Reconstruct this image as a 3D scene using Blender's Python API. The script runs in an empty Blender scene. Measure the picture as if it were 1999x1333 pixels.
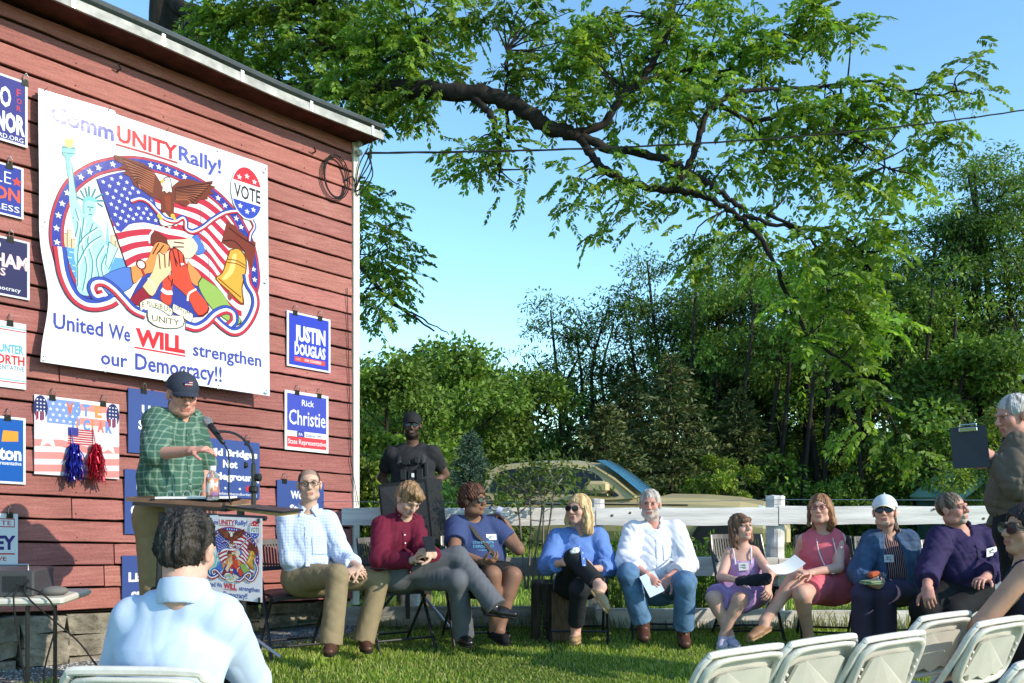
import bpy, math, random
import numpy as np
from mathutils import Vector
random.seed(7); RNG = np.random.default_rng(7)
sc = bpy.context.scene; COL = sc.collection
R = math.radians
# ---------------------------------------------------------------- camera, sky, sun
FPX, CX, HY, EYE = 1750.0, 999.5, 940.0, 1.27          # focal length in photo pixels, centre column, horizon row, eye height
cam = bpy.data.cameras.new('camera'); camo = bpy.data.objects.new('camera', cam); COL.objects.link(camo)
camo.location = (0, 0, EYE); camo.rotation_euler = (R(90), 0, 0)
cam.sensor_width = 36; cam.lens = 36*FPX/1999; cam.shift_y = (HY-666.5)/1999
cam.clip_start = .05; cam.clip_end = 900; sc.camera = camo
SUN_AZ, SUN_EL = math.atan2(.87, -.46), R(27)
sd = Vector((math.sin(SUN_AZ)*math.cos(SUN_EL), math.cos(SUN_AZ)*math.cos(SUN_EL), math.sin(SUN_EL)))
wd = bpy.data.worlds.new('World'); sc.world = wd; wd.use_nodes = True
nt = wd.node_tree; sky = nt.nodes.new('ShaderNodeTexSky'); sky.sky_type = 'NISHITA'; sky.sun_disc = False
sky.sun_elevation = SUN_EL; sky.sun_rotation = SUN_AZ; sky.air_density = 1.0; sky.dust_density = .1; sky.ozone_density = 1.0
bg = nt.nodes['Background']; tint = nt.nodes.new('ShaderNodeVectorMath'); tint.operation = 'MULTIPLY'; tint.inputs[1].default_value = (.86, 1.16, 1.24); nt.links.new(sky.outputs[0], tint.inputs[0]); nt.links.new(tint.outputs[0], bg.inputs[0]); bg.inputs[1].default_value = .15
sl = bpy.data.lights.new('sun', 'SUN'); sl.energy = 3.15; sl.angle = R(.5); sl.color = (1, .90, .74)
so = bpy.data.objects.new('sun', sl); COL.objects.link(so); so.rotation_euler = sd.to_track_quat('Z', 'Y').to_euler()
vs = sc.view_settings; vs.view_transform = 'Standard'; vs.look = 'None'; vs.exposure = .78; vs.gamma = 1; vs.use_curve_mapping = False
sc.cycles.max_bounces = 6; sc.cycles.transparent_max_bounces = 6

# ---------------------------------------------------------------- helpers
def W(px, py, d):                                       # a point of the place seen at photo pixel (px, py), d metres ahead
    return np.array([(px-CX)/FPX*d, d, EYE+(HY-py)/FPX*d])
ORI = {}
def mkmesh(name, V, F, mat, smooth=False, cols=None, mi=None):
    me = bpy.data.meshes.new(name)
    V = np.asarray(V, dtype=np.float32).reshape(-1, 3)
    if isinstance(F, np.ndarray) and F.ndim == 2:
        n, k = F.shape
        me.vertices.add(len(V)); me.vertices.foreach_set('co', V.ravel())
        me.loops.add(n*k); me.loops.foreach_set('vertex_index', F.astype(np.int32).ravel())
        me.polygons.add(n); me.polygons.foreach_set('loop_start', np.arange(0, n*k, k, dtype=np.int32))
        me.polygons.foreach_set('loop_total', np.full(n, k, dtype=np.int32))
        me.update(calc_edges=True)
    else:
        me.from_pydata([tuple(v) for v in V.tolist()], [], [tuple(int(i) for i in f) for f in F]); me.update()
    for m in (mat if isinstance(mat, (list, tuple)) else [mat]): me.materials.append(m)
    if mi is not None: me.polygons.foreach_set('material_index', np.asarray(mi, dtype=np.int32))
    if smooth: me.polygons.foreach_set('use_smooth', np.ones(len(me.polygons), dtype=bool))
    if cols is not None:
        a = me.color_attributes.new('Col', 'FLOAT_COLOR', 'POINT')
        c = np.ones((len(V), 4), dtype=np.float32); c[:, :3] = cols; a.data.foreach_set('color', c.ravel())
    return me
def tag(o, label=None, cat=None, group=None, kind=None):
    if label: o['label'] = label
    if cat: o['category'] = cat
    if group: o['group'] = group
    if kind: o['kind'] = kind
    return o
def obj(name, V, F, mat, parent=None, smooth=False, cols=None, mi=None, origin=None):
    V = np.asarray(V, dtype=np.float64).reshape(-1, 3)
    if origin is None: origin = np.array([V[:, 0].mean(), V[:, 1].mean(), V[:, 2].min()])
    origin = np.asarray(origin, float)
    o = bpy.data.objects.new(name, mkmesh(name, V-origin, F, mat, smooth, cols, mi)); COL.objects.link(o)
    ORI[o.name] = origin
    if parent is not None:
        o.parent = parent; o.location = origin-ORI[parent.name]
    else: o.location = origin
    return o
def empty(name, loc, label, cat, group=None):
    o = bpy.data.objects.new(name, None); COL.objects.link(o); o.empty_display_size = .2
    o.location = loc; ORI[o.name] = np.asarray(loc, float); return tag(o, label, cat, group)
def unit(v):
    v = np.asarray(v, float); return v/max(1e-9, np.linalg.norm(v))
class MB:                                               # collects simple shapes into one mesh
    def __init__(s): s.V = []; s.F = []; s.n = 0; s.MI = []; s.m = 0
    def add(s, V, F):
        V = np.asarray(V, float).reshape(-1, 3); s.V.append(V); s.F += [tuple(int(i)+s.n for i in f) for f in F]; s.MI += [s.m]*len(F); s.n += len(V); return s
    def hexa(s, P):                                     # 8 points: bottom ring then top ring
        return s.add(P, [(3, 2, 1, 0), (4, 5, 6, 7), (0, 1, 5, 4), (1, 2, 6, 5), (2, 3, 7, 6), (3, 0, 4, 7)])
    def box(s, c, h, ax=None, bev=0):                   # centre, half sizes, axes rows
        A = np.eye(3) if ax is None else np.asarray(ax, float); c = np.asarray(c, float)
        if bev <= 0:
            P = [c+sx*h[0]*A[0]+sy*h[1]*A[1]+sz*h[2]*A[2] for sz in (-1, 1) for sx, sy in ((-1, -1), (1, -1), (1, 1), (-1, 1))]
            return s.hexa(P)
        b = min(bev, min(h)*.9); L = []
        for dz, ins in ((-h[2], b), (-h[2]+b, 0), (h[2]-b, 0), (h[2], b)):
            hx, hy = h[0]-ins, h[1]-ins; q = b
            pts = [(-hx+q, -hy), (hx-q, -hy), (hx, -hy+q), (hx, hy-q), (hx-q, hy), (-hx+q, hy), (-hx, hy-q), (-hx, -hy+q)]
            L.append([c+x*A[0]+y*A[1]+dz*A[2] for x, y in pts])
        V = [p for r in L for p in r]; F = [tuple(range(7, -1, -1)), tuple(range(24, 32))]
        for k in range(3): F += [(k*8+i, k*8+(i+1) % 8, k*8+8+(i+1) % 8, k*8+8+i) for i in range(8)]
        return s.add(V, F)
    def tube(s, pts, r, seg=8, caps=True):
        pts = np.asarray(pts, float); n = len(pts); rr = np.broadcast_to(np.asarray(r, float), (n,))
        T = np.gradient(pts, axis=0); T /= np.maximum(np.linalg.norm(T, axis=1, keepdims=True), 1e-9)
        a = np.array([0, 0, 1.]) if abs(T[0][2]) < .9 else np.array([1., 0, 0]); u = unit(np.cross(T[0], a)); V = []
        for i in range(n):
            u = unit(u-T[i]*np.dot(u, T[i])); w = np.cross(T[i], u)
            for k in range(seg):
                t = 2*math.pi*k/seg; V.append(pts[i]+rr[i]*(math.cos(t)*u+math.sin(t)*w))
        F = [(i*seg+k, i*seg+(k+1) % seg, (i+1)*seg+(k+1) % seg, (i+1)*seg+k) for i in range(n-1) for k in range(seg)]
        if caps: F += [tuple(range(seg-1, -1, -1)), tuple((n-1)*seg+k for k in range(seg))]
        return s.add(V, F)
    def lathe(s, base, prof, axis=(0, 0, 1), seg=16):
        axis = unit(axis); a = np.array([1., 0, 0]) if abs(axis[0]) < .9 else np.array([0, 1., 0]); u = unit(np.cross(axis, a)); w = np.cross(axis, u); V = []
        for r_, z in prof:
            for k in range(seg):
                t = 2*math.pi*k/seg; V.append(np.asarray(base)+axis*z+r_*(math.cos(t)*u+math.sin(t)*w))
        n = len(prof); F = [(i*seg+k, i*seg+(k+1) % seg, (i+1)*seg+(k+1) % seg, (i+1)*seg+k) for i in range(n-1) for k in range(seg)]
        F += [tuple(range(seg-1, -1, -1)), tuple((n-1)*seg+k for k in range(seg))]
        return s.add(V, F)
    def build(s, name, mat, parent=None, smooth=False, origin=None):
        return obj(name, np.concatenate(s.V), s.F, mat, parent, smooth, mi=(s.MI if isinstance(mat, (list, tuple)) else None), origin=origin)
def spline(P, n=8):                                     # Catmull-Rom through points (any dimension)
    P = np.asarray(P, float); Q = np.vstack([2*P[0]-P[1], P, 2*P[-1]-P[-2]]); out = []
    for i in range(1, len(Q)-2):
        for t in np.linspace(0, 1, n, endpoint=False):
            a, b, c, d = Q[i-1], Q[i], Q[i+1], Q[i+2]
            out.append(.5*((2*b)+(-a+c)*t+(2*a-5*b+4*c-d)*t*t+(-a+3*b-3*c+d)*t**3))
    out.append(P[-1]); return np.array(out)

# ---------------------------------------------------------------- materials
def lin(r, g, b): return tuple(((c/255)/12.92 if c/255 <= .04045 else ((c/255+.055)/1.055)**2.4) for c in (r, g, b))
class N:
    def __init__(s, name):
        s.m = bpy.data.materials.new(name); s.m.use_nodes = True; s.t = s.m.node_tree; s.p = s.t.nodes['Principled BSDF']; s.out = s.t.nodes['Material Output']
    def n(s, ty, **kw):
        x = s.t.nodes.new('ShaderNode'+ty)
        for k, v in kw.items():
            if k[0] == 'i' and k[1:].isdigit(): x.inputs[int(k[1:])].default_value = v
            elif k in x.inputs: x.inputs[k].default_value = v
            else: setattr(x, k, v)
        return x
    def l(s, a, b): s.t.links.new(a, b)
def mat(name, col, rough=.6, spec=.3, metal=0, var=.0, vscale=6, bump=0, bscale=40, attr=False, coat=0, stretch=None, detail=4, dist=.01):
    k = N(name); p = k.p; p.inputs['Roughness'].default_value = rough; p.inputs['Specular IOR Level'].default_value = spec; p.inputs['Metallic'].default_value = metal
    if coat: p.inputs['Coat Weight'].default_value = coat; p.inputs['Coat Roughness'].default_value = .12
    src = None
    if attr: a = k.n('Attribute', attribute_name='Col'); src = a.outputs['Color']
    else:
        c = k.n('RGB'); c.outputs[0].default_value = (*col, 1); src = c.outputs[0]
    tc = k.n('TexCoord').outputs['Object']
    if stretch:
        mp = k.n('Mapping'); mp.inputs['Scale'].default_value = stretch; k.l(tc, mp.inputs[0]); tc = mp.outputs[0]
    if var:
        nz = k.n('TexNoise', Scale=vscale, Detail=detail); k.l(tc, nz.inputs['Vector'])
        mr = k.n('MapRange'); mr.inputs[1].default_value = .3; mr.inputs[2].default_value = .7; mr.inputs[3].default_value = 1-var; mr.inputs[4].default_value = 1+var; k.l(nz.outputs[0], mr.inputs[0])
        vm = k.n('VectorMath', operation='SCALE'); k.l(src, vm.inputs[0]); k.l(mr.outputs[0], vm.inputs['Scale']); src = vm.outputs[0]
    k.l(src, p.inputs['Base Color'])
    if bump:
        nb = k.n('TexNoise', Scale=bscale, Detail=5); k.l(tc, nb.inputs['Vector'])
        b = k.n('Bump', Strength=bump, Distance=dist); k.l(nb.outputs[0], b.inputs['Height']); k.l(b.outputs[0], p.inputs['Normal'])
    return k.m
def leafmat(name, trans=.35, rough=.5):
    k = N(name); a = k.n('Attribute', attribute_name='Col'); k.l(a.outputs['Color'], k.p.inputs['Base Color']); k.p.inputs['Roughness'].default_value = rough; k.p.inputs['Specular IOR Level'].default_value = .35
    tr = k.n('BsdfTranslucent'); vm = k.n('VectorMath', operation='MULTIPLY'); k.l(a.outputs['Color'], vm.inputs[0]); vm.inputs[1].default_value = (1.25, 1.3, .5); k.l(vm.outputs[0], tr.inputs[0])
    mx = k.n('MixShader', i0=trans); k.l(k.p.outputs[0], mx.inputs[1]); k.l(tr.outputs[0], mx.inputs[2]); k.l(mx.outputs[0], k.out.inputs[0]); return k.m
M = {}
M['leaf'] = leafmat('leaf', .45); M['leaf_far'] = leafmat('leaf_far', .3, .65); M['needle'] = leafmat('needle', .12, .6)
M['bark'] = mat('bark', (.026, .021, .018), .9, .15, var=.45, vscale=9, bump=.9, bscale=26, stretch=(1, 1, .25))
M['bark_far'] = mat('bark_far', (.035, .029, .024), .9, .1, var=.4, vscale=3)
M['black_plastic'] = mat('black_plastic', (.012, .012, .013), .45, .4, bump=.1, bscale=200)
M['black_metal'] = mat('black_metal', (.018, .018, .02), .32, .6, bump=.05, bscale=90, var=.3)
M['steel'] = mat('steel', (.55, .55, .56), .28, .5, metal=1)
M['chrome'] = mat('chrome', (.7, .7, .72), .15, .5, metal=1)
M['paper'] = mat('paper', (.78, .78, .76), .7, .2)
M['white_paint'] = mat('white_paint', (.70, .66, .62), .75, .2, var=.28, vscale=5, bump=.35, bscale=30, stretch=(.25, 1, 3))
M['print'] = mat('print', (1, 1, 1), .5, .12, attr=True)
M['vinyl'] = mat('vinyl', (1, 1, 1), .15, .085, attr=True, bump=.10, bscale=3.0, dist=.03)
M['skin'] = mat('skin', (1, 1, 1), .55, .25, attr=True, var=.06, vscale=60, bump=.10, bscale=180, dist=.003)
M['hair'] = mat('hair', (1, 1, 1), .5, .35, attr=True, var=.35, vscale=60, bump=1.0, bscale=75, stretch=(1, 1, .22), dist=.014)
M['glass_dark'] = mat('glass_dark', (.01, .009, .009), .08, .6)
M['rubber'] = mat('rubber', (.015, .015, .015), .8, .2)
M['wood'] = mat('wood', (.26, .15, .075), .55, .35, var=.35, vscale=6, bump=.15, bscale=30, stretch=(8, 8, 1))
def glassm(name, col, rough=.05, tr=.9):
    k = N(name); k.p.inputs['Base Color'].default_value = (*col, 1); k.p.inputs['Roughness'].default_value = rough
    k.p.inputs['Transmission Weight'].default_value = tr; k.p.inputs['IOR'].default_value = 1.33; return k.m
M['clear'] = glassm('clear', (.93, .95, .96))
# ---------------------------------------------------------------- the ground
def sstep(a, b, x): t = np.clip((x-a)/(b-a), 0, 1); return t*t*(3-2*t)
def gz(x, y):
    x = np.asarray(x, float); y = np.asarray(y, float)
    g = -(.07+.15*sstep(-.2, 1.4, x))*(1-sstep(4.2, 6.0, y)) - .25*sstep(8.2, 12, y)-.25*sstep(14, 28, y)
    g = g - .05*(1-sstep(5.2, 6.2, y))*sstep(-3.5, -1, -x)*0
    return g+.012*np.sin(x*2.1+1)*np.sin(y*1.7)
def ground():
    ax = lambda L: np.unique(np.concatenate([np.linspace(-9, 9, 91), np.linspace(-L, -9, 20), np.linspace(9, L, 20)]))
    xs = ax(300); ys = np.concatenate([np.linspace(-60, 1, 10), np.linspace(1.2, 30, 140), np.linspace(32, 420, 30)])
    X, Y = np.meshgrid(xs, ys, indexing='ij'); Z = gz(X, Y)
    V = np.stack([X, Y, Z], -1).reshape(-1, 3); nx, ny = X.shape
    i = (np.arange(nx-1)[:, None]*ny+np.arange(ny-1)[None]).ravel(); F = np.stack([i, i+ny, i+ny+1, i+1], 1)
    k = N('lawn_soil'); tc = k.n('TexCoord').outputs['Object']
    n1 = k.n('TexNoise', Scale=.9, Detail=6); n2 = k.n('TexNoise', Scale=26, Detail=5); k.l(tc, n1.inputs[0]); k.l(tc, n2.inputs[0])
    cr = k.n('ValToRGB'); e = cr.color_ramp.elements; e[0].position = .3; e[0].color = (.035, .065, .012, 1); e[1].position = .72; e[1].color = (.12, .19, .03, 1)
    mx = k.n('Math', operation='MULTIPLY_ADD'); k.l(n2.outputs[0], mx.inputs[0]); mx.inputs[1].default_value = .6; ml = k.n('Math', operation='MULTIPLY'); k.l(n1.outputs[0], ml.inputs[0]); ml.inputs[1].default_value = .45; k.l(ml.outputs[0], mx.inputs[2])
    k.l(mx.outputs[0], cr.inputs[0]); k.l(cr.outputs[0], k.p.inputs['Base Color']); k.p.inputs['Roughness'].default_value = .9; k.p.inputs['Specular IOR Level'].default_value = .15
    b = k.n('Bump', Strength=.8, Distance=.04); k.l(n2.outputs[0], b.inputs['Height']); k.l(b.outputs[0], k.p.inputs['Normal'])
    tag(obj('lawn', V, F, k.m, smooth=True, origin=(0, 0, 0)), kind='structure')
ground()
def blades(name, n, xr, yr, hmin, hmax, cols, seed, mask=None, wid=.0035, label=None):
    g = np.random.default_rng(seed); y = np.sqrt(g.uniform(yr[0]**2, yr[1]**2, n)); half = .62*y
    x = g.uniform(-1, 1, n)*half if xr is None else g.uniform(xr[0], xr[1], n)
    if mask is not None: m = mask(x, y); x, y = x[m], y[m]
    n = len(x); z = gz(x, y)-.004
    patch = .5+.5*np.sin(x*1.9+np.sin(y*2.3)*1.5)*np.sin(y*2.9+x*.8)
    lum_ = 1.0
    h = g.uniform(hmin, hmax, n)*(.65+.6*patch); a = g.uniform(0, 2*math.pi, n); t = g.uniform(0, .75, n)*h; b = g.uniform(0, 2*math.pi, n)
    w = wid*g.uniform(.7, 1.5, n); P = np.stack([x, y, z], 1); S = np.stack([np.cos(a)*w, np.sin(a)*w, 0*w], 1)
    mid = P+np.stack([np.cos(b)*t*.35, np.sin(b)*t*.35, h*.6], 1); tip = P+np.stack([np.cos(b)*t, np.sin(b)*t, h], 1)
    V = np.stack([P-S, P+S, mid+S*.7, mid-S*.7, tip], 1).reshape(-1, 3); i = np.arange(n)*5
    F = np.concatenate([np.stack([i, i+1, i+2], 1), np.stack([i, i+2, i+3], 1), np.stack([i+3, i+2, i+4], 1)])
    c = np.array(cols)[g.integers(0, len(cols), n)]*g.uniform(.7, 1.3, (n, 1))*(.8+.4*patch[:, None])
    o = obj(name, V, F, M['leaf'], cols=np.repeat(c, 5, 0), origin=(0, 0, 0)); tag(o, label, 'grass', kind='stuff'); return o
GC = [(.28, .40, .055), (.23, .36, .05), (.36, .45, .09), (.48, .46, .20), (.17, .28, .04)]
# wall frame: corner of the barn, direction along the wall (rightwards), outward normal
UW = unit((1700, 1750, -150)); NW = unit((1750, -1700, 0)); KW = .1089
def wdepth(px): return FPX/(KW*(2700-px))
OW = W(690, 940, wdepth(690))
def wab(px, py):                                        # pixel -> (metres along the wall from the corner, metres up)
    P = W(px, py, wdepth(px)); a = (P[0]-OW[0])/UW[0]; return a, P[2]-(OW[2]+UW[2]*a)
def wp(a, b, c=0): return OW+UW*a+np.array([0, 0, b])+NW*c
def inbarn(x, y): return ((x-OW[0])*NW[0]+(y-OW[1])*NW[1] < .45) & (x < OW[0]+.3)
blades('grass', 120000, None, (4.7, 8.6), .018, .040, GC, 3, lambda x, y: ~inbarn(x, y), label='short sunlit lawn grass in front of the white fence')
blades('grass', 45000, None, (8.6, 30), .05, .12, GC, 4, lambda x, y: ~inbarn(x, y), wid=.009, label='rougher lawn grass beyond the white fence')
blades('weeds', 9000, (-1.3, 5.5), (7.62, 8.3), .05, .2, [(.22, .24, .09), (.13, .2, .04), (.3, .27, .13)], 5, wid=.004, label='longer weeds growing along the foot of the white fence')
# gravel along the barn foot
def gravel():
    g = np.random.default_rng(11); n = 5200; a = g.uniform(-4.4, .25, n); c = g.uniform(.0, .62, n)
    P = OW+np.outer(a, UW)+np.outer(c, NW); P[:, 2] = gz(P[:, 0], P[:, 1])+.006
    r = g.uniform(.006, .017, n); base = np.array([(1, 0, 0), (-1, 0, 0), (0, 1, 0), (0, -1, 0), (0, 0, .8), (0, 0, -.8)])
    J = base[None]*g.uniform(.6, 1.2, (n, 6, 1)); V = (P[:, None]+J*r[:, None, None]).reshape(-1, 3)
    f = np.array([(0, 2, 4), (2, 1, 4), (1, 3, 4), (3, 0, 4), (2, 0, 5), (1, 2, 5), (3, 1, 5), (0, 3, 5)]); F = (np.arange(n)[:, None, None]*6+f[None]).reshape(-1, 3)
    c = g.uniform(.12, .5, (n, 1))*np.array([[1, .97, .93]])
    tag(obj('gravel', V, F, mat('gravel', (1, 1, 1), .9, .2, attr=True), cols=np.repeat(c, 6, 0), origin=(0, 0, 0)), 'grey gravel strip along the foot of the barn', 'gravel', kind='stuff')
    b = MB(); Q = [wp(-6, 0, -.2), wp(.3, 0, -.2), wp(.3, 0, .62), wp(-6, 0, .62)]
    A = []
    for i in range(31):
        for j in range(4):
            p = wp(-6+6.3*i/30, 0, -.2+.82*j/3+.03*math.sin(i*1.7)); A.append((p[0], p[1], float(gz(p[0], p[1]))+.008))
    F = [(i*4+j, i*4+4+j, i*4+5+j, i*4+1+j) for i in range(30) for j in range(3)]
    tag(obj('path', A, F, mat('grit', (.16, .15, .14), .95, .1, var=.5, vscale=60, bump=.8, bscale=120), smooth=True), kind='structure')
gravel()

# ---------------------------------------------------------------- the barn
def rough_plank(mb, a0, a1, b0, b1, c0, c1, seed, n=60, wob=.004, tilt=.012):
    g = np.random.default_rng(seed); xs = np.linspace(a0, a1, n); lo = b0+np.cumsum(g.normal(0, wob*.35, n))*.6; lo += (b0-lo.mean())
    lo += wob*g.normal(0, .4, n); hi = b1+wob*g.normal(0, .3, n); V = []
    for i in range(n):
        for (b, c) in ((lo[i], c0), (hi[i], c0), (hi[i], c1-tilt), (lo[i]+.004, c1), (lo[i], c1-.003)):
            V.append(wp(xs[i], b, c))
    F = [(i*5+j, i*5+5+j, i*5+5+(j+1) % 5, i*5+(j+1) % 5) for i in range(n-1) for j in range(5)]
    F += [(4, 3, 2, 1, 0), tuple((n-1)*5+j for j in range(5))]
    mb.add(V, F)
def red_mat():
    k = N('red_siding'); tc = k.n('TexCoord').outputs['Object']; mp = k.n('Mapping'); mp.inputs['Rotation'].default_value = (0, R(3.5), -math.atan2(UW[1], UW[0])); mp.inputs['Scale'].default_value = (1.0, 1, 14); k.l(tc, mp.inputs[0])
    n1 = k.n('TexNoise', Scale=5, Detail=7); k.l(mp.outputs[0], n1.inputs[0]); n2 = k.n('TexNoise', Scale=70, Detail=4); k.l(tc, n2.inputs[0]); n3 = k.n('TexNoise', Scale=1.1, Detail=3); k.l(tc, n3.inputs[0])
    cr = k.n('ValToRGB'); e = cr.color_ramp.elements; e[0].position = .30; e[0].color = (.16, .052, .045, 1); e[1].position = .62; e[1].color = (.33, .118, .10, 1); x = cr.color_ramp.elements.new(.8); x.color = (.44, .195, .17, 1)
    a = k.n('Math', operation='MULTIPLY_ADD'); k.l(n1.outputs[0], a.inputs[0]); a.inputs[1].default_value = .45; m2 = k.n('Math', operation='MULTIPLY'); k.l(n3.outputs[0], m2.inputs[0]); m2.inputs[1].default_value = .45; k.l(m2.outputs[0], a.inputs[2])
    a2 = k.n('Math', operation='MULTIPLY_ADD'); k.l(n2.outputs[0], a2.inputs[0]); a2.inputs[1].default_value = .25; k.l(a.outputs[0], a2.inputs[2]); k.l(a2.outputs[0], cr.inputs[0]); at_ = k.n('Attribute', attribute_name='Col'); vm = k.n('VectorMath', operation='MULTIPLY'); k.l(cr.outputs[0], vm.inputs[0]); k.l(at_.outputs['Color'], vm.inputs[1]); k.l(vm.outputs[0], k.p.inputs['Base Color'])
    b = k.n('Bump', Strength=.55, Distance=.008); ad = k.n('Math', operation='ADD'); k.l(n1.outputs[0], ad.inputs[0]); k.l(n2.outputs[0], ad.inputs[1]); k.l(ad.outputs[0], b.inputs['Height']); k.l(b.outputs[0], k.p.inputs['Normal'])
    k.p.inputs['Roughness'].default_value = .68; k.p.inputs['Specular IOR Level'].default_value = .25; return k.m
M['red'] = red_mat()
barn = empty('barn', OW-np.array([0, 0, EYE]), 'red clapboard barn with a low metal roof edge, hung with campaign signs', 'barn')
BL = -7.6                                               # how far the wall runs to the left
zb = wab(678, 579)[1]; BH = .1583                       # board lines
ez_lim = 4.27-OW[2]-UW[2]*.06+.012
lines = [zb-BH*(k+.0) for k in range(-16, 19)]
bot = wab(140, 1193)[1]
mb = MB(); k = 0
for b1 in lines:
    b0 = b1-BH
    if b1 <= bot+.02 or b0 > ez_lim: continue
    b1 = min(b1, ez_lim)
    b0 = max(b0, bot)
    cuts = [BL, -4.9+4.2*random.random(), -.02]
    for i in range(2):
        rough_plank(mb, cuts[i]+.004, cuts[i+1]-.004, b0+.015, b1-.001, -.012, .016+.003*random.random(), 100+k, 34); k += 1
tn = np.repeat(RNG.uniform(.80, 1.16, (k, 1))*np.array([[1, 1, 1]])+RNG.normal(0, .02, (k, 3)), 34*5, 0)
obj('siding', np.concatenate(mb.V), mb.F, M['red'], barn, cols=tn)
nl = MB()
for b1 in lines[2:]:
    if b1-BH < bot or b1 > ez_lim: continue
    for a in np.arange(-5.4, 0, .61): a_ = a+random.uniform(-.03, .03); nl.lathe(wp(a_, b1-BH+.045+random.uniform(-.008, .008), .0145), [(.0055, 0), (.005, .003), (.002, .004)], NW, 6)
tag(nl.build('nail_head', mat('rusty_nail', (.05, .022, .016), .8), barn), kind='stuff')
top = ez_lim
mb = MB(); dk = mat('dark_sheathing', (.012, .008, .007), .95, .05)
mb.hexa([wp(BL, bot-.01, -3.2), wp(-.03, bot-.01, -3.2), wp(-.03, bot-.01, -.014), wp(BL, bot-.01, -.014), wp(BL, top, -3.2), wp(-.03, top, -3.2), wp(-.03, top, -.014), wp(BL, top, -.014)])
mb.build('sheathing', dk, barn)
mb = MB()
for c0, c1, a0, a1 in ((-.10, .028, -.017, .045),):
    mb.hexa([wp(a0, bot-.04, c0), wp(a1, bot-.04, c0), wp(a1, bot-.04, c1), wp(a0, bot-.04, c1), wp(a0, top, c0), wp(a1, top, c0), wp(a1, top, c1), wp(a0, top, c1)])
mb.build('corner_board', mat('cream_paint', (.74, .70, .60), .6, .3, var=.12, vscale=12, bump=.15, bscale=50), barn)
# roof: soffit, fascia, drip edge with straps, sheet behind
fa = wab(741, 269); ez = 4.27-OW[2]-UW[2]*.06           # eave height above the sloping base line
def sag(a): return .010*math.sin(a*1.3)+.007*math.sin(a*3.1+1)+(-.02)*a*.5
na = 60; AA = np.linspace(BL, .10, na)
def strip(name, prof, m, sagf=1):                       # prof: closed list (c, b) swept along the eave
    V = []; n = len(prof)
    for a in AA:
        for c, b in prof: V.append(wp(a, ez+b+sag(a)*sagf, c))
    F = [(i*n+j, i*n+n+j, i*n+n+(j+1) % n, i*n+(j+1) % n) for i in range(na-1) for j in range(n)]
    F += [tuple(range(n-1, -1, -1)), tuple((na-1)*n+j for j in range(n))]
    return obj(name, V, F, m, barn)
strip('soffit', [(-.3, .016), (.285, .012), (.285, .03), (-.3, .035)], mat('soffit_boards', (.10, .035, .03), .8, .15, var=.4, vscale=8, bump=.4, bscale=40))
strip('fascia', [(.286, -.012), (.306, -.012), (.306, .055), (.286, .055)], mat('drip_edge', (.34, .335, .32), .6, .3, metal=.1, var=.35, vscale=9, bump=.3, bscale=20))
strip('roof', [(-3.3, .75), (.325, .078), (.335, .100), (.325, .112), (-3.3, .80)], mat('roof_metal', (.10, .11, .125), .45, .5, metal=.3, var=.3, vscale=4))
mb = MB()
for a in np.arange(-5.6, 0, .62):
    c0 = .3065; s = sag(a); mb.hexa([wp(a-.012, ez-.012+s, c0), wp(a+.012, ez-.012+s, c0), wp(a+.012, ez-.012+s, c0+.006), wp(a-.012, ez-.012+s, c0+.006), wp(a-.012, ez+.075+s, c0), wp(a+.012, ez+.075+s, c0), wp(a+.012, ez+.075+s, c0+.006), wp(a-.012, ez+.075+s, c0+.006)])
tag(mb.build('gutter_strap', M['steel'], barn), kind='stuff')
# stone foundation under the siding
mb = MB(); g = np.random.default_rng(5); a = -6.5
while a < -.1:
    w = g.uniform(.16, .42); gap = -2.9 < a < -.9
    b = bot-.02
    zt = b; row = 0
    zg = float(gz(*(wp(a, 0, 0)[:2])))-.05
    while True:
        h = g.uniform(.09, .2); base = wp(a, zt-h, 0)[2]
        d = g.uniform(-.02, .05) - (.35 if a > -2.3 else 0)
        P = [wp(a+g.normal(0, .012)+x*w, zt-h+.01+z*(h-.014)+g.normal(0, .008), c+g.normal(0, .008)) for z in (0, 1) for x, c in ((.02, -.3), (.96, -.3), (.96, d), (.02, d))]
        mb.hexa(P); zt -= h; row += 1
        if base < zg: break
    a += w
mb.build('stone_foundation', mat('field_stone', (.23, .20, .155), .9, .15, var=.55, vscale=7, bump=1, bscale=14, dist=.05), barn)
# ---------------------------------------------------------------- printed things
_tc = {}
def text2d(s, bold=0.0, shear=0.0):                     # built-in font as flat polygons; cap height 1, baseline 0, starts at x=0
    key = (s, bold, shear)
    if key in _tc: return _tc[key]
    cu = bpy.data.curves.new('t', 'FONT'); cu.body = s; cu.size = 1; cu.offset = bold; cu.resolution_u = 2; cu.shear = shear
    ob = bpy.data.objects.new('t', cu); COL.objects.link(ob); dg = bpy.context.evaluated_depsgraph_get(); me = ob.evaluated_get(dg).to_mesh()
    V = np.array([v.co[:2] for v in me.vertices]); F = [tuple(p.vertices) for p in me.polygons]
    ob.evaluated_get(dg).to_mesh_clear(); bpy.data.objects.remove(ob); bpy.data.curves.remove(cu)
    if len(V) == 0: V = np.zeros((0, 2))
    else: V[:, 0] -= V[:, 0].min(); V = V/.729
    _tc[key] = (V, F); return _tc[key]
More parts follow.
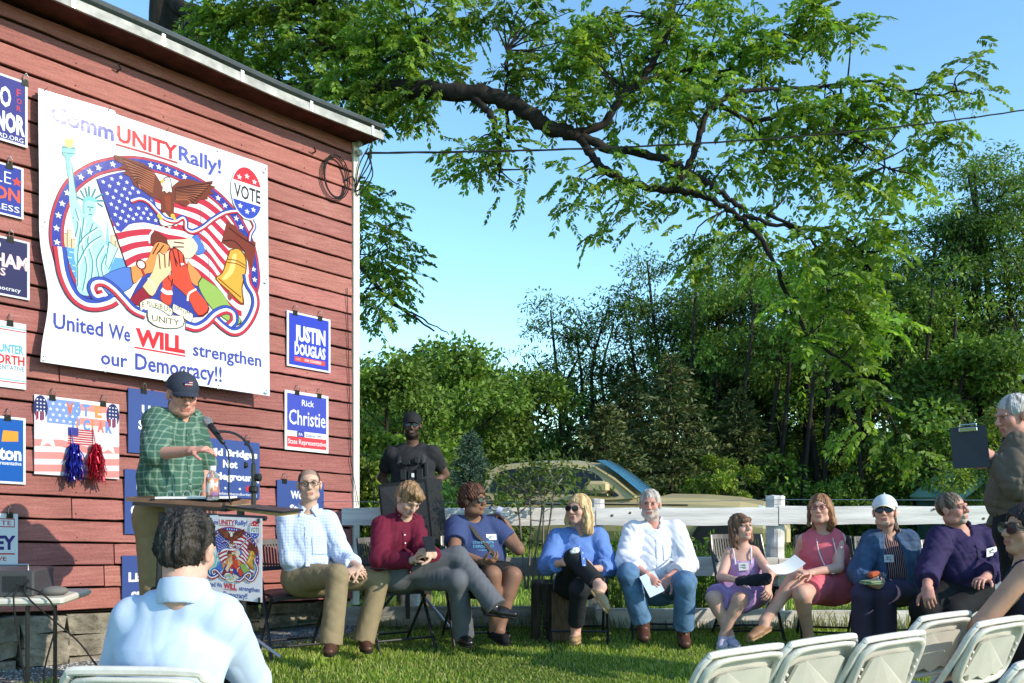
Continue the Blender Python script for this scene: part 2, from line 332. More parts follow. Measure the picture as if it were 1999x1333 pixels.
class Art:                                              # coloured flat shapes, later ones lie a hair above earlier ones
    def __init__(s, f, dz=.00006): s.f = f; s.V = []; s.F = []; s.C = []; s.n = 0; s.k = 0; s.dz = dz
    def put(s, P, F, col, raw=False, inc=1.0):
        P = np.asarray(P, float); Q = P if raw else np.array([s.f(*p) for p in P])
        s.V.append(np.column_stack([Q, np.full(len(Q), s.k*s.dz)])); s.F += [tuple(int(i)+s.n for i in f) for f in F]; s.n += len(Q); s.C.append(np.tile(np.array([lin(*col)])*.72, (len(Q), 1))); s.k += inc
    def poly(s, P, col, sm=0):
        if sm: P = spline(list(P)+[P[0]], sm)[:-1]
        s.put(P, [tuple(range(len(P)))], col)
    def stroke(s, P, w, col, sm=6, close=False):
        P = np.array([s.f(*p) for p in (spline(P, sm) if sm else P)]); s.band(P, w*(1.7 if w < .009 else 1), col)
    def band(s, P, w, col):                             # P in wall metres
        w = np.broadcast_to(np.asarray(w, float), (len(P),)); T = np.gradient(P, axis=0); T /= np.maximum(1e-9, np.linalg.norm(T, axis=1, keepdims=True)); Nn = np.stack([-T[:, 1], T[:, 0]], 1)
        V = np.concatenate([P+Nn*w[:, None]/2, P-Nn*w[:, None]/2]); n = len(P)
        s.put(V, [(i, i+1, n+i+1, n+i) for i in range(n-1)], col, raw=True, inc=.35)
    def tri(s, P, w, cols=((200, 60, 75), (250, 250, 252), (65, 85, 180)), sm=8, rim=(45, 40, 75)):
        P = np.array([s.f(*p) for p in spline(P, sm)]); T = np.gradient(P, axis=0); T /= np.maximum(1e-9, np.linalg.norm(T, axis=1, keepdims=True)); Nn = np.stack([-T[:, 1], T[:, 0]], 1)
        s.band(P, w*1.1, rim)
        for k, c in zip((-1, 0, 1), cols): s.band(P+Nn*k*w/3, w/3, c)
    def dot(s, x, y, r, col, ry=None, raw=False, seg=20):
        c = np.array((x, y) if raw else s.f(x, y)); ry = ry or r
        s.put([c+(r*math.cos(t), ry*math.sin(t)) for t in np.linspace(0, 2*math.pi, seg, endpoint=False)], [tuple(range(seg))], col, raw=True)
    def stars(s, pts, r, col=(250, 250, 252), raw=False):
        V = []; F = []
        for p in pts:
            c = np.array(p if raw else s.f(*p)); n0 = len(V)
            for k in range(10):
                t = math.pi/2+k*math.pi/5; q = r if k % 2 == 0 else r*.42; V.append(c+(q*math.cos(t), q*math.sin(t)))
            F.append(tuple(range(n0, n0+10)))
        s.put(V, F, col, raw=True)
    def rect(s, x0, y0, x1, y1, col): s.put([(x0, y0), (x1, y0), (x1, y1), (x0, y1)], [(0, 1, 2, 3)], col)
    def text(s, t, a0, a1, b0, cap, col, bold=.012, shear=0): # in wall metres: left, right, baseline, cap height
        V, F = text2d(t, bold, shear)
        if len(V) == 0: return
        w = V[:, 0].max(); s.put(np.column_stack([a0+V[:, 0]/w*(a1-a0), b0+V[:, 1]*cap]), F, col, raw=True)
    def ptext(s, t, p0, p1x, top, col, bold=.012, shear=0, cap=None): # from traced points: baseline-left, right x, cap-top y at left
        a0, b0 = s.f(*p0); _, bt = s.f(p0[0], top); a1, _ = s.f(p1x, p0[1]+(p1x-p0[0])*.25); s.text(t, a0, a1, b0, bt-b0, col, bold, shear)
def zf(x, y): return wab(70+x/4.165, 160+y/4.165)
RED, BLU, WHT, BLK = (205, 50, 60), (62, 72, 170), (247, 247, 250), (40, 35, 45)
def banner_art(f, texts=True):
    A = Art(f); Y = 1249.5
    A.poly([(40, 800), (235, 855), (190, 925), (52, 890)], (250, 222, 222)); A.poly([(60, 1020), (150, 1040), (140, 1130), (62, 1105)], (250, 232, 232))
    for x in ((1500, 600), (1560, 850)): pass
    A.poly([(1500, 560), (1860, 690), (1860, 770), (1500, 640)], (250, 226, 228)); A.poly([(1780, 1090), (1866, 1120), (1866, 1230), (1790, 1200)], (250, 226, 228)); A.poly([(1800, 1350), (1866, 1370), (1866, 1460), (1800, 1445)], (250, 228, 228))
    A.poly([(28, 55), (640, 230), (700, 330), (380, 420), (140, 600), (40, 650)], (226, 230, 242)); A.stars([(120, 110), (260, 170), (400, 210), (90, 260), (60, 400), (140, 480), (520, 250), (80, 560)], .03, (240, 243, 250))
    # words
    A.ptext('Comm', (125, 308), 640, 172, (84, 88, 178), .028); A.ptext('UNITY', (665, 475), 1150, 345, (218, 58, 66), .028); A.ptext('Rally!', (1160, 628), 1500, 508, (92, 100, 190), .02)
    A.stroke([(655, 505), (900, 575), (1150, 655)], .008, (190, 70, 80), 0)
    A.ptext('United', (158, Y+752), 555, Y+622, (78, 84, 172), .016); A.ptext('We', (600, Y+832), 772, Y+708, (78, 84, 172), .016); A.ptext('WILL', (815, Y+885), 1208, Y+748, (222, 56, 62), .045); A.stroke([(805, Y+908), (1212, Y+980)], .011, (222, 56, 62), 0)
    A.ptext('strengthen', (1272, Y+972), 1815, Y+862, (78, 84, 172), .014); A.ptext('our', (538, Y+1042), 750, Y+925, (78, 84, 172), .016); A.ptext('Democracy!!', (812, Y+1085), 1500, Y+950, (78, 84, 172), .016)
    # sky, water and skyline in the medallion
    ins = [(215, 1310), (230, 1180), (270, 1010), (340, 880), (440, 800), (560, 750), (760, 720), (960, 735), (1150, 790), (1330, 870), (1470, 980), (1600, 1120), (1690, 1300), (1725, 1500), (1740, 1750), (1700, 1900), (1600, 1960), (1300, 1900), (900, 1890), (600, 1800), (420, 1770), (300, 1620)]
    A.poly(ins, (250, 248, 246), 4)
    for x0, x1, t in ((220, 262, 1225), (265, 300, 1200), (300, 330, 1275), (615, 650, 1240), (650, 680, 1290)): A.poly([(x0, t), (x1, t+8), (x1, 1375), (x0, 1350)], (228, 200, 165)); A.stroke([(x0, 1350), (x0, t), (x1, t+8)], .003, (120, 100, 90), 0)
    A.poly([(215, 1335), (420, 1375), (420, 1700), (330, 1660), (250, 1520)], (105, 165, 220)); A.poly([(600, 1420), (722, 1435), (745, 1510), (600, 1560)], (105, 165, 220))
    for k in range(14): x = 230+(k*53) % 120; y = 1360+k*22; A.stroke([(x, y), (x+35, y+6)], .005, (190, 225, 245), 0)
    A.poly([(575, 1260), (588, 1110), (602, 1262), (610, 1330), (570, 1330)], (150, 200, 220))
    # the flag: thirteen wavy stripes between two traced edges, then the canton
    T = spline([(500, 790), (640, 745), (800, 745), (960, 840), (1120, 900), (1300, 930), (1420, 985), (1560, 1120), (1650, 1280)], 5)
    B = spline([(742, 1505), (860, 1440), (1000, 1430), (1150, 1500), (1300, 1560), (1440, 1680), (1520, 1790), (1610, 1880), (1660, 1905)], 5)
    wav = np.sin(np.linspace(0, 9, len(T)))
    for i in range(13):
        a = i/13; b = (i+1)/13; wa = 1.0*np.sin(math.pi*a); wb = np.sin(math.pi*b)
        P = T*(1-a)+B*a+np.column_stack([0*wav, wav*38*wa]); Q = T*(1-b)+B*b+np.column_stack([0*wav, wav*38*wb])
        A.poly(np.concatenate([P, Q[::-1]]), (200, 55, 75) if i % 2 == 0 else (248, 244, 246))
    A.stroke([(500, 790), (742, 1505)], .006, BLK, 0); A.stroke([(1330, 1000), (1345, 1290), (1385, 1370), (1405, 1590)], .003, (120, 90, 110))
    A.poly([(500, 790), (640, 745), (760, 733), (860, 850), (960, 940), (985, 1090), (1010, 1165), (870, 1140), (760, 1160), (660, 1202)], (70, 78, 170), 3)
    A.stars([(553, 812), (623, 787), (695, 775), (605, 845), (675, 825), (743, 815), (585, 905), (655, 885), (725, 868), (790, 862), (635, 938), (703, 920), (768, 903), (618, 993), (683, 970), (748, 948), (835, 895), (662, 1025), (728, 1000), (650, 1078), (710, 1052), (773, 1035), (838, 1025), (900, 1030), (693, 1107), (757, 1090), (820, 1075), (878, 1065), (935, 967), (735, 1130), (795, 1112), (857, 1105), (915, 1110), (937, 1075), (975, 1125), (670, 1157)], .0165)
    # ring
    ring = [(470, 1800), (380, 1740), (300, 1650), (240, 1520), (205, 1400), (182, 1300), (180, 1190), (195, 1085), (225, 990), (265, 900), (310, 835), (375, 775), (445, 730), (515, 697), (630, 668), (760, 655), (870, 662), (935, 675), (1000, 690), (1070, 712), (1140, 740), (1205, 770), (1290, 808), (1380, 865), (1475, 940), (1540, 1005), (1620, 1105), (1660, 1180), (1715, 1290), (1745, 1400), (1762, 1525), (1765, 1610), (1745, 1700)]
    A.stroke(ring, .098, (60, 35, 60)); A.stroke(ring, .092, (190, 60, 80)); A.stroke(ring, .060, (60, 72, 165))
    A.stars([(375, 775), (445, 730), (515, 697), (630, 668), (935, 675), (1000, 690), (1070, 712), (1140, 740), (1205, 768), (265, 902), (225, 990), (195, 1085), (180, 1190), (185, 1305), (188, 1395), (210, 1440), (1475, 940), (1530, 1000), (1620, 1105), (1658, 1175), (1757, 1519), (1765, 1604)], .025)
    # green robed statue with torch
    tl, td, tm = (176, 226, 220), (70, 140, 150), (130, 200, 200)
    A.poly([(262, 640), (300, 650), (318, 780), (345, 960), (320, 1060), (285, 1010), (278, 800)], tl, 3); A.stroke([(300, 660), (318, 800), (345, 960)], .004, td)
    A.poly([(250, 605), (290, 605), (284, 765), (266, 765)], tm); A.poly([(222, 528), (328, 540), (326, 590), (300, 612), (246, 606), (224, 585)], tm); A.stroke([(222, 528), (328, 540)], .008, td, 0); A.stroke([(224, 575), (326, 585)], .005, td, 0)
    A.poly([(248, 520), (246, 470), (262, 450), (272, 478), (290, 445), (302, 480), (320, 462), (312, 520), (280, 535)], (240, 190, 95), 2)
    A.poly([(290, 1020), (345, 960), (400, 1080), (470, 1120), (530, 1180), (560, 1250), (585, 1360), (620, 1480), (570, 1600), (480, 1720), (400, 1735), (345, 1680), (340, 1520), (318, 1390), (345, 1300), (310, 1150)], tl, 3)
    for P in ([(330, 1030), (370, 1200), (350, 1400), (350, 1660)], [(400, 1100), (380, 1300), (420, 1500), (390, 1700)], [(470, 1150), (430, 1300), (470, 1480), (440, 1710)], [(510, 1180), (400, 1260), (350, 1340)], [(540, 1250), (430, 1330), (340, 1500)], [(560, 1330), (500, 1450), (520, 1600), (480, 1700)], [(575, 1400), (540, 1500), (560, 1600)], [(310, 1100), (350, 1150), (330, 1260)]): A.stroke(P, .0045, td); A.stroke([(x+14, y+6) for x, y in P], .010, (214, 243, 240))
    A.poly([(600, 1300), (672, 1352), (640, 1450), (598, 1525), (572, 1480)], (196, 236, 232)); A.stroke([(600, 1300), (672, 1352), (598, 1525), (572, 1480), (600, 1300)], .004, td, 0)
    A.poly([(405, 1060), (400, 980), (440, 955), (490, 975), (495, 1050), (470, 1110), (478, 1140), (420, 1120)], tl, 3); A.poly([(388, 975), (400, 940), (445, 925), (500, 945), (512, 980), (445, 962)], tm)
    for x, y, X, Yy in ((395, 960, 345, 935), (405, 940, 370, 880), (425, 930, 408, 860), (442, 925, 438, 848), (465, 930, 492, 868), (490, 945, 548, 910), (505, 965, 560, 965), (508, 985, 552, 1015)): A.stroke([(x, y), (X, Yy)], .007, td, 0)
    A.stroke([(425, 1015), (442, 1018)], .006, td, 0); A.stroke([(456, 1018), (476, 1022)], .006, td, 0); A.stroke([(450, 1015), (446, 1050), (455, 1052)], .004, td, 0); A.stroke([(435, 1075), (465, 1078)], .005, td, 0); A.stroke([(400, 1070), (395, 1000), (410, 965)], .012, tm)
    # bell and its brown yoke
    A.poly([(1545, 1125), (1600, 1160), (1680, 1240), (1775, 1300), (1765, 1420), (1742, 1525), (1700, 1430), (1680, 1370), (1560, 1345), (1500, 1300)], (130, 62, 50)); A.stroke([(1560, 1180), (1660, 1260), (1770, 1330)], .006, (70, 30, 25)); A.stroke([(1510, 1290), (1600, 1290), (1690, 1380)], .006, (70, 30, 25))
    A.poly([(1565, Y+110), (1640, Y+98), (1698, Y+175), (1698, Y+300), (1668, Y+420), (1682, Y+556), (1640, Y+540), (1560, Y+455), (1448, Y+350), (1500, Y+300), (1535, Y+205)], (120, 70, 30), 3)
    A.poly([(1572, Y+118), (1636, Y+108), (1688, Y+180), (1688, Y+300), (1658, Y+415), (1668, Y+535), (1642, Y+528), (1560, Y+445), (1462, Y+350), (1508, Y+305), (1543, Y+210)], (228, 170, 70), 3)
    A.poly([(1590, Y+150), (1620, Y+150), (1600, Y+280), (1540, Y+350), (1505, Y+345), (1560, Y+270)], (250, 215, 130), 3); A.stroke([(1475, Y+345), (1560, Y+420), (1655, Y+500)], .006, (130, 80, 30)); A.stroke([(1548, Y+190), (1620, Y+200), (1690, Y+240)], .005, (130, 80, 30)); A.stroke([(1545, Y+215), (1620, Y+225), (1690, Y+262)], .005, (130, 80, 30)); A.dot(1565, Y+490, .02, (150, 80, 60), .035)
    # joined hands and sleeves
    A.poly([(760, Y+540), (870, Y+330), (1000, Y+300), (1100, Y+400), (1260, Y+370), (1400, Y+520), (1340, Y+660), (1100, Y+640), (930, Y+560)], (62, 72, 160), 2)
    def limb(P, col, dk): A.poly(P, dk, 3); c = np.mean(P, 0); A.poly([c+(np.array(p)-c)*.955 for p in P], col, 3)
    limb([(500, Y+365), (620, Y+290), (770, Y+255), (795, Y+400), (700, Y+470), (620, Y+500), (540, Y+410)], (90, 125, 205), (35, 50, 120))
    limb([(930, 1290), (945, 1215), (1000, 1225), (1085, 1290), (1070, Y+60), (985, Y+90), (940, Y+70)], (120, 55, 45), (60, 25, 25)); A.stroke([(955, 1205), (925, 1250), (925, Y+60)], .012, WHT)
    limb([(1060, Y+30), (1200, Y+25), (1300, Y+20), (1315, Y+110), (1240, Y+190), (1130, Y+130), (1075, Y+80)], (245, 220, 190), (90, 60, 50)); limb([(1262, Y+8), (1310, Y-12), (1345, Y+60), (1372, Y+130), (1300, Y+155), (1310, Y+80)], (90, 125, 205), (35, 50, 120))
    limb([(770, Y+255), (900, Y+200), (940, Y+120), (990, Y+45), (1085, Y+75), (1060, Y+130), (1000, Y+180), (960, Y+290), (880, Y+320), (795, Y+395)], (235, 150, 85), (90, 50, 30)); A.dot(858, Y+235, .038, (120, 50, 40)); A.dot(858, Y+235, .027, (240, 240, 240)); A.stroke([(862, Y+270), (885, Y+330)], .02, (170, 60, 50), 0)
    limb([(1030, Y+330), (1112, Y+330), (1108, Y+440), (1092, Y+570), (1012, Y+520), (1025, Y+430)], (214, 80, 60), (90, 30, 25)); A.stroke([(1020, Y+435), (1060, Y+462), (1108, Y+462)], .03, WHT)
    limb([(1230, Y+200), (1340, Y+330), (1315, Y+410), (1262, Y+380), (1230, Y+300)], (225, 150, 90), (90, 50, 30)); limb([(1340, Y+330), (1480, Y+430), (1560, Y+550), (1660, Y+690), (1595, Y+720), (1420, Y+590), (1312, Y+410)], (155, 185, 95), (60, 80, 40))
    limb([(760, Y+525), (868, Y+420), (935, Y+500), (840, Y+570)], (150, 40, 60), (70, 15, 30))
    limb([(865, Y+420), (950, Y+290), (990, Y+130), (1040, Y+150), (1100, Y+110), (1105, Y+280), (1010, Y+390), (945, Y+500)], (245, 205, 160), (100, 60, 45)); A.stroke([(912, Y+345), (950, Y+390), (968, Y+450)], .012, (250, 235, 200))
    limb([(1080, Y+130), (1110, Y+95), (1150, Y+105), (1195, Y+150), (1222, Y+240), (1262, Y+380), (1300, Y+440), (1405, Y+590), (1320, Y+660), (1225, Y+500), (1120, Y+400), (1068, Y+330), (1100, Y+300)], (222, 82, 60), (100, 30, 25))
    for P in ([(1110, Y+110), (1140, Y+250)], [(1150, Y+115), (1172, Y+250)], [(1195, Y+150), (1200, Y+250)], [(1120, Y+160), (1150, Y+230)], [(1000, Y+150), (1010, Y+270)], [(1045, Y+150), (1050, Y+260)], [(1085, Y+130), (1080, Y+250)], [(1000, Y+60), (950, Y+150)], [(1040, Y+75), (985, Y+150)], [(1120, Y+50), (1200, Y+60)], [(1110, Y+90), (1200, Y+90)], [(1100, Y+410), (1110, Y+350)]): A.stroke(P, .005, (80, 30, 30), 0)
    A.stroke([(1228, Y+530), (1240, Y+470), (1298, Y+432)], .014, (250, 245, 235)); A.stroke([(1175, Y+232), (1200, Y+228)], .014, (240, 240, 245), 0)
    # eagle
    br, bd, bl = (122, 62, 46), (58, 28, 30), (176, 102, 72)
    A.poly([(640, 590), (720, 610), (810, 640), (880, 665), (950, 720), (1005, 800), (1035, 880), (1030, 960), (985, 950), (930, 925), (870, 880), (800, 835), (770, 770), (715, 745), (740, 710), (670, 700), (720, 670), (655, 640)], br, 2)
    A.poly([(1105, 850), (1150, 810), (1205, 785), (1280, 795), (1340, 812), (1435, 800), (1415, 835), (1455, 848), (1415, 875), (1445, 905), (1385, 918), (1395, 950), (1330, 950), (1310, 990), (1250, 985), (1215, 1012), (1160, 985), (1110, 960)], br, 2)
    for k in range(9): t = k/8; A.stroke([(960-20*t, 735+150*t), (860-80*t+60*t, 690+70*t+60*t), (700+60*t+70*t, 620+110*t+120*t)], .0045, bd); A.stroke([(970-20*t, 745+150*t), (870-20*t, 705+130*t), (720+130*t, 640+225*t)], .006, bl)
    for k in range(9): t = k/8; A.stroke([(1130, 860+90*t), (1270-30*t, 840+110*t), (1430-150*t, 820+165*t)], .0045, bd); A.stroke([(1135, 870+85*t), (1260-30*t, 855+100*t), (1400-150*t, 835+150*t)], .006, bl)
    A.poly([(1000, 1080), (1040, 1060), (1110, 1080), (1160, 1135), (1140, 1170), (1110, 1160), (1085, 1190), (1060, 1165), (1035, 1180), (1010, 1150)], (250, 248, 240)); A.stroke([(1000, 1090), (1010, 1150), (1060, 1170), (1150, 1150)], .004, (90, 80, 80))
    A.poly([(1025, 890), (1105, 885), (1120, 960), (1118, 1080), (1085, 1100), (1050, 1060), (1022, 1050), (1018, 960)], br, 2); A.poly([(1045, 930), (1090, 925), (1095, 1040), (1060, 1040)], (150, 72, 50), 2)
    A.poly([(1035, 790), (1060, 772), (1090, 785), (1100, 840), (1108, 895), (1080, 885), (1065, 900), (1045, 880), (1028, 888), (1035, 840)], (250, 248, 244), 2); A.poly([(1038, 785), (1012, 800), (1016, 825), (1026, 815), (1040, 812)], (240, 190, 60)); A.dot(1047, 798, .006, BLK); A.stroke([(1035, 790), (1060, 772), (1090, 785), (1108, 895)], .004, BLK)
    A.tri([(775, 965), (850, 945), (920, 975), (985, 1045), (1050, 1110), (1130, 1130), (1190, 1100), (1215, 1130), (1220, 1190), (1270, 1215), (1350, 1180), (1440, 1110), (1540, 1055), (1650, 1040)], .038)
    for x in (1005, 1112): A.dot(x, 1088, .017, (235, 190, 70)); A.dot(x+14, 1110, .012, (235, 190, 70))
    # swag ribbons and the scroll
    A.tri([(205, 1340), (240, 1560), (310, 1720), (400, 1800), (500, 1818), (600, 1795), (650, 1765)], .082, cols=((200, 60, 75), (250, 250, 252), (65, 85, 180)))
    A.tri([(560, 1730), (500, 1740), (468, 1680), (490, 1632), (560, 1628), (640, 1680), (720, 1765), (800, 1850), (895, 1895)], .066)
    A.tri([(1215, 1975), (1300, 1995), (1380, 1955), (1450, 1885), (1530, 1850), (1590, 1875), (1600, 1940), (1560, 1985)], .066)
    A.tri([(1450, 1925), (1520, 1990), (1590, 2030), (1660, 2010), (1730, 1920), (1770, 1810), (1760, 1720), (1715, 1640), (1700, 1560)], .066)
    A.tri([(1740, 1110), (1765, 1170), (1735, 1230), (1725, 1290)], .03)
    cr, ol = (248, 240, 214), (90, 70, 60)
    for P in ([(845, Y+545), (900, Y+512), (985, Y+520), (1050, Y+555), (1112, Y+602), (1100, Y+655), (1040, Y+615), (960, Y+580), (890, Y+580), (850, Y+612)], [(1112, Y+552), (1190, Y+590), (1272, Y+640), (1255, Y+705), (1180, Y+655), (1110, Y+615)], [(905, Y+598), (960, Y+625), (1060, Y+655), (1195, Y+652), (1195, Y+735), (1110, Y+755), (1000, Y+745), (915, Y+690)]):
        A.poly(P, ol, 2); c = np.mean(P, 0); A.poly([c+(np.array(p)-c)*.95 for p in P], cr, 2)
    for t, x0, y0, x1, top, dy in (('E', 865, Y+578, 885, Y+538, 0), ('PLU', 905, Y+566, 962, Y+528, 0), ('RIB', 970, Y+585, 1030, Y+545, 0), ('US', 1040, Y+608, 1095, Y+568, 0), ('UN', 1130, Y+600, 1180, Y+565, 0), ('UM', 1192, Y+636, 1248, Y+600, 0)): A.ptext(t, (x0, y0), x1, top, BLK, 0)
    A.ptext('UNITY', (945, Y+692), 1160, Y+640, BLK, 0)
    # vote badge
    c = A.f(1706, 898); ra, rb = A.f(1825, 898+35)[0]-c[0], .205
    if texts != 'mini': pass
    def cap(lo, hi, col, rr=1.0):
        P = []
        for t in np.linspace(lo, hi, 16): P.append((c[0]+ra*rr*math.cos(t), c[1]+rb*rr*math.sin(t)))
        A.put(P, [tuple(range(len(P)))], col, raw=True)
    cap(0, 2*math.pi*.98, (250, 250, 252), 1.06); cap(R(22), R(158), (222, 60, 72)); cap(R(202), R(338), (66, 84, 190))
    A.stars([(c[0]-.5*ra, c[1]+.11), (c[0]+.0, c[1]+.135), (c[0]+.5*ra, c[1]+.11), (c[0]-.45*ra, c[1]-.12), (c[0], c[1]-.15), (c[0]+.42*ra, c[1]-.12)], .024, raw=True)
    A.text('VOTE', c[0]-ra*.86, c[0]+ra*.90, c[1]-.055, .11, (70, 62, 66), .02)
    return A
def wmap(a, b, c): return OW+np.outer(a, UW)+np.outer(b, [0, 0, 1.])+np.outer(c, NW)
# the banner: a sheet of vinyl with a loose wavy left edge
BTL, BTR, BBL, BBR = wab(78, 172), wab(519, 321), wab(84, 707), wab(521, 773)
def billp(a, b): return .115+.045*(a-BTL[0])/(BTR[0]-BTL[0])-.070*(b-BBL[1])/(BTL[1]-BBL[1])
def bill(a, b):                                         # gentle billow of the vinyl, shared by sheet and print
    u = (a-BTL[0])/(BTR[0]-BTL[0]); v = (b-BBL[1])/(BTL[1]-BBL[1])
    return billp(a, b)+.05*np.clip(1-u/.030, 0, 1)**1.5*(.6+.4*np.sin(v*9))+.02*np.clip((u-.975)/.025, 0, 1)
def bmap(a, b, c): a = a-.446*c; zr = OW[2]+b+UW[2]*a-EYE; return wmap(a, b-zr*.169*c, c)
def do_banner():
    n, m = 90, 40; V = []
    for i in range(n+1):
        for j in range(m+1):
            u, v = i/n, j/m; a = (BTL[0]*(1-u)+BTR[0]*u)*v+(BBL[0]*(1-u)+BBR[0]*u)*(1-v)
            a += (1-u)*(.05*math.sin(v*7)*math.exp(-((v-.25)/.2)**2)); b = (BBL[1]*(1-u)+BBR[1]*u)*(1-v)+(BTL[1]*(1-u)+BTR[1]*u)*v
            V.append((a, b, bill(a, b)))
    V = np.array(V); P = bmap(V[:, 0], V[:, 1], V[:, 2]); F = [(i*(m+1)+j, (i+1)*(m+1)+j, (i+1)*(m+1)+j+1, i*(m+1)+j+1) for i in range(n) for j in range(m)]
    t = empty('banner', wp((BTL[0]+BTR[0])/2, BBL[1], .05), 'large white vinyl rally banner with eagle, flag and joined hands on the red barn', 'banner')
    obj('vinyl_sheet', P, F, M['vinyl'], t, smooth=True, cols=np.tile(np.array([lin(243, 243, 248)])*.74, (len(P), 1)))
    A = banner_art(zf); V = np.concatenate(A.V); C = np.concatenate(A.C)
    obj('printed_artwork', bmap(V[:, 0], V[:, 1], billp(V[:, 0], V[:, 1])+.0022+V[:, 2]), A.F, M['vinyl'], t, cols=C)
    for px, py in ((88, 183), (212, 220), (325, 260), (422, 300), (514, 333), (89, 702), (208, 724), (321, 742), (423, 757), (514, 766), (515, 550), (88, 440)):
        a, b = wab(px, py); g = MB(); cc = np.array([float(bill(a, b))+.004]); o = bmap(np.array([a]), np.array([b]), cc)[0]; g.lathe(o, [(.012, 0), (.013, .003), (.006, .004), (.005, .002)], NW, 10)
        g.build('grommet', M['steel'], t); s = MB(); s.tube([o, o+NW*.01+np.array([0, 0, .02]), wp(a+random.uniform(-.02, .03), b+.035, .03)], .0022, 5); s.build('tie', M['black_metal'], t)
    return A
BA = do_banner()
M['clip'] = mat('clip_metal', (.05, .048, .045), .35, .6, metal=.6)
def clips(t, pts, w=.022):
    for a, b in pts:
        c = MB(); c.hexa([wp(a-w, b-.030, .036), wp(a+w, b-.030, .036), wp(a+w, b-.030, .020), wp(a-w, b-.030, .020), wp(a-w*.75, b+.010, .046), wp(a+w*.75, b+.010, .046), wp(a+w*.75, b+.010, .012), wp(a-w*.75, b+.010, .012)])
        k = c.build('binder_clip', M['clip'], t)
        h = MB(); h.tube([wp(a-w*.5, b+.0, .047), wp(a-w*.6, b+.030, .055), wp(a, b+.048, .058), wp(a+w*.6, b+.030, .055), wp(a+w*.5, b, .047)], .0022, 5)
        h.tube([wp(a, b+.045, .05), wp(a+.004, b+.055, .01)], .004, 5); h.build('clip_handle', M['steel'], k)
def sign(name, label, quad, draw, bg, clip=((.22, 0), (.78, 0)), border=None, thick=.008, off=.024, group='campaign signs clipped on the barn', cat='sign', kind='print'):
    x0, x1, y0, y1 = quad                               # pixels: left, right, top-left y, bottom-left y
    a0, bt = wab(x0, y0); _, bb = wab(x0, y1); a1, _ = wab(x1, y0); h = bt-bb; w = a1-a0
    t = empty(name, wp((a0+a1)/2, bb, .02), label, cat, group)
    m = MB(); m.hexa([wp(a0, bb, off+thick), wp(a1, bb, off+thick), wp(a1, bb, off), wp(a0, bb, off), wp(a0, bt, off+thick), wp(a1, bt, off+thick), wp(a1, bt, off), wp(a0, bt, off)])
    obj('panel', np.concatenate(m.V), m.F, M['print'], t, cols=np.tile(np.array([lin(*(border or bg))])*.72, (m.n, 1)))
    A = Art(lambda u, v: (a0+u*w, bb+v*h), .00012)
    if border: A.rect(.045, .035, .955, .965, bg)
    A.w, A.h = w, h
    def tx(s, u0, u1, v, cap, col, bold=.012, shear=0): A.text(s, a0+u0*w, a0+u1*w, bb+v*h, cap*h, col, bold, shear)
    A.tx = tx; draw(A)
    if A.V:
        V = np.concatenate(A.V); obj('lettering', wmap(V[:, 0], V[:, 1], off+thick+.0008+V[:, 2]), A.F, M['print'], t, cols=np.concatenate(A.C))
    clips(t, [(a0+u*w, bt) for u, _ in clip]); return t
W_ = (245, 245, 248); NB = (52, 56, 140)
def d1(A):
    A.tx('O', .50, .70, .53, .30, W_, .03); A.text('F', *[A.f(.80, 0)[0], A.f(.88, 0)[0]], A.f(0, .74)[1], .05, (215, 60, 70)); A.tx('O', .80, .89, .63, .08, (215, 60, 70)); A.tx('R', .80, .88, .52, .08, (215, 60, 70)); A.tx('NOR', .42, .95, .17, .28, W_, .05); A.tx('IRD.ORG', .45, .92, .05, .07, W_, .01)
sign('campaign_sign', 'glossy navy sign with big white NOR, highest on the left edge', (-60, 51, 125, 258), d1, NB, ((.95, 0),), (235, 235, 240))
def d2(A):
    A.tx('LE', .45, .76, .62, .25, W_, -.012); A.stars([A.f(.87, .70)], .035, (225, 75, 60), raw=True); A.tx('ON', .42, .93, .31, .24, (235, 96, 70), .03); A.tx('RESS', .42, .92, .10, .12, W_, .005)
sign('campaign_sign', 'blue sign with red star and orange ON over white RESS', (-60, 43, 302, 405), d2, (44, 62, 160), ((.72, 0),), (235, 235, 240))
def d3(A): A.tx('O', .40, .50, .80, .10, W_, .02); A.tx('HAM', .38, .97, .50, .22, (250, 215, 220), .04); A.tx('SS', .40, .58, .34, .13, (250, 215, 220), .02); A.tx('mocracy', .42, .84, .10, .07, W_, .01)
sign('campaign_sign', 'dark navy sign with pale pink HAM and mocracy', (-60, 55, 448, 566), d3, (42, 44, 92), ((.66, 0),), (225, 225, 232))
def d4(A):
    for v, c in ((.90, (120, 190, 220)), (.865, (205, 60, 70)), (.115, (120, 190, 220)), (.08, (205, 60, 70))): A.rect(0, v, .995, v+.016, c)
    A.tx('UNTER', .50, .95, .53, .13, (90, 180, 205), .03); A.tx('ORTH', .45, .97, .36, .14, (215, 50, 60), .03); A.tx('SENTATIVE', .45, .97, .27, .07, (110, 150, 190))
sign('campaign_sign', 'white sign with light blue UNTER over red ORTH', (-60, 48, 616, 748), d4, (244, 244, 246), ((.70, 0),))
def d5(A):
    A.poly([(.55, .62), (.86, .64), (.86, .79), (.58, .79)], (240, 160, 60)); A.tx('ton', .50, .92, .36, .20, W_, .04); A.tx('presentative', .48, .92, .28, .06, W_)
sign('campaign_sign', 'bright blue sign with an orange state shape above white ton', (-60, 47, 806, 940), d5, (20, 92, 178), ((.66, 0),), (235, 240, 245))
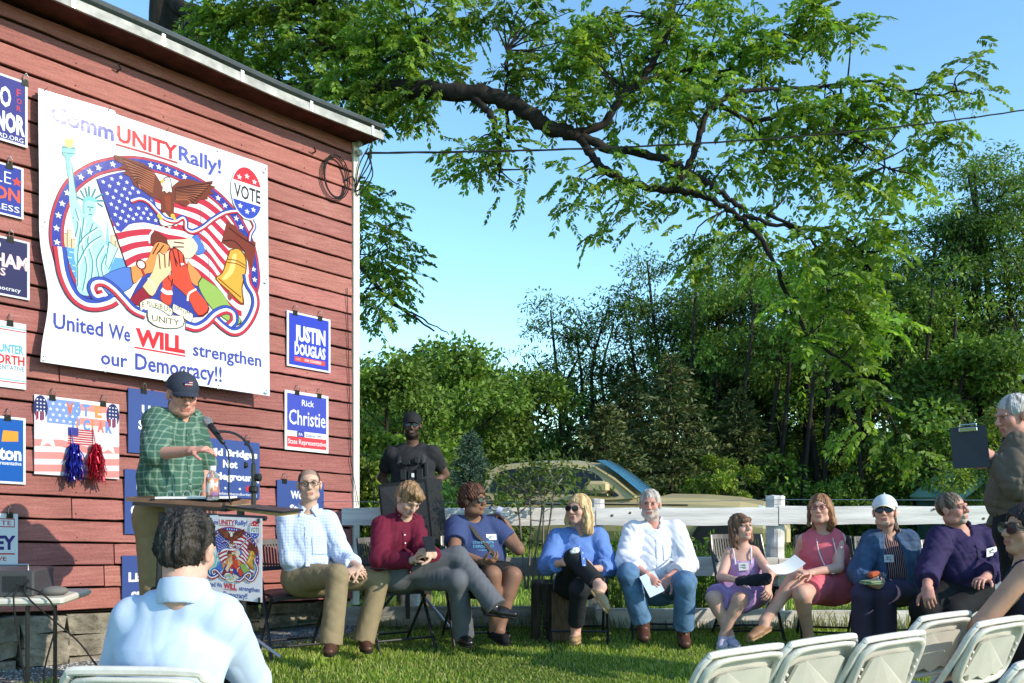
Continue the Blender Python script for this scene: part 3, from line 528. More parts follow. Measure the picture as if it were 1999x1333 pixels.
def d6(A):
    A.rect(.40, .80, .93, .93, (205, 70, 70)); A.rect(.42, .815, .91, .915, (244, 244, 246)); A.tx('OTE', .46, .86, .83, .07, (190, 60, 60), .01); A.tx('EY', .52, .95, .48, .20, (70, 60, 130), .04); A.rect(0, .40, .93, .42, (205, 70, 70)); A.tx('VE', .55, .75, .31, .06, (190, 60, 60)); A.rect(0, 0, 1, .22, (84, 76, 150))
sign('campaign_sign', 'white and violet sign with OTE in a red box over EY', (-60, 32, 1000, 1136), d6, (244, 240, 242), ((.82, 0),))
def d7(A):
    A.tx('JUSTIN', .17, .88, .50, .27, W_, .05); A.tx('DOUGLAS', .17, .88, .24, .20, W_, .045); A.rect(.17, .11, .87, .195, (225, 82, 80)); A.tx('VOTE', .20, .30, .135, .035, (250, 210, 200)); A.tx('FOR CONGRESS', .40, .78, .13, .048, W_, .015)
sign('campaign_sign', 'royal blue square sign reading FOR CONGRESS right of the banner', (556, 641, 606, 714), d7, (52, 72, 198), ((.18, 0), (.75, 0)), (238, 238, 245))
def d8(A):
    A.rect(.05, .33, .95, .955, (72, 84, 190)); A.tx('Rick', .38, .66, .77, .11, W_, .01); A.tx('Christie', .09, .93, .44, .26, W_, .01); A.poly([(.27, .235), (.44, .235), (.44, .325), (.36, .34), (.27, .325)], (62, 72, 165)); A.tx('PA', .31, .40, .255, .05, W_); A.tx('District 199', .48, .82, .25, .05, (90, 95, 170)); A.rect(.05, .055, .95, .235, (222, 70, 80)); A.tx('State Representative', .07, .94, .11, .085, W_, .005)
sign('campaign_sign', 'blue and red sign reading State Representative below the square blue one', (552, 637, 761, 877), d8, (246, 246, 248), ((.27, 0), (.78, 0)))
DB = (66, 88, 152)
def mk(lines, foot=None, extra=None):
    def d(A):
        for s, u0, u1, v, c in lines: A.tx(s, u0, u1, v, c, W_, .045)
        if foot: A.tx(foot, .28, .95, .045, .05, W_, .005)
        if extra: extra(A)
    return d
g2 = 'blue slogan signs hung low on the barn'
sign('slogan_sign', 'faded blue slogan sign behind the speaker at the lectern', (247, 362, 757, 883), mk([('United', .22, .80, .62, .14), ('Stronger', .16, .92, .38, .14)], 'www.mediators.org'), DB, ((.25, 0),), group=g2)
sign('slogan_sign', 'faded blue slogan sign reading Our beside the trousers of the speaker', (240, 350, 915, 1042), mk([('Respect', .2, .85, .70, .14), ('Our', .1, .38, .30, .14)], 'www.mediators.org'), DB, ((.3, 0),), group=g2)
def bx(A):
    A.stars([A.f(.80, .17)], .035, (215, 50, 60), raw=True); A.stars([A.f(.66, .16), A.f(.97, .30), A.f(.42, .16)], .014, W_, raw=True)
sign('slogan_sign', 'blue sign reading Build Bridges Not Battleground behind the microphone', (385, 503, 853, 968), mk([('Build Bridges', .03, .96, .72, .12), ('Not', .38, .62, .52, .13), ('Battleground', .03, .97, .31, .12)], 'mediatorsbeyondborders.org', bx), DB, ((.78, 0),), group=g2)
sign('slogan_sign', 'blue slogan sign reading List and Sh left of the seated man in front', (235, 352, 1084, 1210), mk([('Listen', .10, .62, .60, .14), ('Share', .14, .60, .30, .14)], None), DB, ((.5, 0),), group=g2)
sign('slogan_sign', 'blue slogan sign behind the head of the man in the checked shirt', (537, 628, 936, 1060), mk([('We Are', .28, .80, .72, .12), ('Stronger', .26, .98, .50, .12)], None), DB, ((.15, 0),), group=g2)
# hand-made children's poster
def craft(A):
    A.rect(0, 0, 1, 1, (240, 232, 234))
    for k in range(3): A.poly([(0, .44-.16*k), (.3, .46-.16*k), (.6, .40-.16*k), (1, .43-.16*k), (1, .34-.16*k), (.6, .31-.16*k), (.3, .37-.16*k), (0, .35-.16*k)], (238, 150, 145))
    A.rect(.14, .66, .52, .97, (130, 155, 215)); A.stars([A.f(.18+.075*i+.03*(j % 2), .70+.07*j) for i in range(5) for j in range(4)], .013, raw=True)
    A.rect(.52, .86, .86, .95, (236, 150, 140)); A.rect(.52, .68, .86, .77, (236, 150, 140))
    for s, u, c in (('V', .36, (225, 110, 70)), ('O', .45, (120, 150, 215)), ('T', .55, (120, 150, 215)), ('E', .70, (235, 150, 90)), ): A.tx(s, u, u+.085, .80, .15, c, .05)
    for s, u, c in (('T', .40, (110, 150, 220)), ('I', .48, (235, 140, 80)), ('C', .56, (110, 150, 220)), ('I', .66, (235, 140, 80)), ('A', .73, (225, 120, 110)), ('R', .83, (120, 150, 215))): A.tx(s, u, u+(.02 if s == 'I' else .08), .61, .14, c, .05)
    A.stars([A.f(.15, .47), A.f(.86, .45)], .085, (252, 240, 236), raw=True)
    for u in (.07, .92):
        c = A.f(u, .84)
        A.dot(c[0], c[1], .045, (45, 50, 110), .085, raw=True); A.stars([(c[0]-.022+.022*i, c[1]-.02+.025*j) for i in range(3) for j in range(4)], .008, raw=True)
        for k in range(4): A.rect(u-.055+.03*k, .68, u-.04+.03*k, .79, (205, 60, 70) if k % 2 == 0 else WHT)
    for k in range(7): A.rect(.38, .42+.03*k, .68, .435+.03*k, (205, 60, 70))
    A.rect(.38, .53, .50, .63, (60, 65, 150))
ct = sign('craft_poster', 'hand made pale red, white and blue children poster below the banner', (64, 229, 770, 925), craft, (240, 232, 234), ((.20, 0), (.80, 0)), group=None, cat='poster')
for px, col, dk_, lab in ((137, (40, 42, 150), 1, 'shiny blue foil tassel hanging from the children poster'), (180, (175, 20, 45), 1.06, 'shiny dark red foil tassel hanging from the children poster')):
    g = np.random.default_rng(int(px)); a, b = wab(px, 868); V = []; F = []
    for i in range(150):
        x0, l = g.uniform(-.02, .02), g.uniform(.12, .27)*dk_; x1 = x0*2.6+g.uniform(-.03, .03); c0 = .05+g.uniform(0, .05); c1 = c0+g.uniform(-.02, .05); w = .0045; n0 = len(V)
        for k in range(5):
            t = k/4; aa = a+x0+(x1-x0)*t+.008*math.sin(k*2+i); tw = w*math.cos(k*1.3+i); V += [wp(aa-tw, b-l*t, c0+(c1-c0)*t-w*math.sin(k+i)), wp(aa+tw, b-l*t, c0+(c1-c0)*t+w*math.sin(k+i))]
        F += [(n0+2*k, n0+2*k+1, n0+2*k+3, n0+2*k+2) for k in range(4)]
    t = empty('tassel', wp(a, b-.27, .06), lab, 'tassel', 'foil tassels on the children poster')
    obj('streamers', V, F, mat('foil_%d' % px, lin(*col), .22, .6, metal=.6), t)
    s = MB(); s.tube([wp(a-.01, b+.11, .04), wp(a, b, .06)], .004, 5); s.lathe(wp(a, b-.03, .07), [(.010, 0), (.018, .01), (.016, .03), (.006, .04)], (0, 0, 1), 8); s.build('cord', mat('foilcord_%d' % px, lin(*col), .4), t)
# ---------------------------------------------------------------- fence, wires, shed
def post(px, w, top, d, h0=0):
    x = (px-CX)/FPX*d; return x
FD = 7.7
def fence():
    t = empty('rail_fence', (1.2, FD, 0), 'white painted board fence with three rails behind the seated row', 'fence')
    z = lambda py: EYE+(HY-py)/FPX*FD; X = lambda px: (px-CX)/FPX*FD
    g = np.random.default_rng(2)
    for px, w, top in ((800, 34, 985), (1167, 32, 975), (1521, 36, 968), (1960, 34, 972)):
        x = X(px); r = w/FPX*FD/2; m = MB(); g0 = float(gz(x, FD+.09))-.05
        n = 16; V = []; 
        for k in range(9):
            zz = g0+(z(top)-g0)*k/8
            for i in range(n):
                a = 2*math.pi*i/n; rr = r*(1+.04*math.sin(i*3.1+k*.6)+.02*g.normal()); V.append((x+rr*math.cos(a), FD+.115+rr*math.sin(a), zz+(.006*math.sin(i*2) if k == 8 else 0)))
        F = [(k*n+i, k*n+(i+1) % n, (k+1)*n+(i+1) % n, (k+1)*n+i) for k in range(8) for i in range(n)]+[tuple(8*n+i for i in range(n))]
        obj('post', V, F, M['white_paint'], t, smooth=False)
    def rail(x0, x1, y0, y1, c, kn=()):
        m = MB(); n = max(3, int((X(x1)-X(x0))/.12)); xs = np.linspace(X(x0), X(x1), n); V = []
        for i, x in enumerate(xs):
            w0, w1 = .004*math.sin(i*1.3+x0), .003*math.sin(i*.9+y0)
            for yy, zz in ((FD+.028, z(y1)+w0), (FD, z(y1)+w0+.003), (FD, z(y0)+w1-.003), (FD+.028, z(y0)+w1)): V.append((x, yy-.004*math.sin(i*.5), zz))
        F = [(i*4+j, i*4+4+j, i*4+4+(j+1) % 4, i*4+(j+1) % 4) for i in range(n-1) for j in range(4)]+[(0, 1, 2, 3), tuple((n-1)*4+j for j in (3, 2, 1, 0))]
        o = obj('rail', V, F, c, t)
        if kn:
            k = MB()
            for kx, ky in kn: k.lathe((X(kx), FD-.004, z(ky)), [(.012, 0), (.010, .003), (.004, .0045)], (0, -1, 0), 10)
            kk = k.build('knot', mat('knot', (.16, .11, .08), .8), o)
            if len(kn) > 1: tag(kk, kind='stuff')
    rail(667, 1162, 991, 1026, M['white_paint'], ((1196-60, 1003),)); rail(1164, 1519, 991, 1026, M['white_paint'], ((1195, 1006), (1230, 1001))); rail(1521, 2200, 988, 1024, M['white_paint'], ((1823, 994), (1920, 1012), (1932, 1018)))
    gw = mat('grey_weathered', (.30, .285, .26), .9, .1, var=.4, vscale=6, bump=.5, bscale=30, stretch=(.25, 1, 3))
    rail(667, 1162, 1088, 1124, gw); rail(1164, 1519, 1088, 1124, M['white_paint']); rail(1521, 2200, 1090, 1126, M['white_paint'])
    rail(667, 1162, 1184, 1222, gw); rail(1164, 1519, 1188, 1226, M['white_paint']); rail(1521, 2200, 1192, 1228, M['white_paint'])
    m = MB(); m.tube([(X(500), FD+.02, z(978)), (X(1167), FD+.01, z(983)), (X(1521), FD, z(975)), (X(2150), FD, z(977))], .0022, 5); m.build('fence_wire', M['steel'], t)
fence()
def cables():
    a = wp(.07, wab(690, 300)[1], .12); far = W(2150, 188, 13.0); m = MB(); P = []
    for k in range(40):
        t = k/39; p = a*(1-t)+far*t; p = p+np.array([0, 0, -.55*4*t*(1-t)*.35]); P.append(p)
    P = np.array(P); m.tube(P, .006, 6)
    for ph in (0, 2.1, 4.2):
        m.tube([p+np.array([0, .009*math.sin(i*1.1+ph), .009*math.cos(i*1.1+ph)]) for i, p in enumerate(P)], .003, 4)
    tag(m.build('service_cable', M['rubber'], origin=a), 'black twisted overhead cable running from the barn corner across the sky', 'cable')
    t = empty('cable_anchor', a, 'metal insulator and knotted wires on the top of the barn corner board', 'cable anchor')
    m = MB(); m.lathe(wp(.02, wab(690, 282)[1], .03), [(.012, 0), (.03, .01), (.018, .025), (.03, .04), (.012, .05)], NW, 10); m.lathe(wp(.02, wab(690, 300)[1], .03), [(.012, 0), (.03, .01), (.018, .025), (.03, .04), (.012, .05)], NW, 10); m.build('insulator', mat('porcelain', (.4, .38, .35), .3), t)
    m = MB(); g = np.random.default_rng(8)
    for k in range(5):
        y = 290+k*14; m.tube(spline([a+g.normal(0, .01, 3), wp(.09, wab(690, y)[1], .08+.02*k), wp(.03+.02*g.normal(), wab(690, y+35)[1], .05), wp(-.01, wab(690, 375)[1], .04)], 5), .006, 5)
    m.build('lead_wires', M['rubber'], t)
    c = wp(-.22, wab(650, 348)[1], .03); m = MB()
    for k in range(3): m.tube([c+UW*(.11+.012*k)*math.cos(q)+np.array([0, 0, .17+.01*k])*math.sin(q)+NW*(.01*k+.01) for q in np.linspace(k, k+6.1, 26)], .0055, 5)
    m.tube(spline([c+UW*.1, c+UW*.17+np.array([0, 0, .05])+NW*.03, c+UW*.22-np.array([0, 0, .02])], 6), .006, 5)
    tag(m.build('cable_coil', M['rubber']), 'loose loop of black cable hanging on the siding near the barn corner', 'cable')
    m = MB(); m.tube([wp(-.09, wab(665, 560)[1], .03), wp(-.05, wab(672, 900)[1], .03), wp(.02, wab(690, 985)[1], .05)], .0035, 5); m.tube([wp(.1, wab(690, 880)[1], .02), wp(.22, wab(690, 1000)[1], .1), wp(.3, wab(690, 1010)[1], .1)], .003, 5)
    tag(m.build('wall_cable', M['rubber']), 'thin cable running down the siding beside the corner board', 'cable')
    for k, (px, py) in enumerate(((228, 140), (608, 300))):
        a_, b_ = wab(px, py); m = MB(); m.tube([wp(a_, b_, .01), wp(a_+.01, b_+.01, .05), wp(a_-.02, b_+.03, .07)], .007, 6)
        tag(m.build('wall_hook', M['clip']), ('iron hook in the siding above the left part of the banner', 'iron hook in the siding above the right part of the banner')[k], 'hook')
cables()
def shed():
    D = 21.; c = W(1952, 1040, D); t = empty('garden_shed', (c[0], D, float(gz(c[0], D))), 'small green shed with a pale gable roof edge beyond the fence at right', 'shed')
    z = lambda py: EYE+(HY-py)/FPX*D; X = lambda px: (px-CX)/FPX*D
    ap = (X(1940), z(921)); L = (X(1872), z(978)); Rr = (X(2008), z(978)); zg = float(gz(c[0], D))-.1; gr = mat('green_boards', (.05, .11, .085), .7, var=.2, vscale=5)
    m = MB(); V = []
    for y in (D, D+2.4): V += [(L[0]+.09, y, zg), (Rr[0]-.09, y, zg), (Rr[0]-.09, y, L[1]-.02), (ap[0], y, ap[1]-.06), (L[0]+.09, y, L[1]-.02)]
    m.add(V, [(4, 3, 2, 1, 0), (5, 6, 7, 8, 9), (0, 1, 6, 5), (1, 2, 7, 6), (4, 0, 5, 9)]); m.build('wall', gr, t)
    mint = mat('mint_trim', (.30, .50, .42), .6)
    for s, e in ((L, ap), (ap, Rr)):
        m = MB(); d = unit((e[0]-s[0], 0, e[1]-s[1])); nn = np.array([-d[2], 0, d[0]])
        A = np.array([s[0], 0, s[1]]); B = np.array([e[0], 0, e[1]]); y0, y1 = D-.15, D+2.5
        m.hexa([A+(0, y0, 0), B+(0, y0, 0), B+(0, y1, 0), A+(0, y1, 0), A+nn*.09+(0, y0, 0), B+nn*.09+(0, y0, 0), B+nn*.09+(0, y1, 0), A+nn*.09+(0, y1, 0)]); m.build('roof', mint, t)
    m = MB(); m.box((X(1944), D-.02, z(950)), (.12, .02, .16)); w = m.build('window', M['black_plastic'], t)
    m = MB(); m.box((X(1944), D-.045, z(950)), (.09, .004, .13)); m.build('louvre', mat('pale_green', (.35, .5, .42), .6), w)
    m = MB(); m.box((X(1890), D-.02, z(1040)), (.25, .015, .45)); m.build('door', mint, t)
shed()
# ---------------------------------------------------------------- the pickup truck beyond the fence
def truck():
    D = 14.6; sc_ = FPX/D; X = lambda px: (px-CX)/sc_; Z = lambda py: EYE+(HY-py)/sc_
    t = empty('pickup_truck', (X(1250), D+.9, float(gz(X(1250), D))), 'olive bronze double cab pickup truck parked beyond the fence', 'pickup truck')
    k = N('bronze_paint'); k.p.inputs['Base Color'].default_value = (.55, .43, .22, 1); k.p.inputs['Metallic'].default_value = .15; k.p.inputs['Roughness'].default_value = .42; k.p.inputs['Coat Weight'].default_value = .4; k.p.inputs['Coat Roughness'].default_value = .15; PA = k.m
    cy = D+.95
    # stations: px, top line py of lower body, half width; the lower body runs from tailgate to nose
    st = [(648, 985, .86), (655, 981, .90), (760, 980, .93), (955, 978, .95), (1100, 976, .96), (1310, 971, .95), (1330, 967, .93), (1400, 968, .92), (1470, 973, .91), (1512, 981, .88), (1536, 994, .82), (1552, 1010, .76)]
    V = []; n = 11
    for px, py, hw in st:
        x = X(px); zt = Z(py); zb = .28+Z(0)*0; zs = zt-.10 if px < 1315 else zt-.13; hood = px > 1312
        prof = [(-hw*.9, zb), (-hw, zb+.18), (-hw-.015, (zb+zs)/2), (-hw+.015, zs), (-hw+.10, zt-(.035 if hood else 0)), (0, zt+(.02 if hood else -.02)), (hw-.10, zt-(.035 if hood else 0)), (hw-.015, zs), (hw+.015, (zb+zs)/2), (hw, zb+.18), (hw*.9, zb)]
        V += [(x, cy+y, z) for y, z in prof]
    m = len(st); F = [(i*n+j, (i+1)*n+j, (i+1)*n+(j+1) % n, i*n+(j+1) % n) for i in range(m-1) for j in range(n)]+[tuple(range(n)), tuple((m-1)*n+j for j in range(n-1, -1, -1))]
    obj('body', V, F, PA, t, smooth=False)
    # cabin: roof line above the belt
    cab = [(950, 975, 975), (962, 975, 915), (985, 975, 901), (1060, 975, 895), (1130, 975, 895), (1185, 974, 902), (1228, 972, 928), (1276, 970, 969.5)]
    V = []; n = 7
    for px, bl, rf in cab:
        x = X(px); zb = Z(bl)-.03; zt = max(Z(rf), zb+.002); f = (zt-zb)/.62; hw = .93; ht = hw-.20*min(1, f)
        V += [(x, cy-hw, zb), (x, cy-(hw+ht)/2-.01, (zb+zt)/2), (x, cy-ht, zt-.05*min(1, f)), (x, cy, zt), (x, cy+ht, zt-.05*min(1, f)), (x, cy+(hw+ht)/2+.01, (zb+zt)/2), (x, cy+hw, zb)]
    m = len(cab); F = [(i*n+j, (i+1)*n+j, (i+1)*n+j+1, i*n+j+1) for i in range(m-1) for j in range(n-1)]
    ca = obj('cabin', V, F, PA, t, smooth=False)
    CV = np.array(V)
    def cabpt(px, f, off=.012):                         # a point on the near side of the cabin
        xs = [c[0] for c in cab]; i = min(max(np.searchsorted(xs, px)-1, 0), len(xs)-2); u = (px-xs[i])/(xs[i+1]-xs[i]); A = CV[i*n:(i+1)*n]*(1-u)+CV[(i+1)*n:(i+2)*n]*u
        p = A[0]*(1-f*2)+A[1]*f*2 if f < .5 else A[1]*(2-2*f)+A[2]*(2*f-1); return p+np.array([0, -off, off*.3])
    def pane(name, outline, matr):
        V = [cabpt(*p) for p in spline(outline+[outline[0]], 3)[:-1]] if len(outline) > 4 else [cabpt(*p) for p in outline]; c = np.mean(V, 0); V = np.array(V+[c])
        k = len(V)-1; return obj(name, V, [(i, (i+1) % k, k) for i in range(k)], matr, t)
    pane('rear_side_window', [(972, .22), (1045, .18), (1096, .18), (1092, .82), (1040, .86), (990, .80), (974, .5)], M['glass_dark'])
    pane('front_side_window', [(1106, .18), (1170, .16), (1238, .14), (1222, .45), (1196, .74), (1156, .84), (1104, .84), (1104, .5)], M['glass_dark'])
    # windscreen: sloping pane between the roof edge and the hood
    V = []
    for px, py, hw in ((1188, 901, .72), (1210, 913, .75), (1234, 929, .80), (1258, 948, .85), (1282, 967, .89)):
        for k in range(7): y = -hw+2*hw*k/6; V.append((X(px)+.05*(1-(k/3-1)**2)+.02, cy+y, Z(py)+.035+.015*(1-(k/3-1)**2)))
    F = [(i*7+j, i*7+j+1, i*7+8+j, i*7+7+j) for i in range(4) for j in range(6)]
    k = N('windscreen_painted_sky'); k.p.inputs['Base Color'].default_value = (.13, .46, .85, 1); k.p.inputs['Metallic'].default_value = .25; k.p.inputs['Roughness'].default_value = .16; k.p.inputs['Specular IOR Level'].default_value = 1.0; k.p.inputs['Coat Weight'].default_value = 1; k.p.inputs['Coat IOR'].default_value = 2.2  # blue base colour paints in the sky the glass would reflect
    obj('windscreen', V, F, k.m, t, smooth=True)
    m = MB(); m.tube([cabpt(1184, .97, .02), cabpt(1228, .9, .02), cabpt(1272, .6, .02)], .022, 6); m.build('pillar_trim', PA, t)
    # mirror
    m = MB(); p = cabpt(1200, .30, .18); m.box(p, (.20, .08, .10), bev=.05); mi = m.build('mirror', PA, t); m = MB(); m.box(p-np.array([0, 0, .125]), (.19, .07, .022), bev=.01); m.build('mirror_trim', M['chrome'], mi)
    for px, r in ((735, .39), (1437, .39)):
        w = MB(); x = X(px); z0 = .19; w.lathe((x, cy-.97, z0-.02), [(.20, .0), (.36, -.01), (r, .04), (r, .22), (.36, .26)], (0, 1, 0), 28); ww = w.build('wheel', M['rubber'], t, smooth=False)
        w = MB(); w.lathe((x, cy-.985, z0-.02), [(.03, 0), (.05, .015), (.20, .03), (.235, .0), (.235, .05)], (0, 1, 0), 20); w.build('rim', M['steel'], ww)
        w = MB(); w.lathe((x, cy-.975, z0+.05), [(.49, 0), (.49, .05), (.44, .05), (.44, -.01)], (0, 1, 0), 28); w.build('wheel_arch', M['black_plastic'], t)
    m = MB(); m.add([(X(1505), cy-.885, Z(984)), (X(1538), cy-.80, Z(997)), (X(1546), cy-.79, Z(1010)), (X(1512), cy-.90, Z(1006))], [(0, 3, 2, 1)]); m.build('headlight', M['chrome'], t)
    m = MB(); m.box((X(1545), cy, .42), (.14, .80, .16), bev=.06); b = m.build('bumper', PA, t); m = MB(); m.box((X(1553), cy, .74), (.06, .55, .14), bev=.02); m.build('grille', M['black_plastic'], t)
    m = MB(); m.box((X(1110), cy-.975, Z(985)), (2.2, .006, .012)); m.build('belt_trim', M['black_plastic'], t)
    for px in (1160,): m = MB(); m.box((X(px), cy-.985, Z(990)), (.12, .018, .018), bev=.008); m.build('door_handle', PA, t)
    t.rotation_euler = (0, 0, R(-17))
truck()
# a second vehicle glimpsed far right under the rail
# ---------------------------------------------------------------- planter with a multi-stem shrub
def leaf_cards(P, D, size, g, asp=.45, droop=.3):       # rhombic leaves at points P pointing along D
    n = len(P); D = D/np.maximum(1e-6, np.linalg.norm(D, axis=1, keepdims=True)); up = g.normal(0, 1, (n, 3)); up[:, 2] += 1.2
    S = np.cross(D, up); S /= np.maximum(1e-6, np.linalg.norm(S, axis=1, keepdims=True)); L = (size*g.uniform(.7, 1.3, n))[:, None]
    Nn = np.cross(S, D); mid = P+D*L*.5+Nn*L*.06
    V = np.stack([P, mid+S*L*asp*.5, P+D*L-Nn*L*.05, mid-S*L*asp*.5], 1).reshape(-1, 3); return V, np.arange(n*4).reshape(n, 4)
def sapling():
    D = 7.35; t = empty('potted_shrub', W(1065, 1235, D), 'young shrub with thin pale stems growing in a dark wooden planter', 'shrub'); g = np.random.default_rng(21)
    m = MB(); c = W(1078, 1195, D); c[2] = .21; m.box(c, (.17, .18, .24), bev=.01); tag(m.build('planter_box', mat('old_planks', (.055, .04, .03), .85, .15, var=.5, vscale=7, bump=.5, bscale=20, stretch=(6, 6, 1))), 'dark wooden planter box standing beside the woman in blue', 'planter')
    m = MB(); c = W(1100, 1220, D-.15); m.box((c[0]+.0, D-.24, .2), (.10, .02, .19)); tag(m.build('leaning_board', mat('stained_board', (.12, .07, .04), .7, .2, var=.4, vscale=8, bump=.3, bscale=25, stretch=(6, 6, 1))), 'short brown board leaning on the planter', 'board')
    tips = []; m = MB()
    for bx_, pts in ((1030, [(1030, 1150), (1034, 1080), (1036, 1000), (1025, 940)]), (1040, [(1038, 1150), (1048, 1060), (1058, 990), (1050, 930)]), (1056, [(1048, 1150), (1070, 1040), (1082, 960), (1100, 930)]), (1060, [(1058, 1150), (1060, 1060), (1062, 980), (1070, 925)]), (1022, [(1026, 1150), (1018, 1060), (1010, 990), (985, 940)])):
        P = spline([W(x, y, D+g.normal(0, .05)) for x, y in pts], 5); m.tube(P, np.linspace(.011, .006, len(P)), 6); tips.append(P)
        for k in range(9):
            b = P[int(len(P)*(.55+.4*g.random()))]; e = b+np.array([g.normal(0, .16), g.normal(0, .14), abs(g.normal(.06, .1))]); m.tube([b, (b+e)/2+g.normal(0, .01, 3), e], [.004, .003, .0015], 4); tips.append(np.array([b, e]))
    m.build('stems', mat('pale_bark', (.20, .17, .13), .8, var=.3), t)
    C = [W(1045, 925, D), W(1000, 935, D), W(1090, 925, D), W(1040, 955, D), W(975, 950, D), W(1075, 900, D), W(1105, 950, D)]; A = []
    for c in C: A.append(c+g.normal(0, 1, (150, 3))*np.array([.14, .14, .075]))
    P = np.concatenate(A); Dr = g.normal(0, 1, P.shape); Dr[:, 2] -= .4; V, F = leaf_cards(P, Dr, .052, g, .42)
    c = np.array([(.10, .16, .035), (.07, .12, .03), (.14, .17, .05)])[g.integers(0, 3, len(P))]*g.uniform(.6, 1.3, (len(P), 1)); obj('foliage', V, F, M['leaf'], t, cols=np.repeat(c, 4, 0))
    # leafy plants behind the fence
sapling()
def weeds(px0, px1, y0, y1, D, n, lab, name='leafy_plants', ls=.06):
    g = np.random.default_rng(int(px0)); A = []; m = MB(); B0 = W((px0+px1)/2, y1, D); t = empty(name, B0, lab, 'plant')
    for k in range(n):
        b = W(g.uniform(px0, px1), y1, D+g.uniform(-.25, .25)); h = (y1-y0)/FPX*D*g.uniform(.55, 1.0); b[2] = gz(b[0], b[1]); zt = EYE+(HY-y0)/FPX*D; e = b+np.array([g.normal(0, .05), g.normal(0, .05), (zt-b[2])*g.uniform(.6, 1)]); m.tube([b, (b+e)/2, e], [.004, .004, .002], 4)
        s = np.linspace(.1, 1, 26)[:, None]; A.append(b*(1-s)+e*s+g.normal(0, .012, (26, 3)))
    m.build('stems', mat('green_stem', (.10, .15, .04), .7), t); P = np.concatenate(A); Dr = g.normal(0, 1, P.shape); Dr[:, 2] += .6; V, F = leaf_cards(P, Dr, ls, g, .4)
    c = np.array([(.17, .27, .04), (.12, .22, .03), (.24, .30, .07)])[g.integers(0, 3, len(P))]*g.uniform(.6, 1.25, (len(P), 1)); obj('foliage', V, F, M['leaf'], t, cols=np.repeat(c, 4, 0))
weeds(1165, 1225, 1026, 1200, 8.2, 34, 'pale green leafy plants behind the fence left of the white shirted man')
weeds(1325, 1420, 1045, 1190, 8.3, 60, 'pale green leafy plants behind the fence next to the girl')
weeds(1235, 1262, 960, 1100, 8.6, 6, 'thin leafy shoots rising above the top rail before the truck door', ls=.035)
weeds(690, 760, 1040, 1190, 8.4, 30, 'green leafy plants at the barn corner behind the fence')
weeds(1040, 1110, 1130, 1190, 7.35, 22, 'low pale leaves in the planter under the shrub', ls=.035)
# ---------------------------------------------------------------- trees
def tree_obj(name, base, label, group, trunk, leaves, F, cols, barkm, leafm, k=4, cat='tree'):
    t = empty(name, base, label, cat, group)
    trunk.build('trunk', barkm, t, smooth=True, origin=base); obj('crown', leaves, F, leafm, t, cols=np.repeat(cols, k, 0), origin=base); return t
LC = {'mid': [(.09, .16, .025), (.12, .21, .032), (.17, .26, .042)], 'yel': [(.18, .26, .03), (.25, .31, .045), (.11, .18, .025)], 'dark': [(.06, .125, .03), (.085, .16, .036), (.12, .20, .045)], 'blue': [(.07, .13, .10), (.10, .17, .13), (.05, .10, .08)], 'brown': [(.10, .125, .04), (.13, .14, .045), (.07, .115, .035)]}
def clumps(C, rad, n, g, size, cols, asp=.55, flat=.6):  # leaves spread through clump volumes, more on the outside
    k = len(C); idx = g.integers(0, k, n); d = g.normal(0, 1, (n, 3)); d /= np.linalg.norm(d, axis=1, keepdims=True); r = g.uniform(.2, 1, n)**.45
    rr = np.asarray(rad)[idx]; P = np.asarray(C)[idx]+d*(rr*r)[:, None]*np.array([1, 1, flat]); Dr = d*.7+g.normal(0, .6, (n, 3)); Dr[:, 2] -= .25
    V, F = leaf_cards(P, Dr, size, g, asp); tone = g.uniform(.6, 1.35, k)[idx]*g.uniform(.75, 1.25, n); c = np.array(cols)[g.integers(0, len(cols), n)]*tone[:, None]; return V, F, c
def broad(base, h, r, seed, cols, n=9000, size=.16, trunks=1, low=.25, flat=.75, feather=False, name='broadleaf_tree', label='', group=None, bark='bark_far'):
    g = np.random.default_rng(seed); m = MB(); C = []; Rd = []; base = np.array(base, float)
    for q in range(trunks):
        b = base+np.array([g.uniform(-.35, .35)*r*(trunks > 1), g.uniform(-.3, .3)*r*(trunks > 1), -.1]); lean = g.normal(0, .06, 2); hh = h*g.uniform(.8, .97)
        P = spline([b+np.array([lean[0]*hh*s+g.normal(0, .03*hh*s), lean[1]*hh*s, hh*s]) for s in (0, .25, .5, .75, 1)], 4); r0 = h*(.016 if trunks > 1 else .024); m.tube(P, np.linspace(r0, r0*.2, len(P)), 7)
        nb = int(16/math.sqrt(trunks))+4
        for k in range(nb):
            s = low+(1-low)*(k+g.random())/nb; p = P[min(int(s*(len(P)-1)), len(P)-1)]; a = g.uniform(0, 2*math.pi); reach = r*(1.0-.55*((s-low)/(1-low))**1.6)*g.uniform(.55, 1.05)*(.6 if trunks > 1 else 1)
            e = p+np.array([math.cos(a)*reach, math.sin(a)*reach, reach*g.uniform(.25, .8)*(1.2 if feather else .8)]); e[2] = min(e[2], base[2]+h)
            md = (p+e)/2+np.array([0, 0, -.08*reach])+g.normal(0, .05*reach, 3); m.tube(spline([p, md, e], 4), np.linspace(r0*.42*(1.1-s), .012, 9), 5)
            for w in range(3 if feather else 4):
                c = md+(e-md)*g.uniform(.3, 1.1)+g.normal(0, .18*reach, 3); C.append(c); Rd.append(r*g.uniform(.12, .24)*(.8 if feather else 1.15))
                m.tube([md+(e-md)*.3, (md+c)/2+g.normal(0, .03, 3), c], [.02, .014, .008], 4)
        for w in range(6): C.append(P[-1]+g.normal(0, .13*r, 3)*(1, 1, .5)); Rd.append(r*.2)
    V, F, c = clumps(C, Rd, n, g, size, cols, asp=.35 if feather else .6, flat=.42 if feather else flat)
    return tree_obj(name, base, label, group, m, V, F, c, M[bark], M['leaf_far'])
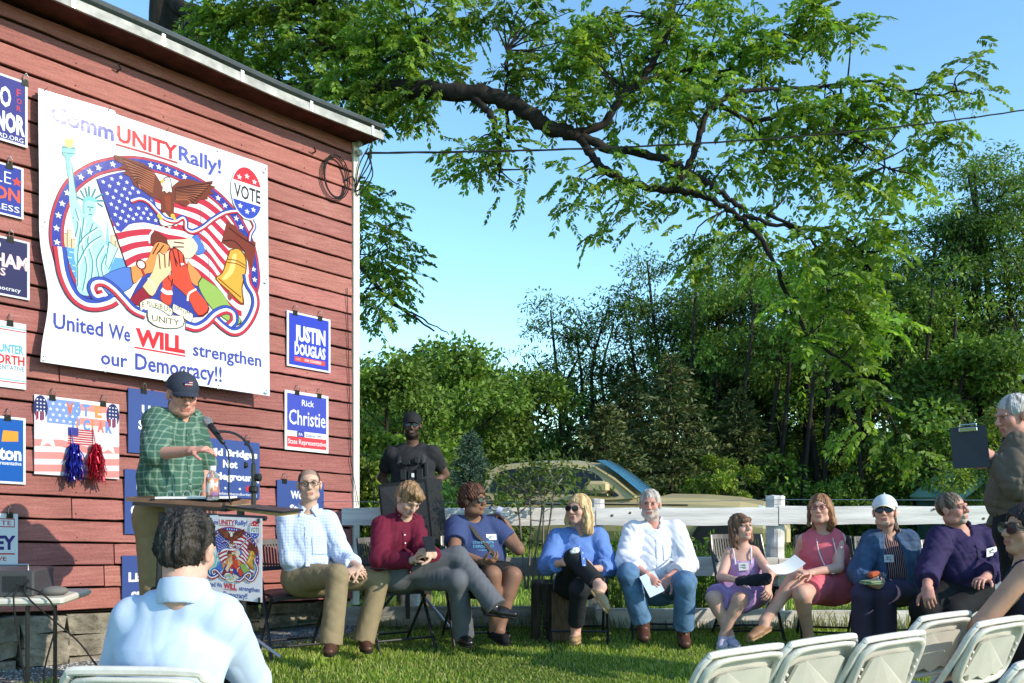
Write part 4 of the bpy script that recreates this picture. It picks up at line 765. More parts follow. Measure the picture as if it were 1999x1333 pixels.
def conifer(base, h, r, seed, cols, n, name, label, group=None, size=.12, droop=.25):
    g = np.random.default_rng(seed); m = MB(); base = np.array(base, float); m.tube([base-(0, 0, .1), base+(0, 0, h*.5), base+(0, 0, h)], [h*.02, h*.012, .01], 7); Vs = []; P = []; Dr = []
    nb = 90
    for k in range(nb):
        s = .06+.93*(k/nb); a = k*2.4+g.normal(0, .3); L = r*(1-s)**.8*g.uniform(.75, 1.1)+.05; d = np.array([math.cos(a), math.sin(a), -droop+.35*s]); p = base+np.array([0, 0, h*s]); q = p+d*L; q[2] += .12*L
        m.tube([p, (p+q)/2, q], [.018, .012, .005], 4); kk = int(n/nb*(.35+1.3*(1-s))); u = g.uniform(.12, 1.05, kk)[:, None]; pp = p*(1-u)+q*u; side = np.cross(d, (0, 0, 1)); w = g.normal(0, .20, kk)[:, None]*L*(1.05-u*.7)*side
        P.append(pp+w+g.normal(0, .03, (kk, 3))); Dr.append(np.tile(d, (kk, 1))+g.normal(0, .5, (kk, 3)))
    P = np.concatenate(P); Dr = np.concatenate(Dr); V, F = leaf_cards(P, Dr, size, g, .35); c = np.array(cols)[g.integers(0, len(cols), len(P))]*g.uniform(.6, 1.3, (len(P), 1))
    return tree_obj(name, base, label, group, m, V, F, c, M['bark_far'], M['needle'])
def dup(t, loc, rz, s, label):
    r = t.copy(); COL.objects.link(r); r.location = loc; r.rotation_euler = (0, 0, rz); r.scale = (s, s, s) if not isinstance(s, tuple) else s; r['label'] = label
    for ch in list(t.children): c = ch.copy(); COL.objects.link(c); c.parent = r
    return r
def at(px, D): x = (px-CX)/FPX*D; return np.array([x, D, float(gz(x, D))])
def hgt(py, D): return EYE+(HY-py)/FPX*D-float(gz(0, D))
# row beyond the lawn, left to right
GT = 'trees of the wood edge beyond the fence'
T = [  # px, depth, top py, radius, kind, colours, leaves, label
 (745, 19, 670, 2.0, 'b', 'mid', 15000, 'bushy green tree touching the barn corner, left of the guard'),
 (700, 15, 800, 1.0, 'b', 'yel', 7000, 'low light green bush between the barn corner and the guard'),
 (860, 24, 655, 2.6, 'b', 'mid', 15000, 'mid green rounded tree above the guard'),
 (925, 30, 655, 2.6, 'b', 'mid', 12000, 'mid green tree with a domed top, right of the guard'),
 (800, 32, 655, 2.8, 'b', 'mid', 10000, 'mid green tree peeping over the bushes behind the guard'),
 (1000, 27, 715, 2.6, 'b', 'mid', 13000, 'low dark green tree filling the dip above the truck cab'),
 (1120, 31, 580, 3.3, 'f', 'dark', 9000, 'feathery dark tree with sky showing through its thin stems, above the truck cab'),
 (1255, 30, 560, 3.0, 'f', 'dark', 9500, 'feathery dark multi stem tree with a flat top, above the windscreen'),
 (1365, 29, 470, 3.4, 'f', 'dark', 12000, 'tall feathery dark tree left of the hanging walnut branch'),
 (1480, 30, 455, 3.2, 'f', 'mid', 12000, 'tall feathery tree behind the tip of the walnut branch'),
 (1600, 29, 480, 3.0, 'f', 'mid', 11000, 'tall leafy tree with bare lower stems behind the woman in pink'),
 (1720, 30, 440, 3.2, 'f', 'dark', 11000, 'tall dark tree above the woman in the cap'),
 (1840, 27, 385, 3.2, 'f', 'dark', 13000, 'tall layered dark tree above the purple shirted man'),
 (1965, 27, 262, 3.6, 'f', 'mid', 16000, 'tallest layered tree at the right edge of the photo'),
 (2090, 26, 300, 3.4, 'f', 'mid', 12000, 'tall tree just past the right edge'),
 (1420, 33, 640, 3.0, 'b', 'mid', 9000, 'mid green tree filling the wood behind the slender stems'),
 (1560, 34, 620, 3.0, 'b', 'yel', 9000, 'yellow green tree lit deep inside the wood'),
 (1880, 23, 640, 2.4, 'b', 'mid', 14000, 'bright low tree behind the dark clipboard'),
 (1770, 33, 600, 3.0, 'b', 'mid', 9000, 'mid green tree deep in the wood right of centre'),
]
for i, (px, D, top, r, kd, cl, n, lab) in enumerate(T):
    h = hgt(top, D); b = at(px, D)
    broad(b, h, r, 50+i, LC[cl], n=n, size=.15 if D > 22 else .11, trunks=(5 if kd == 'f' else 1), low=(.42 if kd == 'f' else .10), feather=(kd == 'f'), name=('feathery_tree' if kd == 'f' else 'leafy_tree'), label=lab, group=GT)
for i, (px, D, top, r) in enumerate(((1230, 26, 730, 2.6), (1310, 24, 690, 2.4), (1180, 23, 790, 2.2), (1440, 25, 760, 2.0))):
    conifer(at(px, D), hgt(top, D), r, 90+i, LC['brown'], 9000, 'hemlock_tree', ('brownish drooping conifer above the truck hood, tallest of its kind but one', 'tallest brownish drooping conifer in front of the feathery stems', 'low spreading brownish conifer right behind the truck roof', 'low brownish conifer right of the truck windscreen')[i], 'brownish conifers behind the truck', size=.16)
conifer(at(918, 17), hgt(848, 17), .85, 99, LC['blue'], 14000, 'spruce_tree', 'small blue green spruce standing between the guard and the truck', size=.06, droop=.05)
# thin bare trunks in the shade of the wood
g = np.random.default_rng(33)
first = None
where = ['behind the hood of the truck', 'behind the bearded man', 'above the girl', 'left of the white post', 'behind the white post', 'above the woman in pink', 'between the pink and the capped woman', 'above the capped woman', 'left of the green shed', 'below the dark clipboard']
for i in range(34):
    D = g.uniform(24, 30); px = 1340+i*16.5+g.normal(0, 4); b = at(px, D); hh = g.uniform(5.5, 8)
    m = MB(); ln = g.normal(0, .05, 2); P = spline([b+np.array([ln[0]*hh*s+g.normal(0, .10), ln[1]*hh*s, hh*s-.1]) for s in (0, .3, .6, 1)], 4); m.tube(P, np.linspace(g.uniform(.06, .13), .04, len(P)), 6)
    for k in range(3): p = P[g.integers(5, len(P))]; m.tube([p, p+np.array([g.normal(0, .5), g.normal(0, .3), g.uniform(.5, 1.2)])], [.03, .01], 4)
    V, F, c = clumps([P[-1]+g.normal(0, .5, 3) for _ in range(5)]+[P[-4]+g.normal(0, .6, 3) for _ in range(3)], [.55]*8, 900, g, .14, LC['mid'], .5, .5)
    tree_obj('slender_tree', b, ['first', 'second', 'third', 'fourth'][i % 4]+' slender dark trunk from the left '+where[min(i//4, 9)]+(', leaning left' if ln[0] < 0 else ', leaning right'), 'slender trunks of the wood', m, V, F, c, M['bark_far'], M['leaf_far'])
def undergrowth(name, pts, lab, seed, cols, n, size):
    g = np.random.default_rng(seed); C = []; Rd = []
    for px, D, top in pts:
        b = at(px, D); h = max(.6, hgt(top, D)); 
        for k in range(7): C.append(b+np.array([g.normal(0, .8), g.normal(0, .7), g.uniform(.05, .9)*h])); Rd.append(g.uniform(.5, .95))
    V, F, c = clumps(C, Rd, n, g, size, cols, .55, .85); tag(obj(name, V, F, M['leaf_far'], cols=np.repeat(c, 4, 0), origin=(0, 25, 0)), lab, 'undergrowth', kind='stuff')
undergrowth('undergrowth', [(x, 28+3*math.sin(x), 880+40*math.sin(x*.7)) for x in range(1240, 2120, 40)], 'dark leafy undergrowth along the foot of the wood', 5, LC['mid'], 55000, .17)
undergrowth('far_wood', [(x, 37+2*math.sin(x), 700+60*math.sin(x*.05)+(90 if 940 < x < 1320 else 0)) for x in range(640, 2250, 38)]+[(x, 38, 850) for x in range(640, 2250, 40)], 'dense dark wood filling the gaps behind the nearer trees', 6, [(.09, .16, .035), (.13, .21, .045), (.07, .13, .03)], 80000, .30)
def bush(px, D, top, r, seed, cl, n, lab, size=.09):
    g = np.random.default_rng(seed); b = at(px, D); h = hgt(top, D); m = MB(); C = []; Rd = []
    for k in range(16):
        e = b+np.array([g.normal(0, r*.5), g.normal(0, r*.45), h*g.uniform(.25, .95)]); m.tube(spline([b+g.normal(0, .05, 3)*(1, 1, 0), (b+e)/2+g.normal(0, .06, 3), e], 3), np.linspace(.025, .008, 7), 4); C.append(e); Rd.append(r*g.uniform(.25, .42))
    V, F, c = clumps(C, Rd, n, g, size, LC[cl], .5, .8); tree_obj('shrub', b, lab, 'shrubs in front of the wood', m, V, F, c, M['bark_far'], M['leaf_far'], cat='shrub')
bush(1410, 18, 885, .55, 71, 'yel', 5000, 'slim bright green shrub behind the hood of the truck')
bush(1355, 19, 930, .5, 72, 'yel', 3000, 'small bright shrub at the windscreen foot of the truck')
bush(1660, 24, 930, 1.0, 73, 'mid', 5000, 'low shrub above the rail by the woman in pink', .12)
bush(735, 10.5, 905, .45, 74, 'yel', 5000, 'light green leafy shrub left of the guard beside the barn corner', .085)
bush(705, 11.5, 850, .5, 75, 'yel', 6000, 'tall light green shrub rising against the corner board of the barn', .085)
bush(890, 14, 960, .8, 76, 'mid', 6000, 'dark shrub filling the space between the guard and the truck bed', .10)
bush(1960, 20, 800, 1.3, 77, 'yel', 8000, 'bright leafy shrub between the clipboard and the standing man')

# ---------------------------------------------------------------- the big walnut: trunk behind the barn, limbs over the yard
def pinnate(P, D, L, g, nl=7, ls=.075):                 # compound leaves: rachis from P along D, paired drooping leaflets
    n = len(P); D = D/np.linalg.norm(D, axis=1, keepdims=True); S = np.cross(D, np.array([0, 0, 1.])+g.normal(0, .25, (n, 3))); S /= np.linalg.norm(S, axis=1, keepdims=True); down = np.array([0, 0, -1.]); PP = []; DD = []
    for k in range(nl):
        t = .18+.8*k/(nl-1); q = P+D*(L*t)[:, None]+down*(L*.35*t*t)[:, None]
        for s in (-1, 1):
            PP.append(q); DD.append(S*s*.85+D*.55+down*.42+g.normal(0, .12, (n, 3)))
    PP.append(P+D*L[:, None]+down*(L*.36)[:, None]); DD.append(D+down*.8)
    PP = np.stack(PP, 1).reshape(-1, 3); DD = np.stack(DD, 1).reshape(-1, 3); return PP, DD, nl*2+1
def walnut():
    g = np.random.default_rng(17); base = np.array([-6.5, 16.2, float(gz(-6.5, 16.2))])
    t = empty('walnut_tree', base, 'huge walnut tree behind the barn, dark crooked limbs reaching over the yard', 'tree')
    wood = MB(); limbs = []
    def limb(pts, r0, r1, fr=1.0):                      # pts: (px, py, depth)
        P = spline([W(*p) for p in pts], 7); P = P+g.normal(0, .012, P.shape)*fr; r = np.linspace(r0, r1, len(P))*(1+.10*np.sin(np.arange(len(P))*1.7)); wood.tube(P, r, 9); limbs.append((P, r)); return P
    tp = W(325, 30, 16.2); wood.tube(spline([base-(0, 0, .2), base+(-.05, 0, 3), tp-(0, 0, 2.5), tp, tp+(.1, 0, 1.6)], 5), np.linspace(.42, .26, 21), 12)
    limb([(325, 10, 16.2), (420, 120, 15.5), (540, 170, 14.5), (640, 178, 13.6), (760, 175, 12.8), (850, 178, 12.2), (950, 185, 12), (1020, 215, 12), (1075, 250, 12), (1130, 262, 12)], .15, .095)
    limb([(1120, 262, 12), (1180, 240, 12), (1215, 190, 12), (1260, 150, 12.2), (1300, 60, 12.5), (1330, -60, 12.8)], .06, .035)
    limb([(1120, 262, 12), (1200, 290, 12), (1280, 305, 11.9), (1330, 330, 11.8), (1380, 355, 11.7), (1420, 385, 11.6), (1450, 405, 11.6)], .065, .028)
    limb([(1130, 265, 12), (1160, 310, 12), (1200, 345, 11.9), (1260, 365, 11.8), (1340, 375, 11.7), (1400, 395, 11.6), (1450, 430, 11.5), (1500, 490, 11.4), (1540, 580, 11.3), (1580, 660, 11.2), (1640, 700, 11.1), (1690, 750, 11), (1735, 810, 11)], .060, .010)
    limb([(925, 190, 12), (955, 220, 11.9), (970, 260, 11.9), (975, 330, 11.8)], .055, .025)
    limb([(990, 100, 12.3), (988, 190, 12.2), (992, 270, 12.1)], .02, .03)
    limb([(1325, 360, 11.7), (1355, 300, 11.8), (1375, 235, 11.9), (1400, 200, 12), (1460, 235, 12), (1540, 225, 12), (1600, 245, 12), (1680, 280, 12), (1740, 330, 12)], .05, .012)
    limb([(1400, 200, 12), (1440, 180, 12.1), (1500, 175, 12.2), (1600, 170, 12.4), (1700, 160, 12.5), (1800, 185, 12.6), (1880, 180, 12.6)], .035, .01)
    limb([(1215, 190, 12), (1230, 170, 12.2), (1340, 135, 12.4), (1430, 138, 12.5), (1520, 90, 12.7), (1600, 60, 12.9)], .04, .012)
    limb([(1500, 420, 11.5), (1560, 450, 11.3), (1600, 500, 11.2), (1620, 600, 11.1)], .025, .01); limb([(1450, 420, 11.5), (1530, 440, 11.4), (1640, 460, 11.3), (1700, 520, 11.3)], .03, .01)
    limb([(325, 0, 16.2), (430, 40, 15), (560, 20, 14), (700, -30, 13.2), (900, -80, 12.8)], .15, .07); limb([(420, 120, 15.5), (470, 240, 15), (560, 330, 14.5), (640, 430, 14), (720, 540, 13.5), (780, 600, 13.2), (850, 645, 13)], .09, .012); limb([(760, 590, 13.2), (820, 620, 13.2), (880, 655, 13.2)], .02, .006)
    limb([(600, 60, 13.8), (660, 110, 13.4), (740, 120, 13), (820, 90, 12.8)], .05, .012)
    wo = wood.build('trunk', M['bark'], t, smooth=True, origin=base)
    # foliage: (px, py, rx, ry, depth, number of sprays)
    E = [(430, 60, 80, 60, 14.5, 150), (520, 110, 90, 70, 14.2, 190), (620, 60, 110, 70, 13.8, 230), (700, 130, 120, 70, 13.2, 270), (800, 80, 90, 80, 12.9, 210), (640, 180, 90, 30, 13.3, 70), (760, 190, 70, 30, 12.6, 60), (560, 10, 200, 40, 13.8, 180), (880, 20, 90, 35, 12.8, 100),
         (900, 140, 70, 25, 12.4, 40), (960, 150, 50, 25, 12.3, 45), (1060, 150, 110, 45, 12.2, 130), (1010, 20, 90, 30, 12.6, 70), (1110, 50, 90, 60, 12.6, 120), (1200, 110, 110, 80, 12.4, 220), (1240, 20, 120, 45, 12.6, 150), (1330, 80, 100, 90, 12.5, 220), (1420, 60, 100, 70, 12.5, 180), (1540, 50, 120, 70, 12.7, 200), (1620, 40, 60, 40, 12.8, 70),
         (1130, 210, 80, 35, 12.1, 70), (1280, 210, 90, 60, 12.1, 130), (1380, 170, 90, 50, 12.2, 100), (1500, 140, 100, 50, 12.4, 110), (1440, 270, 80, 60, 12, 100), (1560, 220, 100, 60, 12.2, 140), (1660, 200, 90, 60, 12.3, 120), (1760, 180, 80, 50, 12.5, 85), (1850, 175, 55, 40, 12.6, 55), (1640, 290, 100, 60, 12.1, 130), (1740, 290, 90, 60, 12.2, 110), (1820, 290, 55, 50, 12.3, 55), (1700, 370, 80, 45, 12.1, 70), (1790, 370, 50, 30, 12.2, 30), (1560, 330, 80, 50, 12, 80), (1500, 240, 60, 40, 12, 50),
         (890, 280, 55, 28, 11.9, 40), (960, 290, 45, 40, 11.9, 38), (930, 320, 40, 25, 11.8, 18), (1010, 270, 50, 35, 12, 35), (1025, 340, 25, 18, 11.9, 10), (1110, 330, 40, 25, 11.9, 20), (1120, 380, 25, 20, 11.9, 12), (1170, 430, 25, 35, 11.8, 20), (1180, 350, 50, 30, 11.9, 28), (1240, 400, 50, 30, 11.8, 30), (1300, 350, 60, 30, 11.8, 35), (1310, 410, 40, 30, 11.8, 18), (1380, 320, 50, 40, 11.8, 50), (1240, 330, 40, 20, 12, 20),
         (1350, 500, 55, 40, 11.5, 60), (1470, 420, 50, 30, 11.5, 45), (1550, 480, 80, 50, 11.4, 95), (1640, 480, 80, 50, 11.3, 95), (1700, 470, 50, 50, 11.3, 80), (1590, 570, 90, 60, 11.2, 100), (1680, 570, 60, 50, 11.2, 75), (1500, 560, 50, 40, 11.4, 40), (1640, 640, 70, 40, 11.1, 70), (1720, 620, 50, 25, 11.1, 35), (1570, 660, 40, 40, 11.2, 30), (1650, 710, 40, 35, 11.1, 30), (1690, 780, 45, 35, 11, 32), (1730, 850, 35, 30, 11, 25), (1660, 830, 30, 30, 11, 12),
         (720, 370, 40, 50, 13.6, 45), (740, 450, 45, 50, 13.5, 60), (730, 540, 50, 50, 13.4, 50), (780, 520, 40, 40, 13.4, 35), (750, 620, 40, 25, 13.2, 22), (720, 590, 30, 30, 13.3, 22), (780, 170, 40, 60, 12.7, 40), (820, 210, 40, 35, 12.5, 26)]
    Ls = np.concatenate([l[0] for l in limbs]); P = []; D = []; T_ = []; tw = MB()
    for px, py, rx, ry, d, n in E:
        n = int(n*(.50 if px > 870 else .9)); c = W(px, py, d); R_ = np.array([rx/FPX*d, min(rx, ry)/FPX*d*1.3+.15, ry/FPX*d]); k = max(2, n//7); sub = c+g.uniform(-.85, .85, (k, 3))*R_
        tone = g.uniform(.75, 1.3)
        for s in sub:
            j = np.argmin(((Ls-s)**2).sum(1)); a = Ls[j]; m_ = (a+s)/2+np.array([0, 0, .06])+g.normal(0, .06, 3)
            if np.linalg.norm(a-s) < 2.4: tw.tube(spline([a, m_, s], 3), np.linspace(.014, .004, 7), 4)
            kk = n//k+1; q = s+g.normal(0, .11, (kk, 3)); P.append(q); dd = (s-a)/max(.2, np.linalg.norm(s-a))*.5+g.normal(0, .75, (kk, 3)); dd[:, 2] = dd[:, 2]*.45-.12; D.append(dd); T_.append(np.full(kk, tone*g.uniform(.8, 1.2)))
    P = np.concatenate(P); D = np.concatenate(D); T_ = np.concatenate(T_); L = g.uniform(.20, .36, len(P)); PP, DD, m = pinnate(P, D, L, g); V, F = leaf_cards(PP, DD, .100, g, .46)
    base_c = np.array([(.16, .27, .035), (.22, .31, .048), (.10, .19, .03)])[g.integers(0, 3, len(P))]*(T_*g.uniform(.75, 1.3, len(P)))[:, None]; c = np.repeat(np.repeat(base_c, m, 0), 4, 0)*np.repeat(g.uniform(.85, 1.15, (len(PP), 1)), 4, 0)
    obj('crown', V, F, M['leaf'], t, cols=c, origin=base); tw.build('twigs', M['bark'], wo, origin=base)
    print('walnut leaflets', len(PP))
walnut()
# ---------------------------------------------------------------- organic bodies: a smooth distance field turned into one skin
def axis_pts(lo, hi, h, fine):
    out = [lo]
    while out[-1] < hi:
        x = out[-1]; s = h
        for a, b, f in fine:
            if a-h < x < b+h: s = min(s, f)
        out.append(x+s)
    return np.array(out, dtype=np.float32)
class Sdf:
    def __init__(s, lo, hi, h, fine=()):                # fine: list of (lo3, hi3, step)
        s.ax = [axis_pts(lo[k], hi[k], h, [(f[0][k], f[1][k], f[2]) for f in fine]) for k in range(3)]
        s.D = np.full([len(a) for a in s.ax], .3, dtype=np.float32)
    def _sl(s, lo, hi):
        sl = [slice(max(0, np.searchsorted(a, l)-1), min(len(a), np.searchsorted(a, h_)+1)) for a, l, h_ in zip(s.ax, lo, hi)]
        return tuple(sl), s.ax[0][sl[0]][:, None, None], s.ax[1][sl[1]][None, :, None], s.ax[2][sl[2]][None, None, :]
    def _mix(s, sl, d, k, op):
        a = s.D[sl]; d = d.astype(np.float32)
        if op == 'sub': d = -d; a, d = -a, -d           # handled below
        if op == 'add':
            if k <= 0: s.D[sl] = np.minimum(a, d); return
            h = np.clip(.5+.5*(d-a)/k, 0, 1); s.D[sl] = d*(1-h)+a*h-k*h*(1-h)
        else:                                           # a is -D, d is +shape: -D' = smin(-D, shape)
            if k <= 0: s.D[sl] = -np.minimum(a, d); return
            h = np.clip(.5+.5*(d-a)/k, 0, 1); s.D[sl] = -(d*(1-h)+a*h-k*h*(1-h))
    def seg(s, p, q, r0, r1=None, k=.02, lat=None, f=1.0, clip=False, clip0=False, op='add'):
        p = np.asarray(p, float); q = np.asarray(q, float); r1 = r0 if r1 is None else r1; R_ = max(r0, r1)*max(1, f)+k+.03
        sl, X, Y, Z = s._sl(np.minimum(p, q)-R_, np.maximum(p, q)+R_); v = q-p; L2 = max(1e-9, v@v)
        dx, dy, dz = X-p[0], Y-p[1], Z-p[2]; t = np.clip((dx*v[0]+dy*v[1]+dz*v[2])/L2, 0, 1)
        ex, ey, ez = dx-t*v[0], dy-t*v[1], dz-t*v[2]; n2 = ex*ex+ey*ey+ez*ez
        if lat is not None: lt = ex*lat[0]+ey*lat[1]+ez*lat[2]; n2 = n2-lt*lt*(1-1/(f*f))
        d = np.sqrt(np.maximum(n2, 1e-12))-(r0+(r1-r0)*t)
        if clip: L = math.sqrt(L2); d = np.maximum(d, (dx*v[0]+dy*v[1]+dz*v[2])/L-L)
        if clip0: L = math.sqrt(L2); d = np.maximum(d, -(dx*v[0]+dy*v[1]+dz*v[2])/L)
        s._mix(sl, d, k, op); return s
    def ell(s, c, r, A=None, k=.02, op='add'):          # ellipsoid, axes rows A
        c = np.asarray(c, float); A = np.eye(3) if A is None else np.asarray(A); R_ = max(r)+k+.03
        sl, X, Y, Z = s._sl(c-R_, c+R_); dx, dy, dz = X-c[0], Y-c[1], Z-c[2]
        u = [(dx*A[i][0]+dy*A[i][1]+dz*A[i][2]) for i in range(3)]
        k0 = np.sqrt(sum((u[i]/r[i])**2 for i in range(3))); k1 = np.sqrt(sum((u[i]/r[i]**2)**2 for i in range(3)))
        s._mix(sl, k0*(k0-1)/np.maximum(k1, 1e-6), k, op); return s
    def cut(s, p, n, k=0):                              # keep the side against n
        n = unit(n); X, Y, Z = s.ax[0][:, None, None], s.ax[1][None, :, None], s.ax[2][None, None, :]
        d = (X-p[0])*n[0]+(Y-p[1])*n[1]+(Z-p[2])*n[2]; s.D = np.maximum(s.D, d.astype(np.float32)); return s
    def mesh(s):
        D = s.D; S = D < 0; sh = np.array(D.shape)-1; cid = []; pts = []; quads = []
        ax = s.ax
        def cell(i, j, k): return (i*sh[1]+j)*sh[2]+k
        for a in range(3):
            sl0 = [slice(None)]*3; sl1 = [slice(None)]*3; sl0[a] = slice(0, -1); sl1[a] = slice(1, None)
            I = np.argwhere(S[tuple(sl0)] != S[tuple(sl1)]); b, c = (a+1) % 3, (a+2) % 3
            I = I[(I[:, b] > 0) & (I[:, c] > 0) & (I[:, b] < sh[b]) & (I[:, c] < sh[c])]
            if len(I) == 0: continue
            J = I.copy(); J[:, a] += 1; d0 = D[I[:, 0], I[:, 1], I[:, 2]]; d1 = D[J[:, 0], J[:, 1], J[:, 2]]; t = d0/(d0-d1)
            P = np.stack([ax[q][I[:, q]] for q in range(3)], 1).astype(np.float64); P[:, a] += t*(ax[a][J[:, a]]-ax[a][I[:, a]])
            ids = []
            for ob, oc in ((0, 0), (-1, 0), (-1, -1), (0, -1)):
                K = I.copy(); K[:, b] += ob; K[:, c] += oc; ids.append(cell(K[:, 0], K[:, 1], K[:, 2])); cid.append(ids[-1]); pts.append(P)
            Q = np.stack(ids, 1); fl = d0 > 0; Q[fl] = Q[fl][:, ::-1]; quads.append(Q)
        if not cid: return np.zeros((0, 3)), np.zeros((0, 4), int)
        cid = np.concatenate(cid); pts = np.concatenate(pts); u, inv = np.unique(cid, return_inverse=True); cnt = np.bincount(inv)
        V = np.stack([np.bincount(inv, pts[:, q])/cnt for q in range(3)], 1); F = np.searchsorted(u, np.concatenate(quads)); return V, F
def frame(yaw, pitch=0, roll=0):                        # rows: right (image right when facing the camera), forward, up
    y, p, r = R(yaw), R(pitch), R(roll); F0 = np.array([math.sin(y), -math.cos(y), 0]); X = np.array([math.cos(y), math.sin(y), 0]); U = np.array([0, 0, 1.])
    Fw = F0*math.cos(p)+U*math.sin(p); Up = -F0*math.sin(p)+U*math.cos(p); X2 = X*math.cos(r)+Up*math.sin(r); Up2 = -X*math.sin(r)+Up*math.cos(r); return np.array([X2, Fw, Up2])
def wob(V, amp, sc_, seed):                             # cloth folds: a few warped sine sheets
    g = np.random.default_rng(seed); d = np.zeros(len(V))
    for k in range(5):
        a, b = g.normal(0, 1, 3), g.normal(0, 1, 3); a /= np.linalg.norm(a); ph = (V@a)*sc_*(.55+.4*k)+1.9*np.sin((V@b)*sc_*.35+k)+g.uniform(0, 6); m = .5+.5*np.sin((V@b)*sc_*.3+2*k)
        d += (np.abs(np.sin(ph))**.7-.65)*amp*1.25*m/(1+.25*k)
    return d
def vnorm(V, F):
    n = np.cross(V[F[:, 2]]-V[F[:, 0]], V[F[:, 3]]-V[F[:, 1]]); out = np.zeros_like(V)
    for k in range(4): np.add.at(out, F[:, k], n)
    return out/np.maximum(1e-9, np.linalg.norm(out, axis=1, keepdims=True))
SK = {'fair': (.56, .36, .27), 'pink': (.60, .35, .27), 'tan': (.45, .25, .165), 'brown': (.22, .115, .075), 'dark': (.13, .07, .05), 'rosy': (.56, .27, .205)}
def crease(k, tc, strength=.45, scale=5.0, dist=.03):
    mp = k.n('Mapping'); mp.inputs['Scale'].default_value = (1, 1, .62); mp.inputs['Rotation'].default_value = (.3, .5, .2); k.l(tc, mp.inputs[0])
    nz = k.n('TexNoise', Scale=scale, Detail=2.5); nz.noise_type = 'RIDGED_MULTIFRACTAL'; nz.inputs['Distortion'].default_value = .9; k.l(mp.outputs[0], nz.inputs[0])
    n2 = k.n('TexNoise', Scale=scale*34, Detail=2); k.l(tc, n2.inputs[0]); ma = k.n('Math', operation='MULTIPLY_ADD'); k.l(n2.outputs[0], ma.inputs[0]); ma.inputs[1].default_value = .02; k.l(nz.outputs[0], ma.inputs[2])
    b = k.n('Bump', Strength=strength, Distance=dist); k.l(ma.outputs[0], b.inputs['Height']); k.l(b.outputs[0], k.p.inputs['Normal'])
def cloth(name, col, var=.08, bump=.55, bscale=5, rough=.85, dist=.02):
    m = mat(name, col, rough, .15, var=var, vscale=14, detail=3); k = N.__new__(N); k.m = m; k.t = m.node_tree; k.p = k.t.nodes['Principled BSDF']; k.out = k.t.nodes['Material Output']
    crease(k, k.n('TexCoord').outputs['Object'], bump*.8, 5.0, dist); return m
def checked(name, base, line, scale, wide=.25, both=True, line2=None):
    k = N(name); tc = k.n('TexCoord').outputs['Object']; nw = k.n('TexNoise', Scale=5, Detail=2); k.l(tc, nw.inputs[0]); ad = k.n('VectorMath', operation='MULTIPLY_ADD'); k.l(nw.outputs['Color'], ad.inputs[0]); ad.inputs[1].default_value = (.05, .05, .05); k.l(tc, ad.inputs[2])
    sp = k.n('SeparateXYZ'); k.l(ad.outputs[0], sp.inputs[0]); outs = []
    for ax_ in ((0, 2) if both else (0,)):
        m = k.n('Math', operation='MULTIPLY'); k.l(sp.outputs[ax_], m.inputs[0]); m.inputs[1].default_value = scale; f = k.n('Math', operation='FRACT'); k.l(m.outputs[0], f.inputs[0]); l_ = k.n('Math', operation='LESS_THAN'); k.l(f.outputs[0], l_.inputs[0]); l_.inputs[1].default_value = wide; outs.append(l_.outputs[0])
    if both: a = k.n('Math', operation='ADD'); k.l(outs[0], a.inputs[0]); k.l(outs[1], a.inputs[1]); h = k.n('Math', operation='MULTIPLY'); k.l(a.outputs[0], h.inputs[0]); h.inputs[1].default_value = .5; fac = h.outputs[0]
    else: fac = outs[0]
    mx = k.n('MixRGB'); k.l(fac, mx.inputs[0]); mx.inputs[1].default_value = (*base, 1); mx.inputs[2].default_value = (*line, 1); k.l(mx.outputs[0], k.p.inputs['Base Color']); k.p.inputs['Roughness'].default_value = .85; k.p.inputs['Specular IOR Level'].default_value = .12
    crease(k, tc); return k.m

def hand_prims(w, dirn, nrm, side, curl, sc=1.0):
    """wrist, pointing direction, palm normal (the way the palm looks), thumb side +1/-1, curl per finger in degrees"""
    D = unit(dirn); Nn = unit(np.asarray(nrm, float)-D*np.dot(nrm, D)); S = np.cross(D, Nn)*side; out = []; s = sc
    out.append(('palm', w, w+D*.085*s, .026*s, .030*s, S))
    kn = w+D*.088*s
    for i, (off, L, r) in enumerate(((.030, .072, .0085), (.010, .080, .0088), (-.010, .074, .0085), (-.029, .058, .0075))):
        p = kn+S*off*s+D*(-.006*abs(i-1.3))*s; d = D+S*(.10*off/.03); c = curl[i] if isinstance(curl, (list, tuple)) else curl; ang = 0; ls = (L*.45, L*.32, L*.26)
        for j in range(3):
            ang += R(c)*(.8 if j == 0 else 1.0); dd = unit(d)*math.cos(ang)+Nn*math.sin(ang); q = p+dd*ls[j]*s; out.append(('f', p, q, r*s*(1-.08*j), r*s*(.92-.08*j), None)); p = q
    p = w+D*.028*s+S*.026*s
    for j, (l, a) in enumerate(((.040, .9), (.032, .5), (.026, .25))):
        dd = unit(D*(1-a*.45)+S*a+Nn*(.25+.2*j)); q = p+dd*l*s; out.append(('f', p, q, (.0125-.0015*j)*s, (.0115-.0018*j)*s, None)); p = q
    return out

